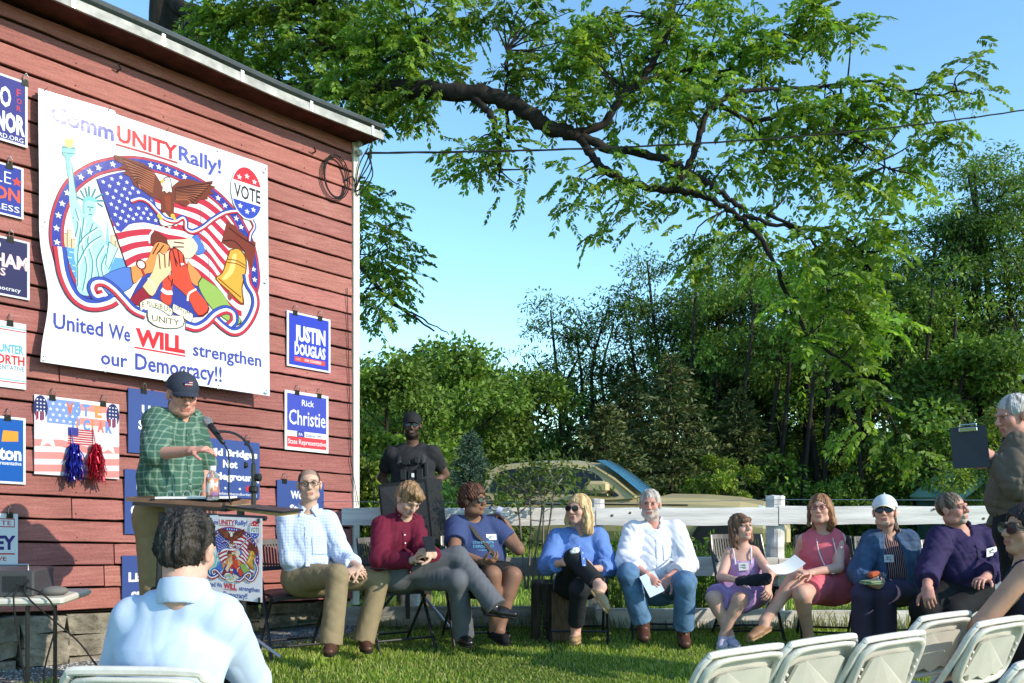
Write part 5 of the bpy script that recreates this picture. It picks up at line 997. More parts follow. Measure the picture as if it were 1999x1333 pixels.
def person(name, label, D, J, head, build=1.0, skin='fair', clothes=(), hair=None, hands=None, foot=None, shoes=None, voxel=.0075, fat=0, face={}, base=None, female=False, seed=1, nolegs=False, headvox=None, hs=1.0, face_fine=True):
    """J: joints as (px, py, extra depth); head: (px, py, extra depth, yaw, pitch, roll); one continuous body, clothing as separate close-fitting shells."""
    P = {k: (W(v[0], v[1], D+(v[2] if len(v) > 2 else 0)) if not isinstance(v, np.ndarray) else v) for k, v in J.items()}
    hc = W(head[0], head[1], D+head[2]); A = frame(*head[3:6]); b = build
    def hp(x, y, z): return hc+(A[0]*x+A[1]*y+A[2]*z)*hs
    for s_ in 'LR': P['s'+s_] = P['s'+s_]+unit(P['neck']-P['s'+s_])*.040*b-np.array([0, 0, .022*b])
    sL, sR, hL, hR = P['sL'], P['sR'], P['hL'], P['hR']; nk = P['neck']; lat = unit(sR-sL); latH = unit(hR-hL); ch = (sL+sR)/2; pv = (hL+hR)/2; up = unit(ch-pv)
    fwd = unit(np.cross(up, lat)); fwd = fwd if np.dot(fwd, np.cross(np.array([0, 0, 1.]), lat)) > 0 else fwd
    TF = -fwd if False else fwd
    # torso front direction: the side of the chest (chosen from the yaw given)
    yawT = J.get('_', None)
    prim = []                                           # (kind, p, q, r0, r1, lat, f, k)
    wst = pv+(ch-pv)*.42
    def torso(o=0, S=prim, hem=None):
        c = []
        sw = np.linalg.norm(sR-sL)
        c.append(('t', pv+up*.02, wst, (.105+fat*.5)*b+o, (.100+fat)*b+o, lat, 1.36))
        c.append(('t', wst, ch-up*.10, (.100+fat)*b+o, (.108+fat*.4)*b+o, lat, 1.42))
        c.append(('t', ch-up*.10, ch-up*.04, (.106+fat*.3)*b+o, (.080)*b+o, lat, 1.5))
        c.append(('t', sL-up*.01, sR-up*.01, .052*b+o, .052*b+o, None, 1))
        c.append(('t', (sL+nk)/2-up*.01, (sR+nk)/2-up*.01, .050*b+o, .050*b+o, None, 1))
        if female:
            for s_ in (-1, 1): c.append(('t', ch-up*.155+lat*s_*.068*b+FW*.055*b, ch-up*.165+lat*s_*.070*b+FW*.068*b, .058*b+o, .050*b+o, None, 1))
        if fat > .01: c.append(('t', wst-up*.02+FW*.03, wst+up*.07+FW*.025, (.10+fat)*b+o, (.095+fat*.7)*b+o, lat, 1.25))
        return c
    FW = unit(np.array([-lat[1], lat[0], 0]))*-1         # horizontal, pointing where the chest faces when lat runs to image right
    FW = unit(FW-up*np.dot(FW, up))
    arm_r = (.050*b, .041*b, .037*b, .026*b); leg_r = (.088*b, .062*b, .058*b, .038*b)
    def arms(o=0, upto=1.0, o1=None):                   # upto: 1 shoulder-elbow only .. 2 whole
        c = []
        for s_ in 'LR':
            a, e, w = P['s'+s_], P['e'+s_], P['w'+s_]; o1_ = o if o1 is None else o1
            u = min(upto, 1.0); q = a+(e-a)*u; c.append(('a', a, q, arm_r[0]+o+fat*.1, arm_r[0]+(arm_r[1]-arm_r[0])*u+o+fat*.05, None, 1, upto < 1))
            if upto > 1: v = min(upto-1, 1.02 if upto > 2.2 else 9); q = e+(w-e)*v; c.append(('a', e, q, arm_r[2]+.003+o, arm_r[2]+(arm_r[3]-arm_r[2])*v+o1_, None, 1, upto < 2.2))
        return c
    def legs(o=0, upto=2.0, flare=0):
        c = []
        for s_ in 'LR':
            a, e, w = P['h'+s_], P['k'+s_], P['n'+s_]; u = min(upto, 1.0); q = a+(e-a)*u
            c.append(('l', a, q, leg_r[0]+o+fat*.3, leg_r[0]+(leg_r[1]-leg_r[0])*u+o, None, 1, upto < 1))
            if upto > 1:
                v = min(upto-1, 1.0 if upto > 2.2 else 9); q = e+(w-e)*v; calf = e+(w-e)*.32; bk = -unit(np.cross(np.cross(w-e, np.array([0, 0, 1.])+FW*.8), w-e)); c.append(('l', e, q, leg_r[2]+o, leg_r[2]+(leg_r[3]-leg_r[2])*v+o+flare, None, 1, upto < 2.2))
                if flare == 0: c.append(('l', e+(w-e)*.12, calf, .052*b+o, .050*b+o, None, 1, False))
        return c
    allp = [v for k, v in P.items() if not (nolegs and k[0] in 'kn')]+[hc]
    def bounds(m=.22): Q = np.array(allp); return Q.min(0)-m, Q.max(0)+m
    lo, hi = bounds(); 
    if base is None: base = np.array([pv[0], pv[1], float(gz(pv[0], pv[1]))])
    t = empty('person', base, label, 'person')
    hv = headvox or voxel*.55; fine = [(hc-.145*hs, hc+.15*hs, hv)]
    for s_ in 'LR':
        if hands and s_ in hands: w = P['w'+s_]; fine.append((w-.11, w+.15 if False else w+.13, max(hv, .0042)))
    S = Sdf(lo, hi, voxel, fine)
    def apply(S, c, k=.03):
        for q in c: S.seg(q[1], q[2], q[3], q[4], k=k, lat=q[5], f=q[6], clip=(len(q) > 7 and q[7]))
    apply(S, torso()); apply(S, arms(0, 2.3), .020)
    if not nolegs: apply(S, legs(0, 2.3), .03)
    S.seg(pv-latH*.07*b, pv+latH*.07*b, .105*b, k=.04)
    # neck and head
    S.seg(nk-up*.02, hp(0, -.022, -.055), .056*b**.5, .054*b**.5, k=.025)
    e = lambda c, r, k=.01, op='add': S.ell(hp(*c), np.array(r)*hs, A, k=k*hs, op=op)
    j = face.get('jaw', 1.0)
    e((0, -.014, .030), (.074, .094, .084)); e((0, .022, -.045), (.056*j, .062, .066), .03); e((0, .060, -.092), (.026*j, .022, .020), .025)
    for s_ in (-1, 1):
        e((s_*.038, .055, -.022), (.026, .026, .026), .022); e((s_*.046*j, .012, -.075), (.020, .03, .022), .025)
        if face_fine: e((s_*.030, .099, .006), (.016, .011, .010), .014, 'sub'); e((s_*.031, .074, .005), (.0135, .0135, .0125), .003)
        S.seg(hp(s_*.010, .092, .026), hp(s_*.046, .078, .024), .0085*hs, .007*hs, k=.012*hs)
        e((s_*.077, -.008, -.006), (.010, .020, .032), .006); e((s_*.084, -.012, .002), (.006, .016, .022), .004)
        e((s_*.011, .096, -.030), (.009, .010, .008), .008)
    S.seg(hp(0, .086, .016), hp(0, .110, -.026), .0085*hs, .0105*hs, k=.014*hs)
    S.seg(hp(-.020, .084, -.056), hp(.020, .084, -.056), .007*hs, k=.008*hs); S.seg(hp(-.016, .083, -.068), hp(.016, .083, -.068), .0075*hs, k=.007*hs)
    if face.get('fatcheek'): e((0, .01, -.075), (.066, .055, .04), .03)
    HP = {}
    if hands:
        for s_, (dr, nm, th, cu) in hands.items():
            w = P['w'+s_]; pr = hand_prims(w, dr, nm, th, cu, .97*b**.5); HP[s_] = pr
            for q in pr:
                if q[0] == 'palm': S.seg(q[1], q[2], q[3]*.62, q[4]*.55, k=.014, lat=q[5], f=2.35)
                else: S.seg(q[1], q[2], q[3], q[4], k=.0035)
    if not nolegs and foot:
        for s_, (dr, dn) in foot.items():
            n_ = P['n'+s_]; d = unit(np.array(dr, float)); u = unit(np.array(dn, float)); S.seg(n_+u*.045-d*.035, n_+u*.055+d*.09, .032*b, .026*b, k=.02); S.seg(n_+u*.055+d*.07, n_+u*.060+d*.155*b, .030*b, .018*b, k=.02, lat=unit(np.cross(d, u)), f=1.35); S.seg(n_, n_+u*.04, .036*b, k=.02)
    V, F = S.mesh()
    sk = np.array(SK[skin]); C = np.tile(sk, (len(V), 1)); L = ((V-hc)@A.T)/hs; x, y, z = L.T; inh = (np.abs(x) < .1) & (y > -.12) & (y < .13) & (z > -.13) & (z < .14)
    def paint(m, c, a=1.0): C[m & inh] = C[m & inh]*(1-a)+np.array(c)*a
    g = np.random.default_rng(seed); C *= (1+.05*np.sin(V@np.array([31, 17, 23.])))[:, None]
    lip = (sk*np.array([.85, .55, .60])) if skin != 'dark' else sk*1.3
    ck = np.exp(-(((np.abs(x)-.038)/.02)**2+((z+.02)/.02)**2))*(y > .03); C[inh] = C[inh]*(1-.35*ck[inh, None])+(sk*np.array([1.05, .72, .68]))*.35*ck[inh, None]
    paint((np.abs(z+.0615) < .0105) & (np.abs(x) < .024) & (y > .07), lip, .8); paint((np.abs(z+.062) < .002) & (np.abs(x) < .022) & (y > .07), sk*.25, .8)
    hcq = face.get('brow', (.06, .04, .025))
    for s_ in (-1, 1):
        paint((np.abs(z-.0295-.05*(.03-np.abs(x))) < .0045) & (x*s_ > .012) & (x*s_ < .046) & (y > .055), hcq, .8)
        ex = x-s_*.031; paint((ex**2/.0125**2+(z-.005)**2/.0065**2 < 1) & (y > .06), (.36, .33, .31), 1); paint(((ex-face.get('gaze', 0))**2+(z-.005)**2 < .0058**2) & (y > .06), (.03, .02, .015), 1)
        paint((ex**2/.0145**2+(z-.0115)**2/.003**2 < 1) & (y > .06), sk*.25, .9)
    if 'beard' in face:
        bc, full = face['beard']; mouth = (np.abs(z+.062) < .009) & (np.abs(x) < .022)
        if full == 'full': m = (z < -.012-.9*np.maximum(0, .05-np.abs(x))*.62) & (y > -.03) & (z > -.135) & ((z < -.040) | (np.abs(x) > .052))
        elif full == 'goatee': m = (z < -.040) & (np.abs(x) < .034) & (y > .03)
        else: m = (z < -.035) & (y > -.01)
        m &= ~mouth; C[m & inh] = C[m & inh]*.2+np.array(bc)*.8*(g.uniform(.7, 1.3, (int((m & inh).sum()), 1)))
    if face.get('stubhair') is not None:                # cropped hair painted on the scalp
        m = (z > .035+face.get('hl', .03)*np.clip(y/.08, -1.5, 1)) & inh & (np.abs(x) < .085); C[m] = C[m]*.35+np.array(face['stubhair'])*.65
    for q in (hands or {}):                             # a touch of red at knuckles and finger tips
        for pr in HP[q]:
            if pr[0] == 'f': d2 = ((V-pr[2])**2).sum(1); w_ = np.exp(-d2/.009**2); C = C*(1-.18*w_[:, None])+C*np.array([1.0, .65, .6])*.18*w_[:, None]
    body = obj('body', V, F, M['skin'], t, smooth=True, cols=C, origin=base)
    # ---- clothing shells
    tools = dict(P=P, b=b, pv=pv, ch=ch, up=up, lat=lat, latH=latH, FW=FW, nk=nk, hc=hc, A=A, hp=hp, wst=wst, t=t, base=base, legr=leg_r, armr=arm_r)
    for c in clothes:
        kind = c['k']; o = c.get('o', .012); vx = c.get('vx', voxel); Sc = Sdf(lo-.03, hi+.03, vx)
        if kind == 'shirt':
            apply(Sc, torso(o)); up_to = {'none': 0, 'cap': .22, 'short': .62, 'elbow': 1.0, 'three': 1.62, 'long': 1.98}[c.get('sleeve', 'long')]
            so_ = o+c.get('loose', .008)
            if up_to > 0: apply(Sc, arms(so_, up_to, so_+.004), .018)
            Sc.seg(pv-latH*.07*b, pv+latH*.07*b, .105*b+o, k=.04)
            hem = c.get('hem', -.06); Sc.cut(pv+up*hem, -up)
            nr = c.get('neck', .060); ncp = nk+FW*c.get('nf', .01); Sc.seg(ncp-up*c.get('nd', .0), ncp+up*.12+FW*.02, nr, nr+.012, k=.006, op='sub')
            if c.get('vee'): Sc.seg(nk+FW*.05-up*c['vee'], nk+FW*.09+up*.03, .018, .055, k=.006, op='sub', lat=FW, f=3)
            if up_to == 0:
                for s_ in 'LR': a, e_ = P['s'+s_], P['e'+s_]; out = lat*(-1 if s_ == 'L' else 1); Sc.seg(a+out*.035-up*.03, a+out*.10+up*.02, c.get('arm', .062), .09, k=.006, op='sub')
        elif kind == 'pants':
            apply(Sc, legs(o, c.get('upto', 2.10), c.get('flare', .012))); Sc.seg(pv-latH*.07*b, pv+latH*.07*b, .107*b+o, k=.05); Sc.seg(pv, pv+up*c.get('rise', .12), .108*b+o+fat*.6, .10*b+o+fat*.8, k=.03, lat=lat, f=1.34, clip=True)
        elif kind == 'skirt':
            u = c.get('upto', .92); 
            for s_ in 'LR': a, e_ = P['h'+s_], P['k'+s_]; Sc.seg(a, a+(e_-a)*u, leg_r[0]+o+.012, leg_r[1]+o+c.get('flare', .03), k=.05, clip=True)
            kL, kR = P['hL']+(P['kL']-P['hL'])*u, P['hR']+(P['kR']-P['hR'])*u; Sc.seg((hL+hR)/2, (kL+kR)/2, .10+o, .065+o, k=.06, lat=unit(kR-kL), f=1.5, clip=True)
            Sc.seg(pv-latH*.07*b, pv+latH*.07*b, .108*b+o, k=.05); Sc.seg(pv, pv+up*c.get('rise', .14), .108*b+o+fat, .10*b+o+fat, k=.03, lat=lat, f=1.36, clip=True)
            if c.get('drape'): Sc.seg((hL+hR)/2+(kL+kR)/2*0, (kL+kR)/2*.7+(hL+hR)/2*.3-np.array([0, 0, c['drape']]), .06, .05, k=.08, lat=unit(kR-kL), f=2)
        elif kind == 'custom': c['f'](Sc, tools)
        for f_ in c.get('extra', ()): f_(Sc, tools)
        V, F = Sc.mesh()
        if len(V) == 0: continue
        nrm = vnorm(V, F); amp = c.get('fold', .0045)*(.45 if kind == 'pants' else .95); d = wob(V, amp, c.get('fs', 38), seed+7)
        d = np.maximum(d, -o*.45); V = V+nrm*d[:, None]
        obj(c['name'], V, F, c['m'], t, smooth=True, origin=base); tools.setdefault('gv', []).append(V); tools['gm'] = tools.get('gm', {}); tools['gm'][c['name']] = c['m']
    if hair: make_hair(hair, tools, lo, hi, voxel*.8, hs, seed)
    if shoes:
        for s_, (dr, dn) in foot.items():
            n_ = P['n'+s_]; d = unit(np.array(dr, float)); u = unit(np.array(dn, float)); lt = unit(np.cross(d, u)); q = shoes; Sc = Sdf(n_-.30, n_+.30, .006); o = .010
            Sc.seg(n_+u*.050-d*.040, n_+u*.054+d*.09, .036*b+.002, .034*b, k=.02, lat=lt, f=1.05); Sc.seg(n_+u*.058+d*.07, n_+u*.060+d*.165*b, .036*b, .024*b, k=.02, lat=lt, f=1.35)
            if q.get('high'): Sc.seg(n_-u*q['high'], n_+u*.04, .048*b, .047*b, k=.02, clip0=True)
            elif q.get('open'): Sc.cut(n_+u*.035, -u)
            else: Sc.seg(n_+u*.0, n_+u*.04, .044*b, .046*b, k=.02, clip0=True)
            V, F = Sc.mesh(); sh = obj('shoe', V, F, q['m'], t, smooth=True)
            Sc = Sdf(n_-.30, n_+.30, .006); so2 = u*.084
            Sc.seg(n_+so2-d*.045, n_+so2+d*.09, .014, .014, k=.01, lat=lt, f=2.9); Sc.seg(n_+so2+d*.08, n_+so2+u*.0+d*.165*b, .014, .012, k=.01, lat=lt, f=3.0)
            V, F = Sc.mesh(); obj('sole', V, F, q.get('sole', M['rubber']), sh, smooth=True)
    tools['hands'] = HP; return tools
def make_hair(h, T, lo, hi, vx, hs, seed):
    hp, A, hc = T['hp'], T['A'], T['hc']; S = Sdf(hc-.36, hc+.22, .0055 if vx < .008 else .007); o = h.get('o', .012)
    e = lambda c, r, k=.01, op='add': S.ell(hp(*c), np.array(r)*hs, A, k=k*hs, op=op)
    e((0, -.020+h.get('back', 0), .034), (.074+o, .090+o, .084+o)); 
    if h.get('nape', 1): e((0, -.055, -.02), (.060+o, .052+o, .060), .03)
    for c, r in h.get('add', ()): e(c, r, .02)
    for p, q, r0, r1 in h.get('locks', ()): S.seg(hp(*p), hp(*q), r0, r1, k=.018)
    # face opening: in front of the ears and below the hairline
    e((0, .105, h.get('line', .062)-.105), (h.get('wide', .074), .110, .100), .012, 'sub')
    if h.get('side', 1): [e((s_*.085, .02, -.035), (.030, .055, .050), .01, 'sub') for s_ in (-1, 1)]
    if not h.get('long'): S.cut(hp(0, -.05, h.get('low', -.085)), -A[2]*.9+A[1]*.0)
    for c, r in h.get('sub', ()): e(c, r, .015, 'sub')
    V, F = S.mesh(); n = vnorm(V, F); g = np.random.default_rng(seed); L = (V-hc)@A.T; fr = h.get('freq', 110)
    ang = np.arctan2(L[:, 0], L[:, 1]+.02); d = h.get('amp', .004)*(np.sin(ang*fr*.32+3*np.sin(L[:, 2]*30)+g.uniform(0, 6))*.6+np.sin(L[:, 0]*fr+2*np.sin(L[:, 1]*fr*.5))*.4+.5*np.sin(L@np.array([fr*1.3, fr, fr*.8])))
    V = V+n*d[:, None]; c = np.array(h['col'])[None]*(1+.22*np.sin(ang*17+L[:, 2]*20)[:, None]*h.get('hl', 1)); 
    if 'col2' in h: w = np.clip(.5+.7*np.sin(ang*7+L[:, 2]*14), 0, 1)[:, None]; c = c*(1-w)+np.array(h['col2'])*w
    obj('hair', V, F, M['hair'], T['t'], smooth=True, cols=np.clip(c, 0, 1), origin=T['base'])
def glasses(T, dark=True, frame_m=None, size=1.0, drop=0, up=0, round_=False):
    hp = T['hp']; fm = frame_m or M['black_plastic']; m = MB(); z0 = .004+up-drop
    for s_ in (-1, 1):
        ring = [hp(s_*.033+.024*size*math.cos(q), .104-.10*abs(s_*.033+.024*size*math.cos(q))**1.35*3.2, z0+.018*size*math.sin(q)) for q in np.linspace(0, 2*math.pi, 17)]; m.tube(ring, .0024, 5, caps=False)
        m.tube([hp(s_*.056, .091, z0+.006), hp(s_*.078, .05, z0+.004), hp(s_*.082, -.01, z0+.002)], .0022, 5)
    m.tube([hp(-.011, .105, z0+.005), hp(0, .108, z0+.008), hp(.011, .105, z0+.005)], .0022, 5)
    gl = m.build('glasses', fm, T['t'])
    for s_ in (-1, 1):
        V = [hp(s_*.033+.023*size*math.cos(q), .104-.10*abs(s_*.033+.023*size*math.cos(q))**1.35*3.2, z0+.017*size*math.sin(q)) for q in np.linspace(0, 2*math.pi, 16, endpoint=False)]
        if not dark: continue
        obj('lens', V, [tuple(range(16))], M['glass_dark'] if dark else M['clear'], gl)
def cap_hat(T, col, brim=None, badge=False, o=.014, tilt=0):
    hp, A = T['hp'], T['A']; hc = T['hc']; S = Sdf(hc-.2, hc+.24, .0055); e = lambda c, r, k=.01, op='add': S.ell(hp(*c), r, A, k=k, op=op)
    e((0, -.014, .040), (.078+o, .098+o, .086+o)); e((0, -.014, .036), (.070+o*.6, .089+o*.6, .076+o*.6), .003, 'sub'); S.cut(hp(0, 0, .038), -A[2]-A[1]*(.12))
    S.seg(hp(0, -.014, .130+o), hp(0, -.014, .134+o), .007, k=.004)
    V, F = S.mesh(); cp = obj('cap', V, F, col, T['t'], smooth=True, origin=T['base'])
    V = []; n = 17
    for i in range(6):
        for j in range(n):
            a = (j/(n-1)-.5)*2; u = i/5; xx = a*.078*(1-.10*u*u); yy = .072*math.sqrt(max(0, 1-a*a*.72))+.005+.078*u*math.sqrt(max(0, 1-a*a*.92)); zz = .046-.022*u-.020*a*a+.004; V += [hp(xx, yy, zz), hp(xx, yy, zz-.004)]
    I = lambda i, j, k: (i*n+j)*2+k
    F = []
    for i in range(5):
        for j in range(n-1): F += [(I(i, j, 0), I(i, j+1, 0), I(i+1, j+1, 0), I(i+1, j, 0)), (I(i, j, 1), I(i+1, j, 1), I(i+1, j+1, 1), I(i, j+1, 1))]
    F += [(I(5, j, 0), I(5, j+1, 0), I(5, j+1, 1), I(5, j, 1)) for j in range(n-1)]
    obj('cap_brim', V, F, brim or col, cp, smooth=True)
    return cp
def name_tag(T, c, w, h, right, upv, nrm, scribble=True, mark='white_tag'):
    c = np.asarray(c, float); right, upv, nrm = unit(right), unit(upv), unit(nrm); m = MB(); m.box(c, (w/2, h/2, .0015), [right, upv, nrm]); tg = m.build('name_tag', M['paper'], T['t'])
    if scribble:
        g = np.random.default_rng(int(abs(c[0])*1000)); m = MB()
        for r_, yy in enumerate((.18, -.12)):
            P = [c+right*w*(-.32+.07*i+.02*g.normal())+upv*h*(yy+.09*math.sin(i*2.3+r_)+.04*g.normal())+nrm*.003 for i in range(9)]; m.tube(spline(P, 3), .0013, 4)
        tag(m.build('handwriting', M['black_plastic'], tg), kind='stuff')
def collar(T, col, h=.035, open_=.5, r=.062, name='collar', lift=.042):
    nk, up, FW, lat = T['nk'], T['up'], T['FW'], T['lat']; S = Sdf(nk-.16, nk+.16, .005); c = nk+up*lift
    n = 46; a = np.linspace(-math.pi+open_, math.pi-open_, n)+math.pi; pts = [c+lat*r*1.02*math.sin(q)+FW*(r*math.cos(q)+.006)-up*(.018*max(0, math.cos(q))) for q in a]
    for i in range(n-1): S.seg(pts[i], pts[i+1], .007, k=.006, lat=up, f=h/.012)
    for s_, p in ((-1, pts[0]), (1, pts[-1])):
        sd_ = 1 if np.dot(p-c, lat) > 0 else -1; S.seg(p, p+lat*sd_*.028+FW*.022-up*.045, .007, .004, k=.008, lat=lat, f=2.6)
    V, F = S.mesh(); return obj(name, V, F, col, T['t'], smooth=True)
def surf(T, a, b, off=.004):                             # the point of the clothed chest a to the side and b above the shoulder line
    V = np.concatenate(T['gv']); r = V-T['ch']; la, ub, fw = r@T['lat'], r@T['up'], r@T['FW']; m = (np.abs(la-a) < .013) & (np.abs(ub-b) < .013)
    f = fw[m].max() if m.any() else .12; return T['ch']+T['lat']*a+T['up']*b+T['FW']*(f+off)
def placket(T, m_, top=-.02, bot=-.40, n=6, col=None, w=.015, a0=0):
    P = [surf(T, a0, b, .0015) for b in np.linspace(top, bot, 26)]; P = np.array(P); P[1:-1] = (P[:-2]+P[1:-1]+P[2:])/3; V = []
    for p in P: V += [p-T['lat']*w-T['FW']*.004, p-T['lat']*w*.9, p+T['lat']*w*.9, p+T['lat']*w-T['FW']*.004]
    F = [(i*4+j, i*4+j+1, i*4+5+j, i*4+4+j) for i in range(25) for j in range(3)]; o = obj('placket', V, F, m_, T['t'])
    for k in range(n): c = P[2+int(22*k/(n-1))]; b = MB(); b.lathe(c+T['FW']*.0005, [(.0055, 0), (.006, .0015), (.003, .003)], T['FW'], 8); b.build('button', col or M['paper'], o)
def pocket(T, m_, a, b, w=.05, h=.06):
    n = 6; V = []
    for j in range(n+1):
        for i in range(n+1): V.append(surf(T, a-w+2*w*i/n, b-h*2*j/n, .002))
    F = [(j*(n+1)+i, (j+1)*(n+1)+i, (j+1)*(n+1)+i+1, j*(n+1)+i+1) for j in range(n) for i in range(n)]; obj('chest_pocket', V, F, m_, T['t'], smooth=True)
# ---------------------------------------------------------------- folding chairs
def chair_black(loc, yaw, label, s=1.0):
    """yaw: where the seat faces, 0 = towards the camera"""
    A = frame(yaw); X, Fw, U = A; b = np.array([loc[0], loc[1], float(gz(loc[0], loc[1]))]); t = empty('folding_chair', b, label, 'chair', 'black folding chairs of the seated row')
    p = lambda x, y, z: b+X*x*s+Fw*y*s+U*z*s
    for sx in (-1, 1):
        m = MB(); m.tube(spline([p(sx*.225, .25, .0), p(sx*.225, .02, .36), p(sx*.222, -.17, .66), p(sx*.215, -.24, .82)], 5), .0125, 7); m.build('front_frame', M['black_metal'], t)
        m = MB(); m.tube([p(sx*.20, -.25, .0), p(sx*.20, .14, .44)], .0115, 7); m.build('rear_leg', M['black_metal'], t)
    m = MB(); m.tube([p(-.225, .205, .09), p(.225, .205, .09)], .009, 6); m.tube([p(-.20, -.20, .07), p(.20, -.20, .07)], .009, 6); tag(m.build('stretcher', M['black_metal'], t), kind='stuff')
    V = []; n = 9
    for i in range(n):
        for j in range(7):
            x = -.205+.41*i/(n-1); y = -.17+.37*j/6; e = max(abs(x)/.205, 0)**6*.012+(j/6)**6*.02; V += [p(x, y, .462-e-.006*math.sin(j)), p(x, y, .440-e)]
    I = lambda i, j, k: (i*7+j)*2+k; F = []
    for i in range(n-1):
        for j in range(6): F += [(I(i, j, 0), I(i, j+1, 0), I(i+1, j+1, 0), I(i+1, j, 0))[::-1], (I(i, j, 1), I(i+1, j, 1), I(i+1, j+1, 1), I(i, j+1, 1))[::-1]]
    for i in range(n-1): F += [(I(i, 0, 0), I(i+1, 0, 0), I(i+1, 0, 1), I(i, 0, 1)), (I(i, 6, 0), I(i, 6, 1), I(i+1, 6, 1), I(i+1, 6, 0))]
    for j in range(6): F += [(I(0, j, 0), I(0, j, 1), I(0, j+1, 1), I(0, j+1, 0)), (I(n-1, j, 0), I(n-1, j+1, 0), I(n-1, j+1, 1), I(n-1, j, 1))]
    obj('seat', V, F, M['black_plastic'], t)
    bm = MB(); 
    zz = lambda f: (-.15-.09*f, .60+.22*f)
    def bp(u, f, off=0): y, z = zz(f); return p(u*.212, y-.028*(1-u*u)+off, z)
    rows = [0, .12, .88, 1.0]
    for f0, f1 in ((0, .14), (.86, 1.03)):
        for i in range(8): u0, u1 = -1+i/4, -1+(i+1)/4; bm.hexa([bp(u0, f0, -.008), bp(u1, f0, -.008), bp(u1, f0, .008), bp(u0, f0, .008), bp(u0, f1, -.008), bp(u1, f1, -.008), bp(u1, f1, .008), bp(u0, f1, .008)])
    for i in range(19): u = -.95+1.9*i/18; w = .030; bm.hexa([bp(u-w, .12, -.006), bp(u+w, .12, -.006), bp(u+w, .12, .006), bp(u-w, .12, .006), bp(u-w, .88, -.006), bp(u+w, .88, -.006), bp(u+w, .88, .006), bp(u-w, .88, .006)])
    bm.build('backrest', M['black_plastic'], t); return t
M['cream_plastic'] = mat('cream_plastic', (.60, .57, .49), .42, .4, var=.07, vscale=7, bump=.12, bscale=140)
M['cream_metal'] = mat('cream_metal', (.66, .63, .56), .35, .5, var=.15, vscale=20)
def chair_white(loc, yaw, label, z0=None):
    A = frame(yaw); X, Fw, U = A; b = np.array([loc[0], loc[1], loc[2]]); t = empty('folding_chair', b, label, 'chair', 'white folding chairs of the audience')
    p = lambda x, y, z: b+X*x+Fw*y+U*z
    # one tube goes up, over the top of the back and down again
    pr = [(-.225, .26, 0), (-.225, .03, .40), (-.222, -.14, .68), (-.215, -.185, .765), (-.19, -.205, .805), (-.15, -.212, .82), (.15, -.212, .82), (.19, -.205, .805), (.215, -.185, .765), (.222, -.14, .68), (.225, .03, .40), (.225, .26, 0)]
    m = MB(); m.tube(spline([p(*q) for q in pr], 5), .0135, 8); m.build('frame', M['cream_metal'], t)
    for sx in (-1, 1): m = MB(); m.tube([p(sx*.20, -.26, 0), p(sx*.20, .12, .44)], .0115, 8); m.build('rear_leg', M['cream_metal'], t)
    m = MB(); m.tube([p(-.20, -.21, .07), p(.20, -.21, .07)], .009, 6); m.tube([p(-.225, .20, .10), p(.225, .20, .10)], .009, 6); tag(m.build('stretcher', M['cream_metal'], t), kind='stuff')
    # moulded back shell: rounded outline, thick lip that wraps the tube, dished rear
    def outline(sc_, dz): 
        out = []
        for k in range(28):
            a = 2*math.pi*k/28; c, s_ = math.cos(a), math.sin(a); q = (abs(c)**5+abs(s_)**5)**-.2; out.append((c*q*.205*sc_, s_*q*.135*sc_+dz))
        return out
    def bpt(x, z, off): zz = .67+z; y = -.155-.42*(zz-.70)*1.0; return p(x, y-.020*(1-(x/.21)**2)+off, zz)
    rings = [(.60, .012), (.90, .012), (1.0, .004), (1.03, -.014), (1.02, -.030), (.95, -.034), (.88, -.026), (.84, -.002), (.80, .002), (.72, .002), (.62, .002), (.5, .002), (.38, .002), (.25, .002), (.12, .002), (.03, .002)]
    V = []; F = []
    for sc_, off in rings: V += [bpt(x, z, off) for x, z in outline(sc_, 0)]
    n = 28
    for r in range(len(rings)-1): F += [(r*n+k, r*n+(k+1) % n, (r+1)*n+(k+1) % n, (r+1)*n+k) for k in range(n)]
    F += [tuple(range(n-1, -1, -1)), tuple((len(rings)-1)*n+k for k in range(n))]
    sh = obj('backrest', V, F, M['cream_plastic'], t, smooth=True)
    # raised inner panel with a scalloped lower edge on the rear side
    V = []; top = [(-.135, .065), (-.10, .080), (0, .088), (.10, .080), (.135, .065)]; bot_ = [(.170, -.085), (.135, -.078), (.12, -.108), (.06, -.092), (0, -.120), (-.06, -.092), (-.12, -.108), (-.135, -.078), (-.170, -.085)]
    O = top+bot_; k = len(O); V = [bpt(x, z, -.024) for x, z in O]+[bpt(x, z, -.010) for x, z in O]; F = [tuple(range(k)), tuple(range(2*k-1, k-1, -1))]+[(i, (i+1) % k, k+(i+1) % k, k+i) for i in range(k)]
    obj('back_panel', V, F, M['cream_plastic'], sh)
    m = MB()
    for sx in (-1, 1):
        for z in (.03, .0, -.035): m.lathe(bpt(sx*.178, z, -.024), [(.007, 0), (.006, .006), (.002, .007)], -Fw, 8)
    tag(m.build('rivet', M['cream_metal'], sh), kind='stuff')
    V = []; n = 9
    for i in range(n):
        for j in range(7): x = -.20+.40*i/(n-1); y = -.16+.38*j/6; e = (abs(x)/.20)**6*.014+(j/6)**6*.02; V += [p(x, y, .465-e), p(x, y, .440-e)]
    I = lambda i, j, k: (i*7+j)*2+k; F = []
    for i in range(n-1):
        for j in range(6): F += [(I(i, j, 0), I(i+1, j, 0), I(i+1, j+1, 0), I(i, j+1, 0)), (I(i, j, 1), I(i, j+1, 1), I(i+1, j+1, 1), I(i+1, j, 1))]
    for i in range(n-1): F += [(I(i, 0, 0), I(i, 0, 1), I(i+1, 0, 1), I(i+1, 0, 0)), (I(i, 6, 0), I(i+1, 6, 0), I(i+1, 6, 1), I(i, 6, 1))]
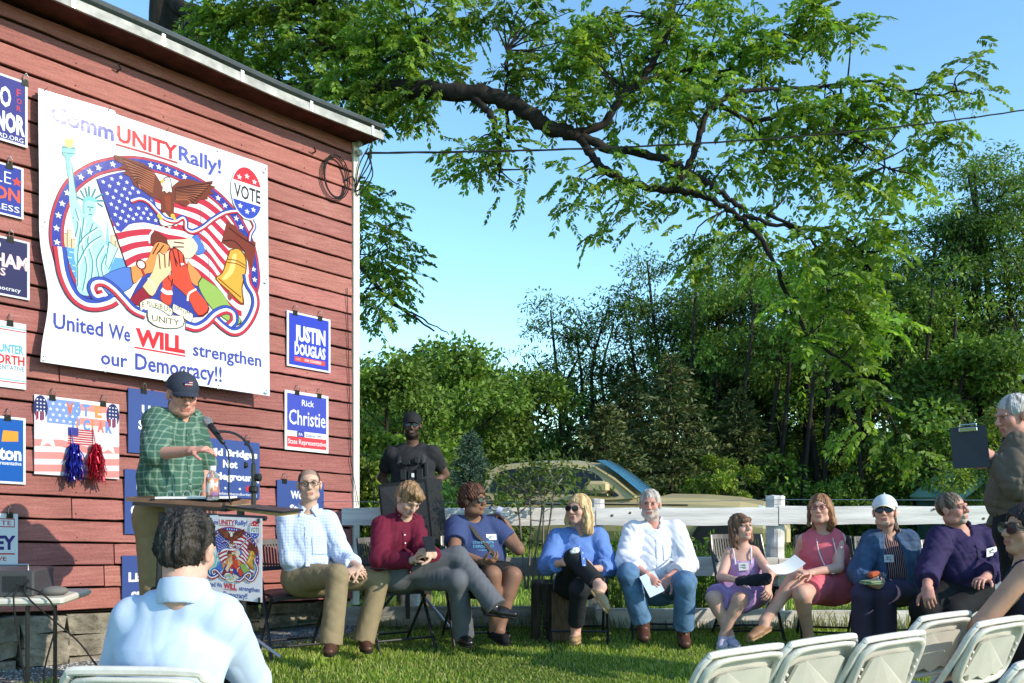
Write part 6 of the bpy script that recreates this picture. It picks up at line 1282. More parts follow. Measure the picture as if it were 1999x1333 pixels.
    for j in range(6): F += [(I(0, j, 0), I(0, j+1, 0), I(0, j+1, 1), I(0, j, 1)), (I(n-1, j, 0), I(n-1, j, 1), I(n-1, j+1, 1), I(n-1, j+1, 0))]
    obj('seat', V, F, M['cream_plastic'], t); return t
for (px, py, D, yaw, lab) in ((1458, 1272, 3.28, -148, 'white folding chair nearest the camera in the right foreground'), (1607, 1252, 3.46, -148, 'white folding chair second in the near row, below the woman in pink'),
                         (1747, 1245, 3.62, -148, 'white folding chair third in the near row, below the capped woman'), (1845, 1206, 4.05, -148, 'white folding chair standing highest, in front of the seated woman with jeans'),
                         (1953, 1216, 3.88, -146, 'white folding chair in front of the back of the woman in the dark top'), (2038, 1290, 3.05, -146, 'white folding chair cut off by the right edge')):
    P = W(px, py-11, D)+frame(yaw)[1]*.21; chair_white((P[0], P[1], P[2]-.835), yaw, lab)

# ---------------------------------------------------------------- people
def rel(par, px, py, L, sgn=-1, refd=None):             # the point on the sight line of a pixel that lies L from its parent joint
    v = np.array([(px-CX)/FPX, 1, (HY-py)/FPX]); o = np.array([0, 0, EYE]); a = v@v; q = o-par; b_ = 2*v@q; c = q@q-L*L; disc = b_*b_-4*a*c
    d = -b_/(2*a) if disc < 0 else (-b_+sgn*math.sqrt(disc))/(2*a); return o+v*d
def joints(D, sc_, sL, sR, hL, hR, neck, eL, wL, eR, wR, kL=None, nL=None, kR=None, nR=None, ua=.295, fa=.255, th=.43, sh=.41):
    """each limb joint as (px, py, sign) - sign -1 bends towards the camera"""
    q = lambda v: W(v[0], v[1], D+(v[2] if len(v) > 2 else 0)); J = dict(sL=q(sL), sR=q(sR), hL=q(hL), hR=q(hR), neck=q(neck))
    g_ = lambda v: v[2] if len(v) > 2 else -1
    for s_, e_, w_, k_, n_ in (('L', eL, wL, kL, nL), ('R', eR, wR, kR, nR)):
        J['e'+s_] = rel(J['s'+s_], e_[0], e_[1], ua*sc_, g_(e_)); J['w'+s_] = rel(J['e'+s_], w_[0], w_[1], fa*sc_, g_(w_))
        if k_: J['k'+s_] = rel(J['h'+s_], k_[0], k_[1], th*sc_, g_(k_)); J['n'+s_] = rel(J['k'+s_], n_[0], n_[1], sh*sc_, g_(n_))
        else: J['k'+s_] = J['h'+s_]-np.array([0, 0, th*sc_]); J['n'+s_] = J['k'+s_]-np.array([0, 0, sh*sc_])
    return J
DN = (0, 0, -1)
# 1 man in the checked shirt
D = 6.4; J = joints(D, 1.02, (550, 1012, -.02), (649, 1014, .05), (583, 1128, .0), (622, 1130, .08), (602, 1000, .02), (566, 1092, -1), (684, 1110, -1), (671, 1090, -1), (702, 1108, -1), (660, 1124, -1), (647, 1246, 1), (741, 1128, -1), (712, 1242, 1))
K1 = cloth('khaki', (.25, .195, .115)); SH1 = checked('check_blue', (.60, .68, .86), (.36, .46, .74), 48, .3)
T = person('person', 'balding man in glasses and a pale checked shirt, hands clasped on his lap', D, J, (604, 947, -.02, 14, 4, 3), skin='fair', fat=.012,
    face=dict(stubhair=(.16, .10, .07), hl=.045), hair=dict(col=(.05, .03, .02), o=.003, line=.085, wide=.068, amp=.002, low=-.055, side=1, sub=[((0, .04, .10), (.05, .08, .05))]), hands={'L': ((.9, -.3, -.15), (.2, .6, -.8), -1, 42), 'R': ((-.75, -.45, -.3), (.1, .5, -.8), 1, 45)}, foot={'L': ((.1, -1, 0), DN), 'R': ((.3, -1, 0), DN)},
    clothes=[dict(k='shirt', name='shirt', m=SH1, sleeve='three', o=.016, loose=.014, fold=.006, hem=-.03, neck=.056), dict(k='pants', name='trousers', m=K1, o=.016, flare=.026, fold=.006)], shoes=dict(m=mat('brown_leather', (.075, .03, .02), .4, .4)), seed=11)
collar(T, SH1); glasses(T, dark=False); placket(T, SH1, -.03, -.30, 5); pocket(T, SH1, .085, -.10)
m = MB(); c = T['P']['wR']+np.array([.08, -.05, .0]); m.tube([c, c+np.array([.12, -.02, .0])], .004, 6); tag(m.build('pen', M['black_plastic']), 'dark pen held by the man in the checked shirt', 'pen')
chair_black((W(585, 1150, 6.62)[0]-.03, 6.60), 28, 'black folding chair under the man in the checked shirt')
# 2 youth in burgundy shirt
D = 6.65; J = joints(D, 1.0, (735, 1024, -.08), (815, 1020, .08), (768, 1122, -.05), (793, 1124, .08), (790, 1006, -.02), (741, 1094, -1), (803, 1094, -1), (824, 1078, -1), (846, 1082, -1), (893, 1086, -1), (962, 1176, -1), (893, 1134, -1), (904, 1232, 1), th=.50, sh=.44)
BU = cloth('burgundy', (.13, .013, .032), bump=.8, dist=.03); GR = cloth('grey_trousers', (.115, .12, .135)); BL_ = mat('black_leather', (.015, .013, .013), .25, .5)
T = person('person', 'young man in a burgundy shirt looking down at his phone, legs crossed', D, J, (798, 975, -.10, 36, -34, -6), skin='fair', hands={'L': ((.75, -.25, .55), (.5, .2, -.6), -1, 48), 'R': ((-.35, -.3, .1), (-.3, .6, -.5), 1, 45)},
    foot={'L': ((.95, -.12, -.12), (-.12, 0, -1)), 'R': ((.35, -1, 0), DN)}, clothes=[dict(k='shirt', name='shirt', m=BU, o=.014, loose=.014, fold=.007, neck=.056, hem=-.05), dict(k='pants', name='trousers', m=GR, o=.014, flare=.03, fold=.006)],
    hair=dict(col=(.20, .115, .055), col2=(.34, .21, .11), o=.016, line=.050, amp=.004, add=[((-.01, .05, .095), (.065, .05, .035)), ((.03, .075, .070), (.045, .03, .03))], low=-.06), shoes=dict(m=BL_), seed=12)
collar(T, BU, open_=.75); ph = (T['P']['wL']+T['P']['wR'])/2; c = W(838, 1062, 0+(T['P']['wR'][1]-.08)); m = MB(); Ax = frame(20, 50); m.box(c, (.037, .006, .075), [Ax[0], Ax[1], Ax[2]], bev=.004)
tag(m.build('smartphone', M['black_plastic']), 'dark phone in the hands of the young man in burgundy', 'phone')
placket(T, BU, -.04, -.34, 5); name_tag(T, surf(T, .055, -.15), .06, .055, T['lat'], T['up'], T['FW'], False)
chair_black((W(772, 1150, 6.85)[0], 6.85), 30, 'black folding chair under the young man in burgundy')
# 3 woman drinking
D = 6.95; J = joints(D, .95, (882, 1026, -.05), (968, 1024, .10), (915, 1126, 0), (950, 1126, .08), (921, 1010, .02), (886, 1078, -1), (941, 1096, -1), (1012, 1072, -1), (988, 1022, 1), (961, 1122, -1), (966, 1222, 1), (1001, 1124, -1), (975, 1228, 1))
NV = cloth('navy_tee', (.045, .065, .16)); BK = cloth('black_cloth', (.012, .012, .014))
T = person('person', 'woman in a navy t-shirt drinking from a water bottle, brown bag strap across', D, J, (925, 977, -.05, 52, 2, 0), skin='brown', fat=.045, build=1.06, female=True, face=dict(fatcheek=1), hands={'L': ((.9, -.35, .1), (.2, .3, .9), 1, 40), 'R': ((-.55, -.2, .75), (-.7, -.2, -.5), -1, 48)},
    foot={'L': ((.45, -.9, 0), DN), 'R': ((.3, -1, 0), DN)}, clothes=[dict(k='shirt', name='t_shirt', m=NV, sleeve='short', o=.014, loose=.02, neck=.072, nf=.02, hem=.0), dict(k='skirt', name='skirt', m=BK, o=.014, upto=.80, rise=.10)],
    hair=dict(col=(.055, .020, .012), col2=(.12, .045, .022), o=.022, line=.060, amp=.007, freq=190, low=-.05, hl=1.5), shoes=dict(m=BK, open=1), seed=13)
glasses(T, size=1.15)
B0 = W(987, 1001, T['P']['wR'][1]-.06); B1 = W(953, 989, T['P']['wR'][1]-.05); ax = unit(B1-B0); m = MB(); m.lathe(B0-ax*.03, [(.024, 0), (.031, .006), (.031, .05), (.028, .055), (.031, .06), (.031, .10), (.026, .125), (.013, .145), (.012, .15)], ax, 16); wb = tag(m.build('water_bottle', M['clear'], smooth=True), 'clear water bottle lifted to the mouth of the woman in navy', 'bottle')
m = MB(); m.lathe(B0+ax*.12, [(.0145, 0), (.0145, .014)], ax, 12); m.build('bottle_cap', mat('blue_plastic', (.03, .05, .22), .4), wb); m = MB(); m.lathe(B0+ax*.03, [(.0318, 0), (.0318, .04)], ax, 16); m.build('bottle_label', mat('label_print', (.4, .42, .6), .4), wb)
S_ = T; m = MB(); FWv = T['FW']; pts = [T['nk']+T['lat']*-.05+T['up']*.02]+[surf(T, -.045+.26*k/7, -.05-.34*k/7, .006) for k in range(8)]
P = spline(pts, 6); V = []; 
for i, p in enumerate(P): V += [p-T['lat']*.018, p+T['lat']*.018, p+T['lat']*.018+FWv*.004, p-T['lat']*.018+FWv*.004]
F = [(i*4+j, i*4+4+j, i*4+4+(j+1) % 4, i*4+(j+1) % 4) for i in range(len(P)-1) for j in range(4)]
obj('bag_strap', V, F, mat('strap_webbing', (.06, .05, .04), .8), T['t']); m = MB(); bl_ = frame(30); m.box(T['pv']+T['lat']*.24+FWv*.08-T['up']*.0, (.05, .025, .07), bl_, bev=.015); m.build('bag', BK, T['t'])
name_tag(T, surf(T, .075, -.075), .085, .045, T['lat'], T['up'], T['FW'])
m = MB(); A_ = Art(lambda u, v: (u, v), .0003)
for s_, u0, u1, b0, c_ in (('STAND WITH', -.085, .085, .012, .020), ('DEMOCRACY', -.085, .085, -.018, .022), ('together', -.05, .05, -.040, .012)): A_.text(s_, u0, u1, b0, c_, (120, 190, 225), .01)
V = np.concatenate(A_.V); ks = [surf(T, -.09+.18*k/8, -.135, .003) for k in range(9)]; kd = np.array([(p-T['ch'])@FWv for p in ks]); obj('shirt_lettering', T['ch']+np.outer(V[:, 0], T['lat'])+np.outer(V[:, 1]-.135, T['up'])+np.outer(V[:, 2]+.004+np.interp(V[:, 0], np.linspace(-.09, .09, 9), kd), FWv), A_.F, M['print'], T['t'], cols=np.concatenate(A_.C))
chair_black((W(925, 1150, 7.2)[0], 7.2), 18, 'black folding chair under the woman drinking water')
# 4 guard behind the fence
D = 8.35; J = joints(D, 1.05, (757, 884, 0), (852, 882, 0), (790, 985, 0), (826, 985, 0), (805, 868, .02), (746, 932, 1), (768, 962, -1), (868, 926, 1), (836, 952, -1), (792, 1088, -1), (792, 1190, 1), (830, 1088, -1), (832, 1190, 1), ua=.30, fa=.25)
for s_ in 'LR': J['k'+s_] = J['h'+s_]+np.array([0, .0, -.48]); J['n'+s_] = J['h'+s_]+np.array([0, 0, -.93])
TE = cloth('black_tee', (.026, .026, .029)); PT = cloth('drab_trousers', (.12, .10, .07))
T = person('person', 'bearded guard in a black cap, t-shirt and vest standing behind the fence', D, J, (804, 832, -.04, 6, 3, 0), skin='dark', build=1.10, fat=.02, face=dict(beard=((.008, .007, .006), 'full'), brow=(.01, .008, .007)), hands={'L': ((.6, -.3, -.4), (.3, .8, -.2), 1, 40), 'R': ((-.7, -.3, -.45), (-.2, .8, -.3), -1, 40)},
    foot={'L': ((-.1, -1, 0), DN), 'R': ((.1, -1, 0), DN)}, clothes=[dict(k='shirt', name='t_shirt', m=TE, sleeve='short', o=.012, loose=.010, neck=.062, hem=-.06), dict(k='pants', name='trousers', m=PT, o=.016, flare=.02)], shoes=dict(m=BL_, high=.06), seed=14)
cp = cap_hat(T, mat('black_cap', (.012, .012, .013), .8))
S = Sdf(T['pv']-.4, T['ch']+.4, .008)
for p_, q_, r0, r1, f_ in ((T['wst']-T['up']*.04, T['ch']-T['up']*.10, .135, .138, 1.40),): S.seg(p_, q_, r0, r1, k=.02, lat=T['lat'], f=f_)
for s_ in (-1, 1): S.seg(T['ch']-T['up']*.10+T['lat']*s_*.11+T['FW']*.12, T['ch']+T['up']*.055+T['lat']*s_*.10, .028, .028, k=.02); S.seg(T['ch']+T['up']*.055+T['lat']*s_*.10, T['ch']-T['up']*.10+T['lat']*s_*.11-T['FW']*.12, .028, .028, k=.02)
V, F = S.mesh(); ve = obj('vest', V, F, mat('vest_nylon', (.020, .020, .022), .6, .4, bump=.6, bscale=60), T['t'], smooth=True)
fr = [T['lat'], -T['FW'], T['up']]
for i, (a_, b_, w, h) in enumerate(((-.07, -.20, .035, .05), (.0, -.21, .035, .045), (.08, -.20, .04, .055), (.06, -.07, .03, .03), (-.04, -.09, .045, .02), (.14, -.15, .02, .06))):
    m = MB(); m.box(T['ch']+T['lat']*a_+T['up']*b_+T['FW']*.160, (w*.8, .022, h), fr, bev=.006); m.build('pouch', M['black_plastic'], ve)
m = MB(); m.box(T['ch']+T['lat']*.02-T['up']*.205+T['FW']*.186, (.012, .004, .018), fr); m.build('badge', M['paper'], ve); m = MB(); m.tube(spline([T['ch']+T['lat']*.02-T['up']*.07+T['FW']*.2, T['ch']+T['lat']*.07-T['up']*.10+T['FW']*.22, T['ch']+T['lat']*.10-T['up']*.16+T['FW']*.2], 5), .005, 5); m.tube(spline([T['ch']+T['lat']*-.08-T['up']*.06+T['FW']*.19, T['ch']+T['lat']*-.03-T['up']*.10+T['FW']*.21, T['ch']+T['lat']*-.07-T['up']*.14+T['FW']*.2], 5), .005, 5); tag(m.build('radio_cord', M['rubber'], ve), kind='stuff')
m = MB(); m.lathe(T['P']['wR']-unit(T['P']['wR']-T['P']['eR'])*.02, [(.033, 0), (.035, .01), (.033, .022)], unit(T['P']['wR']-T['P']['eR']), 14); m.build('wrist_watch', M['black_plastic'], T['t']); glasses(T)
# 5 woman in blue
D = 7.05; J = joints(D, .95, (1080, 1048, .02), (1176, 1048, .02), (1112, 1140, 0), (1145, 1140, 0), (1134, 1032, .03), (1068, 1104, -1), (1100, 1098, -1), (1188, 1110, -1), (1160, 1110, -1), (1120, 1090, -1), (1174, 1146, -1), (1130, 1150, -1), (1124, 1228, 1), th=.47, sh=.42)
BS = cloth('blue_shirt', (.12, .22, .52), bump=.6)
T = person('person', 'blonde woman in a blue button shirt and tan heels, legs crossed', D, J, (1129, 995, -.06, -36, 5, 0), skin='pink', female=True, fat=.012, build=.96, hands={'L': ((.55, -.35, .6), (.5, .4, -.3), -1, 50), 'R': ((-.9, -.3, .1), (0, .4, .9), -1, 40)},
    foot={'L': ((.30, -.70, -.45), (-.45, -.35, -.8)), 'R': ((-.15, -1, 0), DN)}, clothes=[dict(k='shirt', name='blouse', m=BS, sleeve='three', o=.016, loose=.018, neck=.055, vee=.05, hem=-.04, fold=.006), dict(k='pants', name='trousers', m=cloth('charcoal', (.022, .024, .028)), o=.012, flare=.012, upto=1.85)],
    hair=dict(col=(.42, .27, .12), col2=(.62, .45, .24), o=.014, line=.062, long=1, side=0, amp=.0035, add=[((.05, -.05, -.07), (.055, .05, .10)), ((-.055, -.04, -.06), (.045, .05, .09))], locks=[((.080, .015, .02), (.092, .02, -.10), .022, .028), ((.092, .02, -.10), (.10, .03, -.165), .028, .016), ((-.078, .01, .02), (-.085, .02, -.10), .020, .024), ((.04, -.07, -.06), (.06, -.07, -.16), .05, .04), ((-.03, -.075, -.06), (-.04, -.07, -.15), .05, .035)]),
    shoes=dict(m=mat('tan_leather', (.36, .23, .11), .4, .4), open=1, sole=mat('cork', (.38, .25, .13), .7)), seed=15)
collar(T, BS, open_=.85, h=.036); glasses(T, size=1.1); placket(T, BS, -.06, -.20, 4)
c = (T['P']['wL']+W(1124, 1070, T['P']['wL'][1]-.05))/2+np.array([.03, -.04, .03]); S = Sdf(c-.09, c+.09, .006); S.ell(c, (.03, .02, .025)); S.ell(c+(.02, 0, .015), (.02, .018, .014)); V, F = S.mesh(); V += vnorm(V, F)*wob(V, .004, 120, 3)[:, None]; tag(obj('tissue', V, F, M['paper']), 'crumpled white tissue in the hand of the blonde woman', 'tissue')
chair_black((W(1130, 1150, 7.3)[0], 7.28), -4, 'black folding chair under the blonde woman in blue')
# 6 man in white shirt
D = 7.1; J = joints(D, 1.04, (1228, 1036, .0), (1328, 1034, .0), (1258, 1146, 0), (1302, 1146, 0), (1276, 1024, .02), (1222, 1096, -1), (1262, 1122, -1), (1342, 1102, -1), (1306, 1128, -1), (1226, 1120, -1), (1256, 1222, 1), (1338, 1136, -1), (1334, 1234, 1), th=.43, sh=.42)
WS = cloth('white_shirt', (.74, .74, .80), bump=.6, dist=.03); JN = cloth('jeans', (.10, .19, .32), var=.25, bump=.5)
T = person('person', 'grey bearded man in a white shirt and light blue jeans holding a folded paper', D, J, (1269, 985, -.03, -12, 2, 0), skin='rosy', build=1.06, fat=.03, face=dict(beard=((.42, .38, .35), 'full'), brow=(.3, .24, .2)), hands={'L': ((.6, -.5, -.6), (.4, .6, -.3), -1, 35), 'R': ((-.6, -.5, -.5), (-.2, .5, -.8), 1, 38)},
    foot={'L': ((-.1, -1, 0), DN), 'R': ((-.1, -1, 0), DN)}, clothes=[dict(k='shirt', name='shirt', m=WS, sleeve='three', o=.018, loose=.022, neck=.060, vee=.03, fold=.008, hem=-.07), dict(k='pants', name='jeans', m=JN, o=.016, flare=.022, fold=.006, upto=1.9)],
    hair=dict(col=(.30, .26, .23), col2=(.50, .46, .42), o=.009, line=.060, amp=.003, low=-.035, nape=0, freq=160), shoes=dict(m=mat('boot_leather', (.09, .035, .022), .45, .4), high=.05), seed=16)
collar(T, WS, open_=.85, h=.032); placket(T, WS, -.05, -.40, 6); pocket(T, WS, .09, -.09)
m = MB(); c = W(1272, 1140, T['P']['wR'][1]-.13); Ax = frame(12, 20, 22); m.box(c, (.062, .0012, .085), [Ax[0], Ax[1], Ax[2]]); m.box(c+Ax[0]*.008-Ax[1]*.004, (.060, .0012, .082), [unit(Ax[0]+Ax[1]*.1), Ax[1], Ax[2]]); tag(m.build('folded_paper', mat('blue_paper', (.50, .58, .72), .7)), 'folded pale blue paper in the hands of the man in white', 'paper')
chair_black((W(1285, 1150, 7.35)[0], 7.35), -3, 'black folding chair under the man in the white shirt')
# 7 girl
D = 7.05; J = joints(D, .80, (1416, 1078, .02), (1480, 1074, -.02), (1438, 1158, 0), (1466, 1158, 0), (1448, 1066, .0), (1408, 1126, -1), (1438, 1132, -1), (1504, 1120, -1), (1500, 1144, -1), (1392, 1168, -1), (1424, 1238, 1), (1444, 1170, -1), (1412, 1240, 1), th=.42, sh=.38)
LV = cloth('lavender_knit', (.42, .27, .48), bump=.5, bscale=5); 
T = person('person', 'girl with brown fringe in a lavender strap top and skirt, name sticker on her chest', D, J, (1447, 1030, -.02, 24, 10, 4), skin='pink', build=.86, hs=.92, hands={'L': ((.85, -.4, .1), (.1, .3, -.8), -1, 35), 'R': ((-.3, -.7, -.5), (-.6, 0, -.6), 1, 35)}, foot={'L': ((.15, -1, 0), DN), 'R': ((-.35, -1, 0), DN)},
    clothes=[dict(k='shirt', name='strap_top', m=LV, sleeve='none', o=.009, neck=.088, nd=.05, nf=.03, arm=.075, hem=-.04), dict(k='skirt', name='skirt', m=cloth('lavender_skirt', (.36, .23, .46)), o=.016, upto=.86, rise=.06, flare=.03, drape=.06)],
    hair=dict(col=(.085, .042, .024), col2=(.20, .11, .06), o=.012, line=.030, long=1, side=0, amp=.003, add=[((0, .070, .055), (.062, .030, .030))], locks=[((-.078, .005, .02), (-.085, .01, -.10), .020, .022), ((-.085, .01, -.10), (-.085, .01, -.17), .022, .014), ((.078, .005, .02), (.090, .0, -.12), .018, .016), ((-.03, -.07, -.06), (-.05, -.07, -.18), .045, .03), ((.03, -.07, -.06), (.04, -.06, -.18), .045, .03)]),
    shoes=dict(m=cloth('lilac_sneaker', (.50, .45, .58)), sole=M['paper']), seed=17)
nk = T['nk']; 
for s_ in (-1, 1): m = MB(); m.tube(spline([T['ch']+T['lat']*s_*.060-T['up']*.085+T['FW']*.100, T['ch']+T['lat']*s_*.066-T['up']*.0+T['FW']*.070, T['ch']+T['lat']*s_*.070+T['up']*.046, T['ch']+T['lat']*s_*.065-T['up']*.03-T['FW']*.08], 5), .0065, 6); m.build('shoulder_strap', mat('strap_white_%d' % (s_+1), (.68, .62, .70), .8), T['t'])
name_tag(T, surf(T, 0, -.10), .075, .06, T['lat'], T['up'], T['FW'])
S = Sdf(W(1430, 1160, 6.2), W(1515, 1100, 7.2), .007); a_ = W(1444, 1136, T['P']['wL'][1]-.05); b_ = W(1498, 1130, T['P']['wR'][1]-.02); S.seg(a_, b_, .032, .036, k=.01, lat=(0, 0, 1), f=1.3); V, F = S.mesh(); V += vnorm(V, F)*wob(V, .007, 60, 5)[:, None]; tag(obj('folded_jacket', V, F, mat('navy_black', (.012, .012, .02), .8)), 'dark bundled jacket on the lap of the girl', 'jacket')
chair_black((W(1455, 1150, 7.3)[0], 7.28), 6, 'black folding chair under the girl')
# 8 woman in pink
D = 6.95; J = joints(D, .98, (1562, 1052, .04), (1646, 1048, .0), (1604, 1146, 0), (1640, 1146, 0), (1606, 1034, .03), (1548, 1112, 1), (1572, 1126, -1), (1636, 1108, -1), (1582, 1118, -1), (1565, 1160, -1), (1578, 1240, 1), (1556, 1126, -1), (1492, 1212, -1), th=.46, sh=.44)
J['kL'], J['nL'], J['kR'], J['nR'] = J['kL'], J['nL'], J['kR'], J['nR']
PK = cloth('coral_dress', (.62, .13, .17), bump=.4)
T = person('person', 'woman in a sleeveless coral dress and long pearl necklace, bare legs crossed', D, J, (1601, 995, -.03, -28, 10, 3), skin='pink', female=True, fat=.008, hands={'L': ((-.6, -.5, .0), (.0, .3, -1), 1, 20), 'R': ((-.85, -.35, .0), (0, .2, -1), 1, 22)}, foot={'L': ((.0, -1, 0), DN), 'R': ((-.75, -.55, -.25), (-.1, -.2, -1))},
    clothes=[dict(k='shirt', name='dress_top', m=PK, sleeve='none', o=.013, neck=.066, nf=.02, arm=.050, hem=-.05), dict(k='skirt', name='dress_skirt', m=PK, o=.016, upto=.72, rise=.10, flare=.02)],
    hair=dict(col=(.16, .065, .028), col2=(.34, .17, .075), o=.013, line=.062, long=1, side=0, amp=.003, locks=[((.078, .0, .02), (.092, .0, -.10), .024, .026), ((.092, .0, -.09), (.098, .015, -.135), .024, .012), ((-.078, .0, .02), (-.086, .01, -.12), .018, .014), ((.04, -.075, -.05), (.05, -.07, -.13), .05, .04), ((-.03, -.075, -.05), (-.04, -.07, -.13), .05, .035)]),
    shoes=dict(m=mat('tan_sandal', (.28, .15, .08), .5), open=1, sole=mat('sandal_sole', (.34, .22, .12), .7)), seed=18)
glasses(T, dark=False, frame_m=mat('red_frame', (.25, .03, .03), .3))
m = MB(); FWv = T['FW']; pts = spline([T['nk']-T['lat']*.055+T['up']*.02]+[surf(T, x, b, .007) for x, b in ((-.062, -.05), (-.060, -.12), (-.045, -.20), (-.02, -.25), (.012, -.255), (.04, -.21), (.058, -.13), (.062, -.05))]+[T['nk']+T['lat']*.055+T['up']*.02], 10)
acc = 0; m.tube(pts, .0022, 4)
for i in range(len(pts)-1):
    m.lathe(pts[i], [(.001, -.0055), (.0045, -.003), (.0055, 0), (.0045, .003), (.001, .0055)], unit(pts[i+1]-pts[i]), 7)
m.build('pearl_necklace', mat('pearl', (.75, .70, .66), .3, .6), T['t']); m = MB(); e_ = T['hp'](.082, -.01, -.045); m.tube([e_, e_-np.array([0, 0, .03])], .004, 6); m.build('earring', mat('turquoise', (.08, .38, .36), .4), T['t'])
V = []; n = 10; c0 = W(1505, 1108, 6.45); c1 = W(1562, 1096, 6.6); dv = np.array([.03, -.16, -.03])
for i in range(n+1):
    u = i/n; q = c0*(1-u)+c1*u+np.array([0, 0, -.03*math.sin(u*math.pi)+.03*u]); V += [q-dv*.5, q+dv*.5+np.array([0, 0, -.02])]
F = [(2*i, 2*i+1, 2*i+3, 2*i+2) for i in range(n)]; V = np.array(V); V2 = V-np.array([0, 0, .0015]); tag(obj('paper_sheet', np.vstack([V, V2]), F+[tuple(k+len(V) for k in f)[::-1] for f in F], M['paper']), 'white curling paper sheet held by the woman in pink', 'paper')
chair_black((W(1615, 1150, 7.2)[0], 7.2), -10, 'black folding chair under the woman in pink')
# 9 woman with cap
D = 6.8; J = joints(D, .97, (1696, 1056, .02), (1780, 1054, .02), (1722, 1150, 0), (1762, 1150, 0), (1733, 1038, .03), (1676, 1118, -1), (1692, 1140, -1), (1782, 1128, -1), (1740, 1142, -1), (1684, 1160, -1), (1684, 1258, 1), (1728, 1160, -1), (1728, 1258, 1), th=.44)
DJ = cloth('denim_jacket', (.055, .095, .17), var=.25, bump=.7); STR = checked('dark_stripes', (.05, .02, .03), (.40, .28, .25), 70, .28, both=False)
def open_front(Sc, T): Sc.seg(T['nk']+T['FW']*.10+T['up']*.02-T['lat']*.02, T['pv']+T['FW']*.17+T['up']*.10-T['lat']*.02, .052, .075, k=.01, op='sub')
T = person('person', 'woman in a white cap and denim jacket over a striped shirt, holding booklets', D, J, (1727, 1000, -.03, -26, 10, 2), skin='pink', female=True, fat=.012, hands={'L': ((.6, -.6, -.1), (.4, .2, .7), 1, 45), 'R': ((-.8, -.4, 0), (.0, .2, .9), -1, 40)}, foot={'L': ((-.05, -1, 0), DN), 'R': ((.1, -1, 0), DN)},
    clothes=[dict(k='shirt', name='striped_shirt', m=STR, sleeve='short', o=.010, neck=.058, vee=.06, hem=-.04), dict(k='shirt', name='denim_jacket', m=DJ, o=.024, loose=.018, neck=.072, fold=.008, hem=-.05, extra=[open_front]), dict(k='pants', name='trousers', m=cloth('plum_trousers', (.055, .045, .085)), o=.018, flare=.03)],
    hair=dict(col=(.05, .032, .024), col2=(.10, .06, .04), o=.006, line=.045, long=1, locks=[((.05, -.07, -.05), (.07, -.05, -.12), .03, .015)]), shoes=dict(m=BL_), seed=19)
collar(T, STR, open_=.95, h=.05, r=.066); glasses(T, size=1.2); wc = mat('white_cap', (.62, .66, .70), .8); cap_hat(T, wc, mat('cream_brim', (.62, .56, .44), .8))
name_tag(T, surf(T, -.075, -.125, .008), .07, .055, T['lat'], T['up'], T['FW'])
m = MB(); c = W(1702, 1138, T['P']['wL'][1]-.09); Ax = frame(20, 70); m.box(c, (.07, .05, .006), bev=.002); m.box(c+(0, 0, .013), (.065, .05, .005), frame(28), bev=.002); bk = tag(m.build('booklets', mat('sage_cover', (.22, .30, .18), .6)), 'two small green booklets held in the lap of the capped woman', 'booklet')
m = MB(); m.lathe(W(1716, 1128, T['P']['wR'][1]-.08), [(.028, 0), (.031, .01), (.031, .04), (.027, .05), (.014, .06)], (.3, -.7, .35), 14); tag(m.build('water_bottle', M['clear'], smooth=True), 'short clear bottle lying in the lap of the capped woman', 'bottle')
m = MB(); m.box(W(1706, 1121, T['P']['wL'][1]-.02), (.045, .03, .02), frame(15, 0, 8), bev=.012); tag(m.build('pouch', mat('orange_cloth', (.45, .10, .04), .8)), 'small orange pouch in the lap of the capped woman', 'pouch')
chair_black((W(1740, 1150, 7.1)[0], 7.1), -4, 'black folding chair under the woman in the cap')
# 10 man in purple
D = 6.45; J = joints(D, 1.06, (1826, 1046, -.04), (1930, 1042, .06), (1856, 1152, 0), (1902, 1152, .04), (1874, 1034, .02), (1812, 1118, -1), (1810, 1148, -1), (1944, 1112, -1), (1920, 1130, -1), (1802, 1190, -1), (1806, 1272, 1), (1858, 1196, -1), (1862, 1276, 1))
PU = cloth('purple_shirt', (.034, .024, .075), bump=.7)
T = person('person', 'man with a grey goatee in a dark purple shirt, turning his head towards the right', D, J, (1860, 994, -.04, 34, 8, 6), skin='rosy', build=1.10, fat=.03, face=dict(beard=((.42, .36, .30), 'goatee'), brow=(.08, .05, .03)), hands={'L': ((-.15, -.6, -.6), (.5, .5, -.8), -1, 38), 'R': ((-.6, -.6, 0), (0, 0, -1), 1, 30)},
    foot={'L': ((-.1, -1, 0), DN), 'R': ((.1, -1, 0), DN)}, clothes=[dict(k='shirt', name='shirt', m=PU, sleeve='three', o=.016, loose=.02, neck=.060, vee=.03, hem=-.07, fold=.008), dict(k='pants', name='trousers', m=BK, o=.018, flare=.03)],
    hair=dict(col=(.085, .055, .038), col2=(.20, .15, .11), o=.008, line=.058, amp=.003, low=-.035, nape=0, freq=160), shoes=dict(m=BL_), seed=20)
collar(T, PU, open_=.85); placket(T, PU, -.04, -.36, 6, M['clip']); name_tag(T, surf(T, .085, -.09, .008), .085, .058, unit(T['lat']+T['up']*.2), T['up'], T['FW'])
chair_black((W(1880, 1160, 6.75)[0], 6.75), -2, 'black folding chair under the man in purple')
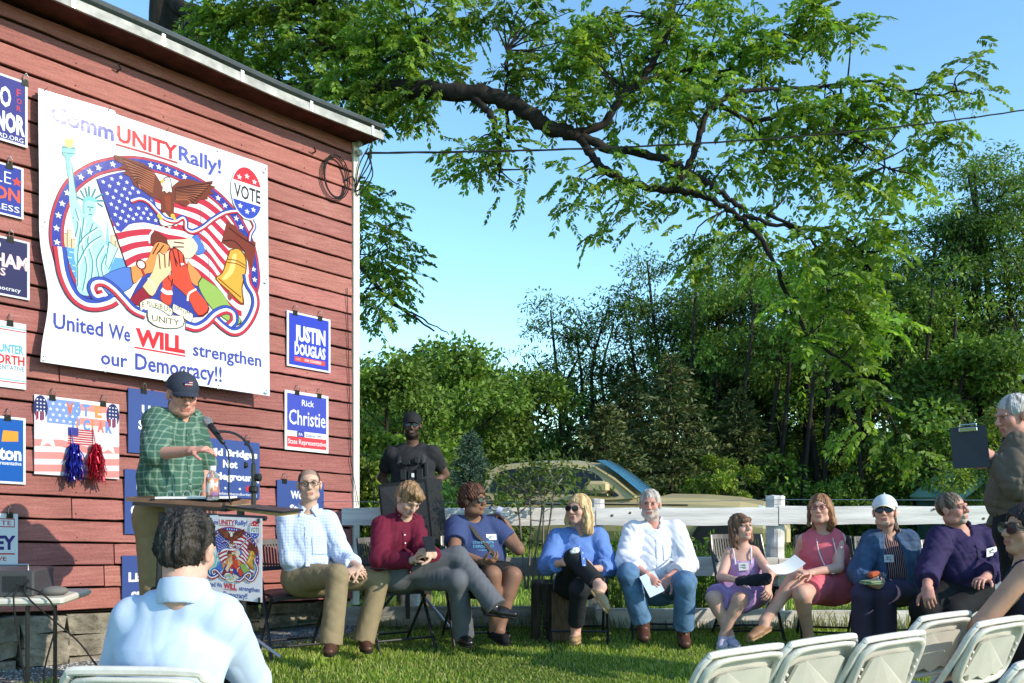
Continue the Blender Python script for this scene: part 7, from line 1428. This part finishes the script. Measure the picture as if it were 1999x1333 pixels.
# 11 woman in the right foreground, profile
D = 4.4; J = dict(sL=W(1975, 1120, -.20+4.2), sR=W(2040, 1118, .12+4.2), hL=W(2045, 1345, 4.05), hR=W(2075, 1345, 4.25), neck=W(2003, 1098, 4.18)); J['eL'] = rel(J['sL'], 1908, 1215, .30, -1); J['wL'] = rel(J['eL'], 1862, 1262, .25, 1); J['eR'] = W(1990, 1230, 4.4); J['wR'] = W(1900, 1270, 4.5); J['kL'] = rel(J['hL'], 1880, 1312, .46, -1); J['nL'] = J['kL']+np.array([-.1, .1, -.42]); J['kR'] = rel(J['hR'], 1905, 1305, .46, 1); J['nR'] = J['kR']+np.array([-.1, .1, -.42])
# chest faces left: name the shoulders so that left-to-right runs away from the camera
J['sL'], J['sR'] = W(2005, 1112, 4.06), W(2012, 1112, 4.34); J['hL'], J['hR'] = W(2050, 1340, 4.08), W(2050, 1335, 4.30); J['eL'] = rel(J['sL'], 1912, 1222, .30, 1); J['wL'] = J['eL']+np.array([-.06, .06, -.23]); J['kL'] = rel(J['hL'], 1860, 1318, .46, 1); J['kR'] = rel(J['hR'], 1870, 1300, .46, 1); J['nL'] = J['kL']+np.array([-.10, .0, -.42]); J['nR'] = J['kR']+np.array([-.10, .05, -.42]); J['eR'] = J['sR']+np.array([-.12, .05, -.27]); J['wR'] = J['eR']+np.array([-.22, -.02, -.08])
J['sL'], J['sR'] = J['sL'], J['sR']
JD = cloth('blue_jeans', (.045, .085, .17), var=.35, bump=.8)
def swapJ(J): return {**J, **{a+b: J[a+c] for a in 'shewkn' for b, c in (('L', 'R'), ('R', 'L'))}}
T = person('person', 'dark haired woman in a dark sleeveless top, sunglasses and jeans, in profile at right', D, swapJ(J), (2002, 1036, -.2, -82, 6, 0), skin='tan', female=True, build=1.02, fat=.025, voxel=.007, hands={'L': ((-.8, .2, -.3), (0, 0, -1), 1, 30), 'R': ((-.8, .2, -.3), (0, 0, -1), -1, 30)}, foot={'L': ((-1, .2, 0), DN), 'R': ((-1, .2, 0), DN)},
    clothes=[dict(k='shirt', name='tank_top', m=cloth('dark_top', (.022, .022, .035), bump=.5), sleeve='none', o=.012, neck=.085, arm=.060, hem=-.06), dict(k='pants', name='jeans', m=JD, o=.016, flare=.02, fold=.006)],
    hair=dict(col=(.016, .010, .010), col2=(.045, .028, .03), o=.017, line=.070, long=1, amp=.004, locks=[((.06, -.03, .0), (.07, -.02, -.12), .035, .03), ((-.06, -.03, .0), (-.07, -.02, -.12), .035, .03), ((0, -.09, -.03), (0, -.10, -.20), .07, .05), ((.03, -.08, -.1), (.03, -.09, -.24), .05, .03), ((-.03, -.08, -.1), (-.03, -.09, -.24), .05, .03)]), shoes=dict(m=BL_), seed=21)
glasses(T, size=1.35)
# 12 standing man with the clipboard
D = 5.1; J = dict(sL=W(1990, 868, 4.93), sR=W(1996, 868, 5.29), hL=W(1992, 1035, 4.98), hR=W(1995, 1035, 5.18), neck=W(1988, 856, 5.12)); J['eL'] = J['sL']+np.array([-.02, .01, -.29]); J['wL'] = rel(J['eL'], 1952, 903, .25, 1)
J['eL'] = rel(J['sL'], 1990, 950, .28, -1); J['wL'] = rel(J['eL'], 1948, 900, .22, 1); J['eR'] = J['sR']+np.array([-.05, .0, -.28]); J['wR'] = J['eR']+np.array([-.1, 0, -.22]); 
for s_ in 'LR': J['k'+s_] = J['h'+s_]+np.array([0, 0, -.43]); J['n'+s_] = J['k'+s_]+np.array([.02, 0, -.42])
JK = cloth('brown_jacket', (.12, .098, .072), bump=.8, dist=.03)
T = person('person', 'grey haired man in a brown shirt standing at right, holding up a clipboard', D, swapJ(J), (1979, 812, 0, -84, -12, 0), skin='rosy', build=1.05, fat=.03, voxel=.007, face=dict(brow=(.3, .25, .22)), hands={'R': ((-.75, -.15, .35), (-.35, .9, .1), 1, 22), 'L': ((0, -.2, -1), (.5, 0, 0), 1, 30)}, foot={'L': ((-1, 0, 0), DN), 'R': ((-1, 0, 0), DN)},
    clothes=[dict(k='shirt', name='overshirt', m=JK, sleeve='long', o=.016, loose=.014, neck=.062, hem=-.20, fold=.010, extra=[lambda Sc, T: None]), dict(k='pants', name='trousers', m=BK, o=.016)],
    hair=dict(col=(.34, .31, .29), col2=(.55, .52, .50), o=.009, line=.060, amp=.003, low=-.05, freq=150), shoes=dict(m=BL_), seed=22)
collar(T, JK, open_=.6, r=.068)
cd = T['P']['wR'][1]-.012; q = [W(1861, 915, cd+.03), W(1934, 911, cd-.04), W(1924, 829, cd-.05), W(1854, 835, cd+.02)]; n_ = unit(np.cross(q[1]-q[0], q[3]-q[0])); m = MB(); m.hexa([p-n_*.0015 for p in q][:2]+[q[1]+n_*.0015, q[0]+n_*.0015]+[q[3]-n_*.0015, q[2]-n_*.0015, q[2]+n_*.0015, q[3]+n_*.0015])
cb = tag(m.build('clipboard', mat('navy_board', (.012, .02, .045), .35, .5)), 'dark navy clipboard with a steel clip held up by the standing man', 'clipboard')
r_ = unit(q[2]-q[3]); u_ = unit(q[3]-q[0]); n2 = -n_ if n_[1] > 0 else n_; tc = (q[2]+q[3])/2; m = MB(); m.box(tc+n2*.008-u_*.018, (.045, .012, .004), [r_, u_, n2], bev=.003); m.tube([tc-r_*.042+u_*.0+n2*.012, tc-r_*.04+u_*.01+n2*.012, tc+r_*.04+u_*.01+n2*.012, tc+r_*.042+n2*.012], .003, 6); m.build('clip', M['chrome'], cb)
# 13 the speaker
D = 5.3; J = joints(D, 1.05, (296, 818, -.12), (378, 820, .14), (302, 1010, -.06), (352, 1010, .08), (350, 806, .02), (304, 886, -1), (374, 880, -1), (392, 900, -1), (398, 975, -1), (306, 1180, -1), (306, 1300, 1), (352, 1180, -1), (352, 1300, 1))
for s_ in 'LR': J['k'+s_] = J['h'+s_]+np.array([.0, 0, -.46]); J['n'+s_] = J['k'+s_]+np.array([0, .02, -.42])
J['eR'] = rel(J['sR'], 398, 905, .30, 1); J['wR'] = rel(J['eR'], 400, 972, .25, -1)
PL = checked('green_plaid', (.050, .115, .085), (.21, .29, .225), 27, .22); KH = cloth('tan_trousers', (.28, .19, .10))
T = person('person', 'man in a navy cap and green plaid shirt speaking at the lectern, one hand out', D, J, (356, 772, -.05, 38, -16, 0), skin='rosy', build=.98, fat=.03, voxel=.0065, face=dict(fatcheek=1, stubhair=(.35, .3, .26), brow=(.2, .15, .12)), hands={'L': ((.92, -.25, .10), (.15, .3, -1), -1, (12, 22, 30, 34)), 'R': ((.5, -.6, -.4), (0, .2, -1), 1, 30)},
    foot={'L': ((.2, -1, 0), DN), 'R': ((.3, -1, 0), DN)}, clothes=[dict(k='shirt', name='plaid_shirt', m=PL, sleeve='elbow', o=.014, loose=.022, neck=.060, vee=.035, hem=-.14, fold=.009, fs=26), dict(k='pants', name='trousers', m=KH, o=.018, flare=.02)], shoes=dict(m=BL_), seed=23)
collar(T, PL, open_=.8, h=.042); placket(T, PL, -.04, -.46, 6, M['clip']); nc = mat('navy_cap', (.028, .035, .055), .8, bump=.3); cp = cap_hat(T, nc); SPK = T
A_ = Art(lambda u, v: (u, v), .0003)
for k in range(5): A_.rect(-.022, -.012+.006*k, .022, -.008+.006*k, (200, 70, 70) if k % 2 == 0 else (235, 235, 235))
A_.rect(-.022, .003, .0, .018, (60, 70, 130)); V = np.concatenate(A_.V); hp = T['hp']; n_ = T['A'][1]; o_ = [hp(x, .0915-.6*x*x-1.9*(z-.0)*max(z, 0), .088+z) for x, z in V[:, :2]]; obj('cap_badge', np.array(o_)+n_*(.004+V[:, 2:3]), A_.F, M['print'], cp, cols=np.concatenate(A_.C))
# 14 man seated in the foreground, from behind
D = 2.65; J = dict(sL=W(452, 1206, 2.62), sR=W(246, 1204, 2.66), neck=W(358, 1152, 2.60), hL=W(375, 1470, 2.52), hR=W(255, 1470, 2.56))
J['eL'] = rel(J['sL'], 488, 1330, .30, 1); J['wL'] = J['eL']+np.array([-.10, .22, .0]); J['eR'] = rel(J['sR'], 222, 1370, .30, 1); J['wR'] = J['eR']+np.array([.12, .22, .0])
for s_, dx in (('L', .06), ('R', -.06)): J['k'+s_] = J['h'+s_]+np.array([dx, .45, .02]); J['n'+s_] = J['k'+s_]+np.array([0, .05, -.42])
LB = cloth('pale_blue_shirt', (.50, .60, .76), var=.05, bump=.7, dist=.03)
T = person('person', 'dark haired man in a pale blue shirt seated in the foreground, seen from behind', D, J, (366, 1073, .0, 172, -14, 3), skin='pink', hs=.94, build=.91, fat=.0, voxel=.006, headvox=.0035, hands={'L': ((-.3, .9, .2), (0, 0, -1), 1, 40), 'R': ((.3, .9, .2), (0, 0, -1), 1, 40)}, foot={'L': ((0, 1, 0), DN), 'R': ((0, 1, 0), DN)},
    clothes=[dict(k='shirt', name='shirt', m=LB, sleeve='three', o=.013, loose=.012, neck=.050, nd=-.040, hem=-.04, fold=.0035, fs=30), dict(k='pants', name='trousers', m=GR, o=.014)],
    hair=dict(col=(.012, .010, .009), col2=(.045, .036, .030), o=.008, line=.062, amp=.0055, freq=230, low=-.066, hl=1.6, sub=[((.062, -.085, -.075), (.03, .04, .04)), ((-.062, -.085, -.075), (.03, .04, .04))], add=[((0, -.02, .080), (.066, .078, .042)), ((.03, .02, .088), (.05, .05, .035)), ((-.02, -.05, .06), (.055, .05, .05))]), shoes=dict(m=BL_), seed=24)
collar(T, LB, open_=.6, h=.052, r=.066, lift=-.006)
P = W(273, 1300, 2.44); chair_white((P[0], P[1]+.21, P[2]-.835), 176, 'white folding chair under the dark haired man in the foreground')
c = J['wL']+np.array([.03, .0, .03]); m = MB(); m.box(W(428, 1318, 2.72), (.038, .006, .07), frame(160, 30), bev=.004); tag(m.build('smartphone', M['black_plastic']), 'black phone held by the man in the foreground', 'phone')
# ---------------------------------------------------------------- lectern, microphone, bottle, poster
def lectern():
    D = 4.95; g0 = float(gz(-1.8, D)); t = empty('lectern', (W(360, 1000, D)[0], D, g0), 'makeshift lectern of two thin boards on black metal stands before the speaker', 'lectern')
    def board(name, a, b, dep, th, m_, tilt=0): # front edge from a to b (px, py), going back dep metres
        A, B = W(a[0], a[1], a[2]), W(b[0], b[1], b[2]); n = unit(np.cross((0, 0, 1.), B-A)); n[2] = tilt; n = unit(n); u = np.array([0, 0, 1.])*th; m = MB(); m.hexa([A, B, B+n*dep, A+n*dep, A+u, B+u, B+n*dep+u, A+n*dep+u]); return m.build(name, m_, t)
    wd = mat('varnished_board', (.19, .10, .06), .4, .4, var=.3, vscale=7); yw = mat('pine_edge', (.42, .27, .11), .5, .3, var=.2, vscale=9)
    board('top_board', (246, 978, 4.95), (428, 990, 4.90), .42, .022, wd, .03); board('top_board', (258, 986, 4.93), (440, 999, 4.86), .34, .018, mat('dark_board', (.035, .028, .024), .5), .03)
    board('side_board', (444, 994, 4.82), (545, 1008, 4.74), .22, .022, yw, .02); board('side_tray', (436, 990, 4.80), (552, 1002, 4.72), .24, .010, M['black_plastic'], .02)
    m = MB(); m.tube([W(400, 1006, 4.80), W(520, 1012, 4.74)], .013, 8); m.build('cross_bar', M['black_metal'], t)
    for px in (330, 392, 470): m = MB(); m.box(W(px, 1000, 4.86), (.012, .03, .025)); m.build('bracket', M['black_metal'], t)
    gb = lambda px, d: (W(px, 1000, d)[0], d, g0+.01)
    for px, pb, d in ((316, 300, 5.0), (470, 478, 4.86)):
        a, b = W(px, 1000, d), np.array(gb(pb, d)); m = MB(); m.tube([a, b+(0, 0, .05)], .016, 8); m.tube([a*.5+b*.5+(0, 0, .05), a], .019, 8); po = m.build('stand_pole', M['black_metal'], t)
        for k in range(3): q = k*2.1+.5; m = MB(); m.tube([b+(0, 0, .30), b+(.30*math.cos(q), .30*math.sin(q), .01)], .009, 6); m.build('stand_leg', M['black_metal'], t)
        m = MB(); c = a*.62+b*.38; m.lathe(c+(.0, -.02, 0), [(.008, 0), (.02, .012), (.024, .02), (.018, .035)], (-.5, -1, 0), 10); m.build('knob', M['black_plastic'], po)
    m = MB(); m.tube([W(500, 1248, 4.8), W(548, 1283, 4.7)], .009, 6); m.build('floor_strut', M['steel'], t)
    # open ring binder and loose sheets on the boards
    bd = empty('ring_binder', W(385, 970, 5.05), 'open ring binder with white pages on the lectern', 'binder'); m = MB(); m.box(W(385, 974, 5.10), (.22, .14, .004), frame(8, 0)); m.build('cover', BK, bd)
    m = MB(); m.box(W(385, 971, 5.10), (.20, .125, .006), frame(8, 0)); m.build('pages', M['paper'], bd)
    for px in (333, 365, 396):
        m = MB(); c = W(px, 966, 5.06); m.tube([c+np.array([.020*math.cos(q), 0, .024*math.sin(q)]) for q in np.linspace(-.3, math.pi+.3, 14)], .0025, 5, caps=False); m.build('ring', M['steel'], bd)
lectern()
def bottle():
    c = W(415, 976, 4.93); t = empty('drink_bottle', c, 'orange and white labelled drink bottle standing on the lectern', 'bottle'); m = MB(); m.lathe(c, [(.033, 0), (.036, .008), (.036, .09), (.033, .10), (.036, .115), (.030, .140), (.017, .158), (.016, .165)], (0, 0, 1), 18); m.build('bottle_body', M['clear'], t, smooth=True)
    m = MB(); m.lathe(c, [(.0365, .02), (.0368, .03), (.0368, .115), (.0365, .12)], (0, 0, 1), 18)
    k = N('bottle_print'); tc = k.n('TexCoord').outputs['Object']; nz = k.n('TexNoise', Scale=22, Detail=2); k.l(tc, nz.inputs[0]); cr = k.n('ValToRGB'); e = cr.color_ramp.elements; e[0].position = .42; e[0].color = (.72, .68, .66, 1); e[1].position = .5; e[1].color = (.60, .22, .06, 1); x = e.new(.62); x.color = (.22, .12, .28, 1); k.l(nz.outputs[0], cr.inputs[0]); k.l(cr.outputs[0], k.p.inputs['Base Color']); k.p.inputs['Roughness'].default_value = .35
    m.build('bottle_label', k.m, t, smooth=True); m = MB(); m.lathe(c, [(.0185, .163), (.0185, .185), (.017, .188)], (0, 0, 1), 18); m.build('bottle_cap', M['paper'], t)
bottle()
def mic():
    b = W(495, 985, 4.85); t = empty('microphone_stand', b, 'black microphone on a curved gooseneck stand at the lectern', 'microphone'); T0 = W(495, 905, 4.85)
    m = MB(); m.tube([b, T0], .014, 8); m.build('pole', M['black_metal'], t)
    m = MB(); m.lathe(W(495, 955, 4.85)-np.array([0, 0, .02]), [(.02, 0), (.026, .01), (.026, .03), (.018, .04)], (0, 0, 1), 12); m.lathe(W(498, 932, 4.85), [(.012, 0), (.022, .01), (.022, .03), (.01, .035)], (1, -.2, 0), 10); m.build('clutch', M['black_plastic'], t)
    m = MB(); m.lathe(W(484, 908, 4.85), [(.01, 0), (.018, .01), (.018, .02)], (-1, -.2, 0), 10); m.build('knob', M['black_plastic'], t)
    g_ = spline([T0, W(492, 882, 4.87), W(478, 860, 4.90), W(462, 848, 4.92), W(446, 843, 4.93), W(430, 842, 4.94)], 6); m = MB(); m.tube(g_, .0075, 8); m.build('gooseneck', M['black_metal'], t)
    h, e = W(405, 823, 4.98), W(437, 866, 4.92); ax = unit(e-h); m = MB(); m.lathe(h, [(.012, .02), (.019, .03), (.017, .07), (.0125, .15), (.011, .175)], ax, 14); mb_ = m.build('microphone', M['black_plastic'], t, smooth=True)
    m = MB(); m.lathe(h, [(.006, -.030), (.019, -.024), (.026, -.008), (.026, .008), (.021, .024), (.016, .030)], ax, 16); m.build('grille', mat('mic_mesh', (.32, .32, .33), .5, .5, metal=.6, bump=1, bscale=400), mb_, smooth=True)
    m = MB(); m.tube([W(428, 842, 4.93), W(424, 848, 4.95)], .012, 8); m.build('mic_clip', M['black_plastic'], t)
    m = MB(); m.tube(spline([e, W(446, 885, 4.92), W(447, 930, 4.90), W(447, 965, 4.88), W(452, 990, 4.86)], 6), .004, 6); m.build('cable', M['rubber'], t)
mic()
def poster():
    V = np.concatenate(BA.V); C = np.concatenate(BA.C); u = (V[:, 0]-BTL[0])/(BTR[0]-BTL[0]); v = (V[:, 1]-BBL[1])/(BTL[1]-BBL[1])
    BLp, BRp, TLp, TRp = W(392, 1163, 4.70), W(512, 1176, 4.62), W(392, 1006, 4.72), W(512, 1012, 4.64)
    n = unit(np.cross(BRp-BLp, TLp-BLp)); n = -n if n[1] > 0 else n
    q = lambda u, v, w: BLp*((1-u)*(1-v))[:, None]+BRp*(u*(1-v))[:, None]+TLp*((1-u)*v)[:, None]+TRp*(u*v)[:, None]+n*w[:, None]
    t = empty('rally_poster', (BLp+BRp)/2, 'small paper copy of the rally banner hanging from the front of the lectern', 'poster'); m = MB()
    P = q(np.array([0, 1, 1, 0, 0, 1, 1, 0.]), np.array([0, 0, 1, 1, 0, 0, 1, 1.]), np.array([0, 0, 0, 0, .003, .003, .003, .003])); m.hexa(P[[0, 1, 5, 4, 3, 2, 6, 7]]); obj('sheet', np.concatenate(m.V), m.F, M['print'], t, cols=np.tile(np.array([lin(245, 238, 243)])*.72, (8, 1)))
    obj('printed_artwork', q(u, v, .0036+V[:, 2]*.6), BA.F, M['print'], t, cols=C)
    for uu, vv in ((.96, .03), (.95, .97)): m = MB(); c = q(np.array([uu]), np.array([vv]), np.array([.006]))[0]; m.box(c, (.006, .004, .012)); m.build('clip', M['clip'], t)
poster()
def doormat():
    V = []; c = [(.0, 0)]; P = [W(470, 1296, 4.9), W(560, 1283, 5.1), W(598, 1322, 4.45), W(500, 1335, 4.3)]; P = [np.array([p[0], p[1], float(gz(p[0], p[1]))+.028]) for p in P]; m = MB(); m.hexa([p-(0, 0, .02) for p in P]+P); t = tag(m.build('doormat', mat('mat_rubber', (.035, .035, .04), .8, .2, var=.4, vscale=60, bump=.6, bscale=150)), 'dark ribbed doormat with faded red marks on the grass before the lectern', 'doormat')
    m = MB(); 
    for k in range(4): a = P[0]*.35+P[2]*.65+np.array([-.02+.04*k, .10-.03*k, .004]); m.box(a, (.03, .012, .001), frame(200+20*k))
    tag(m.build('red_marks', mat('faded_red', (.30, .03, .04), .7), t), kind='stuff')
doormat()
# ---------------------------------------------------------------- equipment table at the left edge
def av_table():
    D = 4.95; z = EYE-(1178-HY)/FPX*D; x1 = W(100, 1170, D)[0]; g0 = float(gz(-2.7, D)); t = empty('folding_table', (x1-.8, D, g0), 'white folding table with equipment at the left edge by the barn', 'table')
    Ax = frame(0); X, Y = unit((1, .12, 0)), unit((-.12, 1, 0)); c = np.array([x1-.80, D+.22, z]); m = MB(); m.box(c, (.80, .24, .02), [X, Y, (0, 0, 1)], bev=.012); m.build('table_top', M['cream_plastic'], t)
    for sx in (.60, .25, -.5):
        for sy in (-.2, .2): m = MB(); a = c+X*sx+Y*sy; m.tube([a-(0, 0, .02), a-(0, 0, z-g0+.05)], .012, 8); m.build('leg', M['black_metal'], t)
    a = empty('amplifier', c+X*.46+(0, 0, .02), 'black amplifier box with slotted grille on the folding table', 'amplifier'); o = c+X*.46-Y*.02+(0, 0, .02+.075); m = MB(); m.box(o, (.16, .15, .075), [X, Y, (0, 0, 1)], bev=.01); m.build('case', mat('amp_case', (.05, .05, .055), .4, .5, bump=.2, bscale=90), a)
    for k in range(9): m = MB(); m.box(o+X*(.0+.015*k)-Y*.151+(0, 0, .0), (.004, .003, .045), [X, Y, (0, 0, 1)]); m.build('vent_slot', M['black_metal'], a)
    m = MB(); m.tube([o-X*.10-Y*.12+(0, 0, .07), o-X*.10-Y*.12+(0, 0, .105), o+X*.12-Y*.12+(0, 0, .105), o+X*.12-Y*.12+(0, 0, .07)], .007, 6); m.build('handle', M['steel'], a)
    m = MB(); q = c+X*.71-Y*.1+(0, 0, .045); S = Sdf(q-.15, q+.15, .008); S.ell(q, (.075, .05, .028)); V, F = S.mesh(); tag(obj('cloth_bundle', V, F, mat('grey_pad', (.16, .15, .14), .8), smooth=True), 'grey padded pouch lying on the folding table beside the amplifier', 'pouch')
    for k, lab in enumerate(('black cable sagging from the amplifier to the ground', 'black cable hanging in a loop under the folding table', 'long black cable running from the folding table to the lectern')):
        m = MB(); s = o+X*(.05+.04*k)-Y*.14
        if k == 0: P = [s, c+X*.70-Y*.24+(0, 0, .04), c+X*.78-Y*.28-(0, 0, .1), np.array([*(c+X*.75-Y*.25)[:2], g0+.1]), np.array([*(c+X*1.4-Y*.1)[:2], g0+.03])]
        elif k == 1: P = [s, c+X*.55-Y*.26+(0, 0, .03), c+X*.60-Y*.30-(0, 0, .25), c+X*.64-Y*.28-(0, 0, .55), np.array([*(c+X*.7-Y*.35)[:2], g0+.03])]
        else: P = [s+(0, 0, .03), c+X*.62-Y*.25+(0, 0, .03), c+X*.86-Y*.2-(0, 0, .22), c+X*1.05-Y*.15-(0, 0, .45), np.array([*(c+X*1.5)[:2], g0+.03])]
        m.tube(spline(P, 8), .005, 5); tag(m.build('cable', M['rubber']), lab, 'cable')
av_table()
def loudspeaker():
    D = 7.4; t = empty('loudspeaker', W(795, 1060, D)-np.array([0, 0, .1]), 'black loudspeaker cabinet with mesh grille behind the young man in burgundy', 'loudspeaker'); f = [W(737, 946, D), W(832, 934, D-.05), W(846, 1062, D-.08), W(752, 1080, D)]; n = np.array([.1, .30, .0]); n2 = np.array([-.02, .3, 0])
    m = MB(); m.hexa([f[3], f[2], f[2]+n, f[3]+n2, f[0], f[1], f[1]+n, f[0]+n2]); m.build('cabinet', mat('cabinet_black', (.013, .013, .014), .6, .35, bump=.4, bscale=160), t)
    gm = mat('grille_mesh', (.03, .03, .032), .5, .5, bump=1, bscale=260, dist=.004); nn = unit(np.cross(f[2]-f[3], f[0]-f[3])); nn = -nn if nn[1] > 0 else nn; c = sum(f)/4; m = MB(); Q = [c+(p-c)*.90 for p in f]; m.hexa([Q[3], Q[2], Q[2]+nn*.012, Q[3]+nn*.012, Q[0], Q[1], Q[1]+nn*.012, Q[0]+nn*.012]); m.build('grille', gm, t)
    st = empty('speaker_stand', (c[0], D+.1, 0), 'black tripod stand holding the loudspeaker behind the seated row', 'stand'); m = MB(); b = np.array([c[0], D+.12, .02]); m.tube([b+(0, 0, .1), b+(0, 0, f[3][2])], .02, 8); m.build('pole', M['black_metal'], st)
    for k in range(3): q = k*2.1-.4; m = MB(); m.tube([b+(0, 0, .45), b+(.45*math.cos(q), .35*math.sin(q)-.05, .0)], .012, 6); m.build('leg', M['steel'] if k == 0 else M['black_metal'], st)
loudspeaker()
